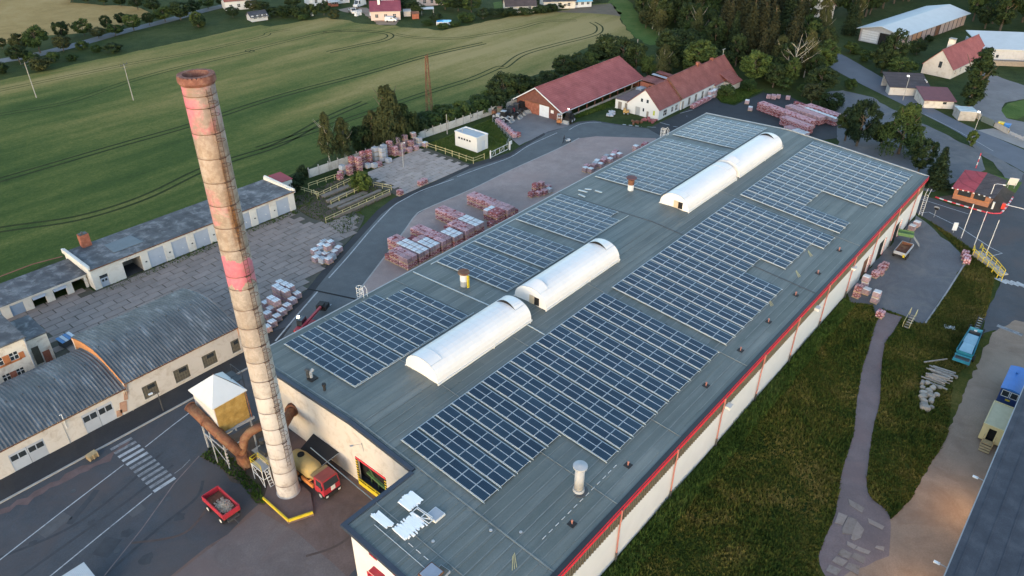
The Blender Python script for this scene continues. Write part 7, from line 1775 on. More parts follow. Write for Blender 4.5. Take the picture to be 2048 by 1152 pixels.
def cpole(label, b, h, arms=True):
    t = thing('power_pole', label, 'pole', b); MB().cyl(0, 0, 0, h, .14, .09, 8).build('shaft', M('grey_pole', (.27, .26, .245), .12, 1, .9), t)
    if arms:
        c = MB().beam((-1.2, -.5, h - .2), (1.2, .5, h - .2), .1).beam((-.9, -.4, h - 1.0), (.9, .4, h - 1.0), .08)
        for k in (-1, 0, 1): c.cyl(1.1 * k, .46 * k, h - .15, h + .35, .07, .07, 6)
        c.build('cross_arm', m_darkm, t)
cpole('concrete power pole in the wheat field nearest the left edge', GA(0, 0, 280, 750), 9.6)
cpole('concrete power pole in the middle of the wheat field, left of the chimney top', GA(0, 0, 1025, 770), 9.8)
cpole('plain concrete pole at the far corner of the red barn', GA(0, 2, 1000, 530), 9.0, False)
cpole('thin concrete pole by the fence between lattice pylon and transformer hut', GA(0, 1, 1515, 1030), 5.0, False)
lamp_post('lit street lamp on the verge opposite the long roadside wall', (173.5, -4.3), 6.2, (.9, .5), True, m_pole, None, .5)
lamp_post('lit street lamp by the small roundish bush at the junction', (149.8, -26.6), 7.4, (1.0, .5), True, m_pole, None, .5)
lamp_post('slim grey lamp post behind the brick stacks at the concrete fence', G(807, 335), 5.6, (.4, -.3), False, m_pole, None, .25)
lamp_post('warm lit street lamp among the forest trees at the top', G(1553, 42), 8.5, (.8, -.8), True, m_pole, None, .9)
lamp_post('grey lamp post leaning over the lower barrel roofed shed door', GA(3, 0, 540, 130), 3.4, (-.6, .2), False, m_greym)
t = thing('security_camera', 'small bracket lamp on the front wall above the gate', 'lamp', (-13.9, -.6, 6.9)); MB().tube([(0, 0, -1.0), (-.1, 0, .2), (-.9, .5, .25)], .05, 6).build('bracket', m_steel, t); MB().obox((-1.05, .6, .22), (.4, .2, .1), (0, 0, R(150))).build('lamp_head', m_wrapg, t)
t = thing('canopy_frame', 'black covered frame against the front wall behind the drum truck', 'canopy', (-15.4, 6.2, 0))
MB().add([(-.9, -1.6, 2.0), (1.45, -2.0, 2.6), (1.45, 3.0, 2.6), (-.9, 2.6, 2.0)], [(0, 1, 2, 3)]).build('black_sheet', m_black, t)
MB().beam((-.9, -1.6, 0), (-.9, -1.6, 2.0), .07).beam((-.9, 2.6, 0), (-.9, 2.6, 2.0), .07).beam((-.9, -1.6, 2.03), (1.4, -2.0, 2.63), .06).beam((-.9, -1.6, 2.03), (-.9, 2.6, 2.03), .06).build('frame', m_greym, t)

# ================================================================== VILLAGE AT THE TOP
def house(label, p, L, W, ze, zr, rz, mw, mr, chim=None):
    t = thing('village_house', label, 'house', (p[0], p[1], 0), rz)
    wn = [(L * .15, L * .15 + 1.1, 1.0, 2.2), (L * .45, L * .45 + 1.1, 1.0, 2.2), (L * .75, L * .75 + 1.1, 1.0, 2.2)]
    gable(t, 0, L, 0, W, ze, zr, mw, mr, .4, wn, (), ze); windows(t, wn, 0)
    if chim: MB().box(L * chim, L * chim + .9, W * .3, W * .3 + .9, ze, zr + 1.2).build('chimney', m_white, t)
    return t
m_pinkw = M('pink_render', (.50, .40, .37), .1, 1, .9); m_berry = tile_roof('berry_tiles', (.17, .045, .075), (.24, .08, .11))
h = house('pink village house with a berry coloured roof and white chimney by the wheat field', (139.0, 177.0), 11, 8.5, 3.4, 6.0, R(-42), m_pinkw, m_berry, .25)
MB().box(4, 9, 6.5, 8.4, 3.5, 7.0).build('dormer', m_plaster, h)
house('white village house with a red roof at the very top edge', (139.5, 214), 10, 8, 3.2, 6, R(-15), m_white, m_tile)
house('white shed like house with a dark opening at the top edge', (147.6, 210.6), 7, 7, 3.6, 5.4, R(-20), m_white, m_wrapg if False else m_metalroof)
house('small red walled hut next to the white dropside truck', (143.4, 207.5), 3.4, 3.0, 1.9, 2.7, R(-20), m_brickred, m_metalroof)
house('grey roofed field hut at the left end of the village hedge', (108.2, 208.6), 6.2, 5.0, 1.6, 3.0, R(-12), m_wrapg, m_darkroof)
house('brown roofed house behind the swimming pool garden', (168.5, 181.5), 10, 8, 3.0, 6.0, R(-35), m_pinkw, m_tile2)
house('white house at the top edge with a terrace', (112, 232), 10, 8, 3.6, 6.2, R(-20), m_white, m_tile2)
house('low white walled house far behind the garden lawn', (182, 147), 12, 7, 2.6, 5.2, R(-40), m_plaster, m_tiled)
house('house with pale gable at the top beside the garden lawn', (197, 140), 13, 8, 3.0, 5.6, R(-40), m_plaster, m_darkroof)
h = house('cream house with a steep red roof deep in the forest at the top', (257.5, 46.5), 15, 11, 5.0, 10.5, R(28), m_cream, m_tile)
house('garden shed with a pale blue roof at the top centre', (207, 133), 8, 5, 2.2, 3.0, R(-35), m_wrap, M('sky_roof', (.15, .40, .55), .1, 1, .5))
def van(label, p, rz, L=5.2, H=2.4, W=2.0, m=None, bed=False, name='van', cat='van'):
    t = thing(name, label, cat, (p[0], p[1], 0), rz); m = m or m_white; w = W / 2
    if bed:
        MB().box(-L / 2, L * .18, -w, w, .75, .85).build('load_bed', m_oldwood, t); MB().box(-L / 2, L * .18, -w, -w + .06, .85, 1.25).box(-L / 2, L * .18, w - .06, w, .85, 1.25).build('side_board', m_wrapg, t); x0 = L * .2
    else: x0 = -L / 2
    zs_ = H
    pts = [(x0, .35), (L / 2, .35), (L / 2, 1.0), (L / 2 - .75, 1.15), (L / 2 - 1.45, zs_), (x0 + .05, zs_)]
    n = 6; b = MB(); b.add([(x, -w, z) for x, z in pts] + [(x, w, z) for x, z in pts], [tuple(range(n)), tuple(range(2 * n - 1, n - 1, -1))] + [(i, n + i, n + (i + 1) % n, (i + 1) % n) for i in range(n)]); b.build('body', m, t)
    MB().add([(L / 2 - .80, -w * .86, 1.22), (L / 2 - .80, w * .86, 1.22), (L / 2 - 1.40, w * .86, zs_ - .12), (L / 2 - 1.40, -w * .86, zs_ - .12)], [(0, 1, 2, 3)]).build('windscreen', m_glass, t).location = (.03, 0, .02)
    for s in (-1, 1): MB().box(L / 2 - 2.3, L / 2 - 1.5, s * w - .01, s * w + .01, 1.25, zs_ - .2).build('side_window', m_glass, t)
    for x in (-L / 2 + .9, L / 2 - .9):
        for s in (-1, 1): MB().tube([(x, s * w - .12, .33), (x, s * w + .04, .33)], .33, 12).build('wheel', m_black, t)
    return t
van('tall white panel van parked behind the white dropside truck', (152.2, 199.4), R(192), 6.0, 2.7)
van('white dropside truck with a small cab at the village edge', (142.8, 192.4), R(-115), 5.6, 2.1, 2.0, None, True, 'dropside_truck', 'truck')
van('white car like van in front of the pink village house', (142.9, 170.3), R(-50), 4.4, 1.8, 1.8)
for i, (x, y) in enumerate(((905, 205), (945, 195), (890, 250), (940, 235), (1130, 245), (180, 250))):
    p = V(600, 0, 7.877, x, y); so_ = tag(MB().add([(a, b, z) for a, b, z in ((-.6, -.6, 0), (.6, -.6, 0), (.6, .6, 0), (-.6, .6, 0), (-.5, -.5, 1.1), (.5, -.5, 1.1), (.5, .5, 1.1), (-.5, .5, 1.1))], CF[:6]).build('white_sack', m_wrap), 'white bulk sack on the grass beside the dropside truck' if i < 4 else ['white bulk sack alone before the pink village house', 'white bale lying by the village hedge'][i - 4], 'sack', 'white sacks by the truck' if i < 4 else None); so_.location = p
t = thing('garden_pool', 'blue above ground swimming pool with a white wall in a garden', 'pool', (153.2, 152.6, 0), R(-48)); MB().box(-2.7, 2.7, -1.8, 1.8, 0, 1.1).build('pool_wall', m_wrap, t); MB().box(-2.55, 2.55, -1.65, 1.65, 1.1, 1.13).build('pool_water', M('pool_blue', (.08, .42, .80), .05, 1, .2), t)
t = thing('garden_canopy', 'pale blue awning roof in the garden behind the pink house', 'canopy', V(840, 0, 7.877, 120, 230), R(-40)); MB().slab([(-2.5, -1.5, 2.4), (2.5, -1.5, 2.4), (2.5, 1.5, 2.6), (-2.5, 1.5, 2.6)], .1).build('awning', m_metalroof, t); MB().beam((-2.3, -1.4, 0), (-2.3, -1.4, 2.4), .1).beam((2.3, -1.4, 0), (2.3, -1.4, 2.4), .1).beam((2.3, 1.4, 0), (2.3, 1.4, 2.5), .1).build('post', m_greym, t)
for i, (x, y, m) in enumerate(((1690, 250, m_white), (1820, 290, m_brickred))):
    p = V(600, 0, 7.877, x, y); t = thing('garden_shed', ['little cream garden shed between the pink house and a brown hut', 'little brown garden hut in front of the dark garden trees'][i], 'shed', p, R(-40)); MB().box(-1.3, 1.3, -1, 1, 0, 1.9).build('shed_wall', m_cream if i == 0 else m_brickred, t); MB().slab([(-1.5, -1.2, 1.9), (1.5, -1.2, 1.9), (1.5, 1.2, 2.4), (-1.5, 1.2, 2.4)], .1).build('shed_roof', m_metalroof if i == 0 else m_rust, t)
sheet('garden_lawn', [V(840, 0, 7.877, *q) for q in ((1150, 40), (1330, 10), (1540, 120), (1300, 160), (1180, 150))], -.02, m_lawn)
sheet('village_yard', [V(600, 0, 7.877, *q) for q in ((600, 150), (780, 110), (1050, 120), (1240, 240), (1560, 330), (1500, 390), (1250, 390), (900, 130), (760, 200))], -.02, m_dirt, .3, 2)

# ================================================================== TREES
def leafmat(name, c, c2, c3):
    b = NB(name); p = b.pos()
    n1 = b.noise(p, .32, 3, .6); n2 = b.noise(p, 2.4, 2, .6)
    f = b.math('ADD', b.math('MULTIPLY', n1, .6), b.math('MULTIPLY', n2, .4))
    cl = b.ramp(f, [(.36, c), (.50, c2), (.64, c3)])
    cl = b.mix(1.0, cl, b.ramp(b.objrand(), [(0, (.72, .78, .7)), (.5, (1, 1, 1)), (1, (1.3, 1.15, 1.0))]), 'MULTIPLY')
    b.col(cl).rough(.85); b.b.inputs['Specular IOR Level'].default_value = .12
    return b.mat
LM = {
    'dark': leafmat('dark_leaves', (.012, .022, .010), (.021, .036, .015), (.036, .055, .020)),
    'mid': leafmat('green_leaves', (.018, .034, .012), (.032, .056, .018), (.055, .082, .027)),
    'light': leafmat('light_leaves', (.034, .055, .014), (.058, .088, .022), (.095, .12, .036)),
    'brown': leafmat('dull_leaves', (.022, .029, .013), (.037, .045, .020), (.058, .066, .029)),
    'needle': leafmat('needles', (.008, .017, .009), (.015, .028, .014), (.026, .042, .019)),
    'brneedle': leafmat('dry_needles', (.015, .020, .011), (.027, .031, .017), (.042, .044, .024)),
}
m_bark = M('bark', (.085, .068, .052), .3, 3, .95, co='obj'); m_birchbark = M('birch_bark', (.27, .26, .235), .2, 2.5, .9, co='obj', dirt=((.08, .07, .06), 1.6, .8)); m_dead = M('bleached_wood', (.25, .24, .21), .15, 2, .9, co='obj')
def crown(kind, seed):
    r = random.Random(seed); vs = []; fs = []
    def leaf(c, s, nrm, droop=0):
        n = Vector(nrm) + Vector((r.gauss(0, .45), r.gauss(0, .45), r.gauss(0, .45)))
        if n.length < .01: n = Vector((0, 0, 1))
        n.normalize(); u = n.cross(Vector((r.gauss(0, 1), r.gauss(0, 1), r.gauss(0, 1)))).normalized(); v = n.cross(u)
        if droop: u = (u * .5 + Vector((0, 0, -1)) * droop).normalized(); v = n.cross(u).normalized()
        a, b = s * r.uniform(.7, 1.3), s * r.uniform(.35, .75); k = len(vs)
        for p, q in ((-a, 0), (0, -b), (a, 0), (0, b)): vs.append(tuple(c + u * p + v * q))
        fs.append((k, k + 1, k + 2, k + 3))
    def clump(c, rad, n, s, squash=.8):
        for _ in range(n):
            d = Vector((r.gauss(0, 1), r.gauss(0, 1), r.gauss(0, 1))).normalized(); q = rad * r.uniform(.55, 1.08)
            leaf(c + Vector((d.x * q, d.y * q, d.z * q * squash)), s, d + Vector((0, 0, .35)))
    if kind in ('round', 'oval', 'bush', 'column', 'wide'):
        H, R0, zb, nc, cr, nl, s = {'round': (10, 3.6, 2.2, 62, 1.15, 78, .30), 'oval': (12, 3.0, 2.4, 66, 1.1, 78, .30), 'bush': (3.2, 1.75, .2, 30, .75, 66, .22), 'column': (16, 2.0, .8, 74, .95, 70, .28), 'wide': (8.5, 4.6, 1.2, 76, 1.2, 74, .30)}[kind]
        zc = (zb + H) / 2; hz = (H - zb) / 2
        lob = [(r.uniform(0, 6.28), r.uniform(-.6, .8), r.uniform(.8, 1.18)) for _ in range(7)]
        for i in range(nc):
            a = r.uniform(0, 6.283); u = r.uniform(-.95, 1); q = math.sqrt(1 - u * u) if abs(u) < 1 else 0
            if kind == 'column': q = (1 - abs(u) ** 3) * (.75 + .25 * math.sin(7 * u))
            k = min(lob, key=lambda l: abs(((a - l[0] + 3.14) % 6.28) - 3.14) + abs(u - l[1]))[2]
            f = r.uniform(.55, 1.0) ** .5 * k
            c = Vector((R0 * q * f * math.cos(a), R0 * q * f * math.sin(a), zc + hz * u * (f if u > 0 else 1) * .92))
            clump(c, cr * r.uniform(.6, 1.1), nl, s)
    elif kind in ('spruce', 'larch'):
        H = 14; n = 30
        for i in range(n):
            t_ = i / (n - 1); z = 1.0 + (H - 1.3) * t_; rad = (3.0 * (1 - t_) ** .85 + .18) * r.uniform(.82, 1.1); m = int(6 + 9 * (1 - t_)); a0 = r.uniform(0, 6)
            for j in range(m):
                a = a0 + 6.283 * j / m + r.uniform(-.2, .2); ln = rad * r.uniform(.75, 1.1)
                for q in range(int(4 + ln * 4)):
                    f = (q + r.random()) / (4 + ln * 4); c = Vector((ln * f * math.cos(a), ln * f * math.sin(a), z - ln * f * .32 + r.gauss(0, .08)))
                    for _ in range(2): leaf(c + Vector((r.gauss(0, .14), r.gauss(0, .14), -abs(r.gauss(0, .12)))), .30, (math.cos(a) * .4, math.sin(a) * .4, .8), .15)
    elif kind in ('birch', 'weeping'):
        H, R0, nd, zb = (13.5, 2.7, 26, 3.5) if kind == 'birch' else (12, 4.2, 40, 1.6)
        for i in range(nd):
            u = (i + r.random()) / nd; a = r.uniform(0, 6.283); z = zb + (H - zb) * u ** .9
            rad = R0 * ((1 - u) ** .55 if u > .35 else .8) * math.sqrt(r.uniform(.05, 1)) * .95; c = Vector((rad * math.cos(a), rad * math.sin(a), z)); dr = r.uniform(.55, 1.25) * (1.25 - .6 * u) * (1.15 if kind == 'weeping' else 1)
            for q in range(int(34 * dr) + 8):
                b_ = r.uniform(0, 6.283); e = dr * math.sqrt(r.random()); top = c + Vector((e * math.cos(b_), e * math.sin(b_), .55 * dr * (1 - (e / dr) ** 2))); L = r.uniform(.4, 1.9) * (.5 + e / dr * .6)
                for w_ in range(int(L * 6) + 1): leaf(top + Vector((r.gauss(0, .09) + math.cos(b_) * .05 * w_, r.gauss(0, .09) + math.sin(b_) * .05 * w_, -w_ / 6)), .20, (math.cos(b_), math.sin(b_), .6), .55)
    me = bpy.data.meshes.new('crown_' + kind); me.from_pydata(vs, [], fs); me.materials.append(LM['mid']); me.update(); return me
def trunk(kind, seed):
    r = random.Random(seed); H = {'round': 8.5, 'oval': 10, 'bush': 2, 'column': 14, 'wide': 6.5, 'spruce': 13.6, 'larch': 13.6, 'birch': 13, 'weeping': 11}[kind]; mb = MB(); b = .035 * H if kind != 'birch' else .20
    pts = [Vector((r.gauss(0, .06) * i, r.gauss(0, .06) * i, H * i / 5)) for i in range(6)]
    mb.tube(pts, [b * (1 - .17 * i) for i in range(6)], 7)
    for k in range(0 if kind in ('spruce', 'larch') else 6):
        z = H * r.uniform(.3, .8); a = r.uniform(0, 6.28); L = H * r.uniform(.15, .28); p = pts[0].lerp(pts[5], z / H)
        mb.tube([p, p + Vector((math.cos(a) * L * .6, math.sin(a) * L * .6, L * .5)), p + Vector((math.cos(a) * L, math.sin(a) * L, L * 1.1))], [b * .4, b * .25, b * .08], 5)
    return mb.mesh('trunk', m_birchbark if kind == 'birch' else m_bark)
HT = {'round': 10, 'oval': 12, 'bush': 3.2, 'column': 16, 'wide': 8.5, 'spruce': 14, 'larch': 14, 'birch': 13.5, 'weeping': 12}
WD = {'round': 8.6, 'oval': 7.4, 'bush': 4.4, 'column': 5.2, 'wide': 11, 'spruce': 6, 'larch': 6, 'birch': 5.6, 'weeping': 8.8}
TM = {k: [(crown(k, 100 + i * 7 + len(k)), trunk(k, 50 + i)) for i in range(3 if k in ('round', 'oval', 'bush', 'birch') else 2)] for k in HT}
DESC = {'dark': 'dark green', 'mid': 'green', 'light': 'light green', 'brown': 'dull brownish', 'needle': 'dark', 'brneedle': 'brown tinged'}
KN = {'round': ('tree', 'broadleaf_tree', 'round crowned tree'), 'oval': ('tree', 'broadleaf_tree', 'tall oval tree'), 'bush': ('bush', 'bush', 'bush'), 'column': ('tree', 'poplar_tree', 'columnar poplar'), 'wide': ('tree', 'broadleaf_tree', 'wide spreading tree'),
      'spruce': ('tree', 'spruce_tree', 'spruce'), 'larch': ('tree', 'conifer_tree', 'conifer'), 'birch': ('tree', 'birch_tree', 'drooping birch'), 'weeping': ('tree', 'willow_tree', 'drooping bushy tree')}
def tree(kind, col, b, h, wpx, where, group=None, label=None):
    cat, nm, ds = KN[kind]
    if kind in ('spruce', 'larch') and col == 'mid': col = 'needle'
    t = thing(nm, label or (DESC[col] + ' ' + ds + ' ' + where), cat, (b[0], b[1], 0), random.uniform(0, 6.28), group)
    k = h / HT[kind]; wx = max(.55, min(1.9, wpx / (WD[kind] * k))) if wpx else random.uniform(.9, 1.1)
    c, tk = random.choice(TM[kind])
    o = inst('crown', c, t, (0, 0, 0), (0, 0, 0), (k * wx, k * wx, k)); o.material_slots[0].link = 'OBJECT'; o.material_slots[0].material = LM[col]
    inst('trunk', tk, t, (0, 0, 0), (0, 0, 0), (k, k, k)); return t
def tp(r, c, x, y, top, wd, kind, col, where, group=None, label=None):
    """tree from the survey: foot, crown top and crown width as seen"""
    p = A(r, c, x, y); b = G(*p); pt = A(r, c, x, top); h = max(1.2, hgt(pt[1], b)); return tree(kind, col, b, h, wd / 3.84 / pxm(b), where, group, label)
for x, y, top, wd in ((20, 375, 295, 90), (170, 405, 258, 150), (310, 405, 190, 195), (150, 475, 350, 170), (490, 392, 275, 140), (490, 305, 165, 125), (650, 275, 145, 160), (760, 295, 212, 130), (830, 235, 115, 95), (890, 275, 180, 150), (940, 195, 100, 100), (1030, 235, 110, 140), (1150, 195, 95, 100), (1270, 165, 45, 180), (1390, 155, 15, 190), (1520, 205, 90, 115), (1600, 65, -40, 150), (1720, 50, -50, 120), (1480, 110, 0, 150)):
    tp(0, 0, x, y, top, wd, 'round', random.choice(('dark', 'dark', 'brown', 'mid')), 'in the avenue along the country road beside the golden field', 'avenue trees along the country road')
for i, t in enumerate([o for o in COL.objects if o.get('group') == 'avenue trees along the country road']): t['label'] = 'orchard like tree in the avenue along the golden field'
tp(0, 0, 1790, 135, 55, 115, 'round', 'dark', 'standing alone on the verge between road and wheat field')
for x, y, top, wd, c in ((870, 400, 335, 190, 'dark'), (640, 375, 315, 110, 'mid'), (330, 540, 440, 180, 'brown'), (560, 460, 420, 100, 'mid'), (750, 395, 345, 90, 'mid'), (20, 560, 480, 120, 'dark'), (420, 470, 400, 120, 'mid'), (240, 470, 400, 120, 'mid'), (1530, 210, 120, 120, 'dark')):
    tp(0, 0, x, y, top, wd, 'bush', c, 'on the verge', 'verge bushes below the avenue', 'bush on the rough verge between the country road and the wheat field')
for x, y, top, wd in ((560, 15, -70, 150), (680, 22, -60, 150), (800, 35, -60, 150), (930, 50, -50, 150), (1060, 72, -40, 150), (1180, 100, -20, 130), (620, -40, -130, 170), (780, -30, -120, 170), (950, -20, -110, 170), (1120, -5, -100, 170)):
    tp(0, 0, x, y, top, wd, random.choice(('round', 'oval')), 'dark', '', 'wood edge above the golden field', 'dark tree at the wood edge above the golden field')
VH = 'village trees behind the wheat field'
for x, y, top, wd, k, c in ((180, 130, 55, 130, 'bush', 'dark'), (270, 132, 45, 130, 'bush', 'dark'), (370, 128, 35, 130, 'bush', 'dark'), (470, 122, 30, 120, 'bush', 'dark'), (570, 118, 10, 130, 'round', 'dark'), (100, 95, 10, 130, 'round', 'dark'), (30, 90, 0, 140, 'round', 'brown'), (330, 60, -30, 150, 'round', 'dark'), (650, 140, 70, 110, 'bush', 'brown'), (410, 150, 110, 90, 'bush', 'mid'),
                             (1210, 100, -20, 180, 'round', 'dark'), (1290, 110, 20, 130, 'round', 'dark'), (1430, 170, 95, 120, 'round', 'dark'), (1360, 190, 150, 110, 'bush', 'mid'), (1500, 75, -40, 170, 'round', 'mid'), (1600, 85, -40, 180, 'round', 'dark'), (1700, 95, -30, 170, 'round', 'mid'), (1790, 145, 60, 180, 'round', 'dark'), (1660, 165, 90, 140, 'bush', 'mid'), (1880, 128, 60, 150, 'wide', 'dark'), (1960, 118, 60, 140, 'bush', 'dark'), (1570, 200, 160, 120, 'bush', 'mid'), (1480, 215, 175, 130, 'bush', 'mid'), (1700, 30, -90, 180, 'oval', 'dark'), (1560, 20, -100, 180, 'oval', 'dark'), (880, 30, -60, 150, 'round', 'mid'), (960, 10, -80, 150, 'oval', 'dark')):
    tp(0, 1, x, y, top, wd, k, c, '', VH + ' ' + k, {'bush': 'hedge bush', 'round': 'round garden tree', 'oval': 'tall garden tree', 'wide': 'spreading garden tree'}[k] + ' in the village gardens behind the wheat field')
for x, y, top, wd in ((60, 118, 70, 120), (160, 112, 60, 130), (270, 100, 40, 130), (360, 85, 30, 120), (430, 60, 10, 110)): tp(0, 2, x, y, top, wd, 'bush', 'dark', '', 'hedge at the far field edge', 'dark hedge bush at the far edge of the wheat field')
for x, y, top, wd in ((40, 40, -60, 160), (250, 20, -80, 160), (420, 10, -90, 160), (560, 10, -80, 150), (700, 5, -80, 150)): tp(0, 2, x, y, top, wd, 'round', 'dark', '', 'trees at the top edge centre', 'dark tree at the top edge above the bare soil')
# trees along the concrete fence
tp(0, 1, 620, 1270, 865, 150, 'birch', 'brown', 'left of the two birches by the loading pit')
tp(0, 1, 735, 1240, 905, 160, 'birch', 'brown', 'right of the two birches by the loading pit')
tp(0, 1, 1080, 1120, 655, 330, 'weeping', 'brown', 'rising behind the brick stacks, tallest at the fence')
tp(0, 1, 950, 1130, 850, 200, 'weeping', 'brown', 'on the left flank of the tallest one at the fence')
tp(0, 1, 1190, 1090, 800, 230, 'weeping', 'dark', 'on the right flank of the tallest one at the fence')
for x, y, top, wd, c in ((850, 1150, 960, 200, 'dark'), (1210, 1090, 850, 180, 'dark'), (1300, 1030, 885, 200, 'dark'), (1420, 985, 870, 170, 'mid'), (1540, 950, 840, 160, 'mid'), (1660, 915, 800, 150, 'mid'), (1780, 880, 760, 160, 'mid'), (1900, 850, 730, 170, 'dark')): tp(0, 1, x, y, top, wd, 'bush', c, '', 'bushes behind the concrete fence', 'bush behind the concrete fence at the edge of the wheat field')
for x, y, c in ((1480, 880, 'mid'), (1620, 850, 'light'), (1760, 800, 'mid'), (1850, 760, 'light'), (1350, 930, 'mid')): tp(0, 1, x, y, y - 70, 160, 'bush', c, '', 'low growth behind the fence', 'low green growth between fence and ripe field')
for x, y, top, wd, k, c in ((-20, 800, 560, 260, 'round', 'dark'), (110, 775, 558, 230, 'round', 'dark'), (210, 740, 590, 200, 'round', 'dark'), (450, 610, 425, 200, 'round', 'dark'), (560, 585, 410, 200, 'round', 'dark'), (650, 565, 395, 150, 'round', 'mid'), (790, 510, 265, 260, 'round', 'dark'), (900, 540, 290, 230, 'round', 'dark'), (700, 500, 330, 180, 'round', 'dark'), (1000, 560, 330, 180, 'round', 'dark'), (330, 680, 540, 180, 'round', 'dark'), (1090, 590, 430, 150, 'bush', 'mid')):
    tp(0, 2, x, y, top, wd, k, c, '', 'trees behind the red barn ' + k, ('round dark tree' if k == 'round' else 'bush') + ' in the row behind the red barn roof')
# forest
FP = [(p.x, p.y) for p in px((1262, -5), (1285, 40), (1312, 66), (1335, 78), (1382, 84), (1392, 104), (1335, 130), (1320, 150), (1345, 165), (1420, 150), (1495, 128), (1512, 165), (1560, 182), (1640, 186), (1656, 140), (1650, 110), (1634, 92), (1650, 72), (1712, 82), (1720, 60), (1690, 42), (1625, 8), (1600, -45), (1262, -60))]
fr_ = random.Random(11); placed = []; xs = [p[0] for p in FP]; ys = [p[1] for p in FP]; tries = 0
while tries < 9000 and len(placed) < 190:
    tries += 1; x, y = fr_.uniform(min(xs), max(xs)), fr_.uniform(min(ys), max(ys))
    if not inpoly(x, y, FP): continue
    d = 4.6 + (x - 150) * .016
    if any((x - a) ** 2 + (y - b) ** 2 < d * d for a, b in placed): continue
    if 236 < x < 262 and 34 < y < 60: continue
    placed.append((x, y))
FG = 'forest trees'
for x, y in placed:
    pxx = 1024 + FPX * (Vector((x, y, 0)) - CAM).dot(RX) / (Vector((x, y, 0)) - CAM).dot(_fw)
    if 1440 < pxx < 1600 and x > 172: k, c, h = fr_.choice((('spruce', 'brneedle', 17), ('spruce', 'needle', 18), ('larch', 'brneedle', 19), ('oval', 'dark', 14), ('larch', 'brneedle', 20)))
    elif y > 100 or x > 230: k, c, h = fr_.choice((('round', 'dark', 12), ('oval', 'dark', 14), ('oval', 'dark', 15), ('spruce', 'needle', 15), ('birch', 'brown', 13)))
    else: k, c, h = fr_.choice((('round', 'dark', 9.5), ('oval', 'mid', 11), ('oval', 'dark', 12), ('round', 'mid', 8.5), ('birch', 'brown', 12), ('wide', 'dark', 9)))
    if x < 175 and y < 60: h *= .68
    tree(k, c, (x, y), h * fr_.uniform(.8, 1.15), None, '', FG + ' ' + k + c, DESC[c] + ' ' + KN[k][2] + ' in the forest behind the white house')
for x, y, top, wd, k, c, w_ in ((1460, 620, 300, 260, 'oval', 'mid', 'right behind the brick outhouse'), (1200, 620, 340, 130, 'birch', 'brown', 'with a pale trunk left of the outhouse trees'), (1900, 640, 395, 250, 'round', 'light', 'at the far end of the white house'), (1500, 360, 170, 190, 'round', 'mid', 'standing out at the forest edge by the grass strip'), (1180, 270, 70, 160, 'birch', 'brown', 'at the forest edge by the grass strip'), (1080, 215, 80, 130, 'round', 'brown', 'low at the forest edge by the grass strip'), (1700, 745, 655, 160, 'bush', 'mid', 'against the last part of the white house'), (1870, 700, 610, 140, 'bush', 'mid', 'on the small lawn behind the white house')): tp(0, 2, x, y, top, wd, k, c, w_)
F3 = [(p.x, p.y) for p in px((1925, 12), (1945, 45), (1990, 68), (2075, 80), (2120, 40), (2080, -50), (1900, -60), (1905, 0))]
placed = []; xs = [p[0] for p in F3]; ys = [p[1] for p in F3]; tries = 0
while tries < 4000 and len(placed) < 42:
    tries += 1; x, y = fr_.uniform(min(xs), max(xs)), fr_.uniform(min(ys), max(ys))
    if inpoly(x, y, F3) and all((x - a) ** 2 + (y - b) ** 2 > 42 for a, b in placed): placed.append((x, y))
for i in range(30):
    u = i / 29; q = G(1700 + 210 * u, 44 - 62 * u - fr_.uniform(0, 26)); placed.append((q.x + fr_.uniform(-2, 2), q.y))
for x, y in placed:
    k, c, h = fr_.choice((('round', 'dark', 10), ('oval', 'dark', 13), ('oval', 'mid', 12), ('round', 'mid', 10))); tree(k, c, (x, y), h * fr_.uniform(.85, 1.2), None, '', 'wood round the long shed ' + k + c, DESC[c] + ' ' + KN[k][2] + ' in the wood around the long pale shed')
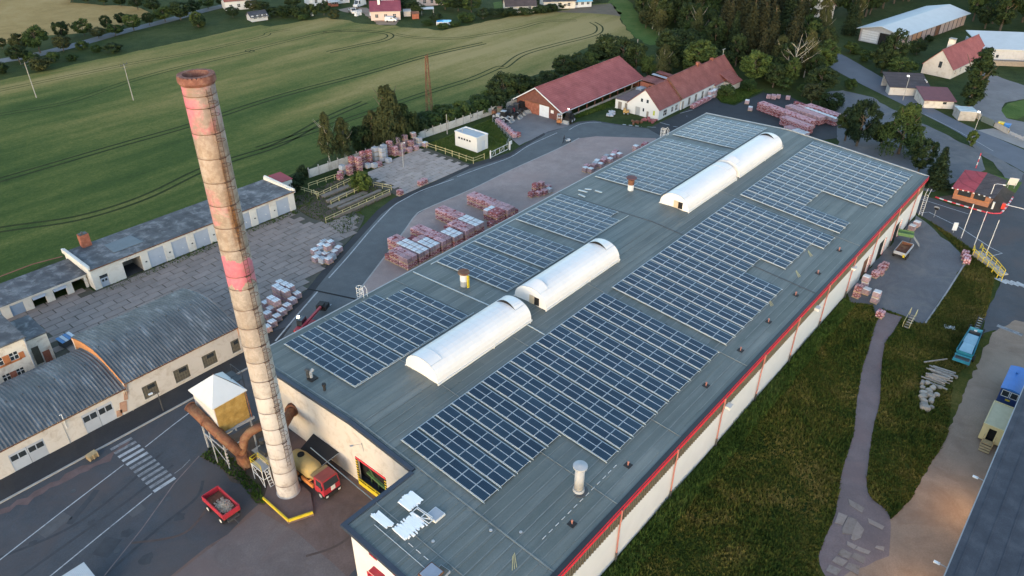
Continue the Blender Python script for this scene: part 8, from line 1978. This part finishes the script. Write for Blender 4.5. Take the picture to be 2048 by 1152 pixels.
for x, y, top, wd, k, c, w_ in ((960, 545, 225, 230, 'round', 'dark', 'hiding the near gable of the long shed'), (900, 560, 370, 200, 'round', 'dark', 'below the one hiding the shed gable'), (1020, 600, 440, 190, 'round', 'mid', 'between the long shed and the road'), (660, 405, 315, 120, 'round', 'light', 'at the roadside left of the long shed gate'), (1170, 420, 300, 150, 'bush', 'dark', 'along the side of the long shed'), (1260, 325, 270, 70, 'bush', 'dark', 'touching the orange bay of the long shed'), (780, 470, 380, 150, 'bush', 'mid', 'by the road below the long shed gate'), (1120, 560, 470, 130, 'bush', 'mid', 'before the dark roofed outbuilding'), (700, 410, 350, 100, 'bush', 'mid', 'beside the pale bush at the long shed'),
                                (400, 590, 355, 190, 'oval', 'light', 'at the bend of the main road'), (420, 720, 520, 270, 'round', 'dark', 'between dead birch and parking lot'), (360, 800, 640, 180, 'round', 'brown', 'above the rear edge of the dark yard'), (290, 740, 650, 110, 'round', 'mid', 'right of the dead birch foot'), (430, 460, 205, 230, 'wide', 'dark', 'overhanging the road end'), (520, 840, 720, 200, 'bush', 'dark', 'at the edge of the parking lot'), (660, 680, 605, 100, 'bush', 'mid', 'on the strip between lot and road'), (710, 1120, 760, 280, 'wide', 'needle', 'the darkest one beside the parking lot'), (620, 1080, 830, 190, 'round', 'dark', 'just behind the far corner stacks'), (1030, 1180, 795, 390, 'weeping', 'mid', 'biggest one before the parking lot'), (1580, 1120, 1005, 90, 'bush', 'light', 'around the street lamp at the junction'), (1560, 850, 330, 235, 'column', 'dark', 'by the roadside wall'), (1660, 700, 440, 110, 'column', 'brown', 'slim one behind the big poplar'), (100, 560, 270, 170, 'birch', 'brown', 'left of the dead birch'), (60, 640, 480, 200, 'round', 'mid', 'in front of the forest by the pallets'), (150, 690, 600, 150, 'bush', 'mid', 'by the foot of the dead birch'), (900, 1120, 950, 200, 'round', 'dark', 'left flank of the biggest one')):
    tp(0, 3, x, y, top, wd, k, c, w_)
tp(1, 3, 1310, 310, 10, 230, 'spruce', 'needle', 'at the far right corner of the hall')
tp(1, 3, 1180, 220, -40, 200, 'round', 'dark', 'behind the rear eave of the hall by the spruce')
tp(1, 1, 865, 345, 205, 180, 'bush', 'light', 'growing in the loading pit', None, 'round light green bush growing in the loading pit by the slab yard')
for x, y in ((350, 360), (380, 300), (410, 240), (330, 330)): tp(1, 1, x, y, y - 80, 110, 'bush', 'dark', '', 'bushes behind the garage annex', 'dark bush behind the little red roofed annex')
# left to right ordinals for rows of look-alikes, and a nearby landmark for forest trees
def sx(o): d = Vector(o.location) - CAM; return 1024 + FPX * d.dot(RX) / d.dot(_fw)
def sy(o): d = Vector(o.location) - CAM; return 576 - FPX * d.dot(UX) / d.dot(_fw)
def nth(n): return ORD[n] if n < len(ORD) else '%d%s' % (n + 1, {1: 'st', 2: 'nd', 3: 'rd'}.get((n + 1) % 10 if n + 1 not in (11, 12, 13) else 0, 'th'))
grp = {}
for o in list(COL.objects):
    g = o.get('group')
    if not o.get('label') or o.parent or o.get('kind'): continue
    if g and str(g).startswith('forest trees'):
        x, y = sx(o), sy(o)
        pl_ = 'at the top edge' if y < 25 else 'by the grass strip' if x < 1340 else 'behind the brick outhouse' if x < 1430 and y > 60 else 'behind the white house ridge' if x < 1520 and y > 60 else 'around the dead birch' if y > 95 else 'by the road end' if x > 1580 and y > 50 else 'in the forest middle'
        o['label'] = o['label'].replace('in the forest behind the white house', 'in the forest, ' + pl_); o['group'] = g + ' ' + pl_
    grp.setdefault((g, o['label']), []).append(o)
for (g, lb_), L_ in grp.items():
    if len(L_) > 1:
        cols = {}
        for o in L_: cols.setdefault((round(o.location.x, 1), round(o.location.y, 1)), []).append(o)
        C_ = sorted(cols.values(), key=lambda c: sx(c[0]))
        for i, c in enumerate(C_):
            c.sort(key=lambda o: o.location.z)
            for k, o in enumerate(c):
                s_ = ('' if len(C_) == 1 else ', ' + nth(i) + ' from left') + ('' if len(c) == 1 else ', ' + (('lower one', 'upper one') if len(c) == 2 else ('bottom one', 'middle one', 'top one'))[min(k, 2)])
                o['label'] = lb_ + s_
# dead birch
b = GA(0, 3, 203, 645); hb = hgt(A(0, 3, 240, 262)[1], b)
t = thing('dead_birch', 'bare bleached dead birch with white forked limbs at the forest edge', 'tree', b)
mb = MB(); r_ = random.Random(3)
def limb(p, d, L, rad, dep):
    q = p + d * L; mid = p + d * L * .5 + Vector((r_.gauss(0, .1), r_.gauss(0, .1), 0)) * L * .3
    mb.tube([p, mid, q], [rad, rad * .75, rad * .5], 5)
    if dep > 0:
        for k in range(2): nd = (d + Vector((r_.gauss(0, .42), r_.gauss(0, .42), r_.uniform(0, .4)))).normalized(); limb(p + d * L * r_.uniform(.35, 1), nd, L * r_.uniform(.5, .75), rad * .55, dep - 1)
mb.tube([(0, 0, 0), (.1, -.1, hb * .3), (.2, .05, hb * .55), (.45, -.2, hb * .8), (.7, -.3, hb)], [.24, .19, .14, .08, .03], 7)
mb.build('trunk', m_dead, t); mb = MB()
for z, a, L in ((.3, 5.2, .34), (.34, 2.2, .22), (.42, 5.6, .38), (.5, 2.6, .26), (.55, 5.0, .32), (.66, 5.4, .25), (.7, 2.4, .15), (.45, .5, .25)): limb(Vector((.2, 0, hb * z)), Vector((math.cos(a) * .75, math.sin(a) * .75, .75)).normalized(), hb * L, .085, 2)
mb.build('bare_limbs', m_dead, t)

# ================================================================== GROWING GRASS (stuff)
def tufts(name, poly, n, hmin, hmax, m, seed, label, bl=4, clear=()):
    r = random.Random(seed); P = [(p[0], p[1]) for p in poly]; xs = [p[0] for p in P]; ys = [p[1] for p in P]; vs = []; fs = []; k = 0
    while k < n:
        x, y = r.uniform(min(xs), max(xs)), r.uniform(min(ys), max(ys))
        if not inpoly(x, y, P): continue
        if any(inpoly(x, y, c) for c in clear): continue
        k += 1; q = .5 + .5 * math.sin(x * .31 + 2 * math.sin(y * .23)); h0 = hmin + (hmax - hmin) * r.random() * (.4 + .6 * q)
        for _ in range(bl):
            a = r.uniform(0, 6.28); h = h0 * r.uniform(.6, 1.1); w_ = .05 + .06 * r.random(); dx, dy = math.cos(a), math.sin(a); ln = h * r.uniform(.3, .9); i = len(vs)
            vs += [(x - dy * w_, y + dx * w_, -.03), (x + dy * w_, y - dx * w_, -.03), (x + dx * ln, y + dy * ln, h)]; fs.append((i, i + 1, i + 2))
    me = bpy.data.meshes.new(name); me.from_pydata(vs, [], fs); me.materials.append(m); me.update(); o = bpy.data.objects.new(name, me); COL.objects.link(o); o['kind'] = 'stuff'; o['label'] = label; return o
def blade(name, stops):
    b = NB(name); p = b.pos(); n1 = b.noise(p, .16, 4, .65, .5); n2 = b.noise(p, 1.6, 3, .7); f = b.math('ADD', b.math('MULTIPLY', n1, .62), b.math('MULTIPLY', n2, .38))
    b.col(b.ramp(f, stops)).rough(.9); b.b.inputs['Specular IOR Level'].default_value = .1; return b.mat
PATHP = [(p[0], p[1]) for p in smooth([GA(2, 3, *q) for q in ((905, 200), (850, 320), (800, 500), (752, 650), (712, 900), (690, 1130))] + [GA(3, 3, *q) for q in ((650, 180), (600, 350), (565, 560), (540, 700), (420, 1000), (500, 1200), (960, 1000), (965, 690), (830, 560), (790, 460), (800, 300), (842, 0))] + [GA(2, 3, *q) for q in ((890, 900), (902, 640), (930, 450), (1000, 350), (1060, 245))], 2)]
DIRTP = [(p[0], p[1]) for p in px((2300, 700), (2030, 640), (1985, 665), (1960, 720), (1938, 760), (1897, 865), (1880, 898), (1847, 950), (1822, 1000), (1785, 1036), (1760, 1045), (1720, 1075), (1680, 1160), (1640, 1300), (2000, 1500), (2400, 1000))]
YARDP = [(p[0], p[1]) for p in px((1828, 428), (1850, 443), (1935, 517), (1890, 590), (1853, 647), (1838, 646), (1805, 630), (1765, 618), (1752, 632), (1745, 610), (1700, 605), (1690, 560))]
GATEP = [(p[0], p[1]) for p in px((1832, 386), (1905, 411), (1985, 428), (2012, 421), (2050, 340), (2300, 520), (2048, 700), (1990, 660), (1958, 668), (1975, 620), (2003, 560), (1960, 510), (1900, 468), (1850, 436), (1825, 421))]
m_bl = blade('meadow_blades', [(.36, (.018, .036, .008)), (.45, (.046, .070, .013)), (.54, (.095, .095, .020)), (.64, (.19, .15, .048))])
m_bl2 = blade('lush_blades', [(.34, (.024, .050, .010)), (.5, (.050, .088, .018)), (.66, (.10, .12, .032))])
tufts('meadow_grass', [(-12, -28.6), (64, -28.6), (66, -33), (62, -38.5), (50, -47.5), (12, -55), (-12, -55)], 44000, .12, .6, m_bl, 1, 'olive unmown meadow grass between hall and dirt road', 4, (PATHP, DIRTP, YARDP))
tufts('wall_weeds', [(-12, -28.3), (62, -28.3), (62, -30.2), (-12, -30.6)], 5200, .25, 1.1, m_bl2, 2, 'taller green weeds growing along the foot of the right wall', 5)
m_bl3 = blade('bank_blades', [(.34, (.030, .044, .010)), (.46, (.060, .072, .016)), (.56, (.105, .095, .026)), (.68, (.17, .135, .05))])
tufts('bank_grass', [(62, -38), (64, -40.4), (90, -40.5), (102, -30), (103, -31.5), (92, -42.8), (88, -45), (75, -46.5), (60, -48), (50, -47)], 11000, .12, .5, m_bl3, 3, 'long grass on the bank beside the loading yard', 4, (PATHP, DIRTP, YARDP, GATEP))
tufts('yard_weeds', [GA(3, 0, *q) for q in ((1535, 235), (1640, 150), (1800, 250), (1900, 380), (2000, 470), (2030, 600), (1980, 600), (1850, 450), (1700, 330))], 700, .1, .45, m_bl2, 4, 'weeds on the soil below the filter bunker', 5)
tufts('pit_weeds', [GA(1, 1, *q) for q in ((345, 395), (520, 330), (720, 245), (960, 315), (1085, 380), (850, 500), (870, 560), (720, 700), (585, 612), (480, 560), (350, 480))], 2200, .1, .5, m_bl2, 5, 'weeds growing in and around the loading pit', 4)
tufts('joint_weeds', [(-14, 64.3), (24, 64.3), (24, 66), (-14, 66)], 900, .1, .4, m_bl2, 6, 'weeds along the foot of the garage doors', 4)
tufts('lawn_grass', px((858, 286), (900, 272), (985, 238), (998, 258), (1018, 290), (1000, 300), (965, 320), (930, 320)), 5000, .1, .35, m_bl2, 7, 'short grass of the transformer lawn', 3, ([(69.2, 58.6), (73.4, 58.6), (73.4, 66), (69.2, 66)],))
for nm, pl_, n_, sd in (('verge_growth', [GA(0, 2, *q) for q in ((1600, 720), (1830, 680), (1990, 690), (1760, 800), (1660, 785))], 2500, 8), ('barn_growth', [GA(0, 2, *q) for q in ((470, 900), (860, 760), (880, 800), (560, 905))], 1600, 9)): tufts(nm, pl_, n_, .15, .6, m_bl2, sd, {'verge_growth': 'green growth on the lawn behind the white house', 'barn_growth': 'green growth along the barn plinth'}[nm], 4)
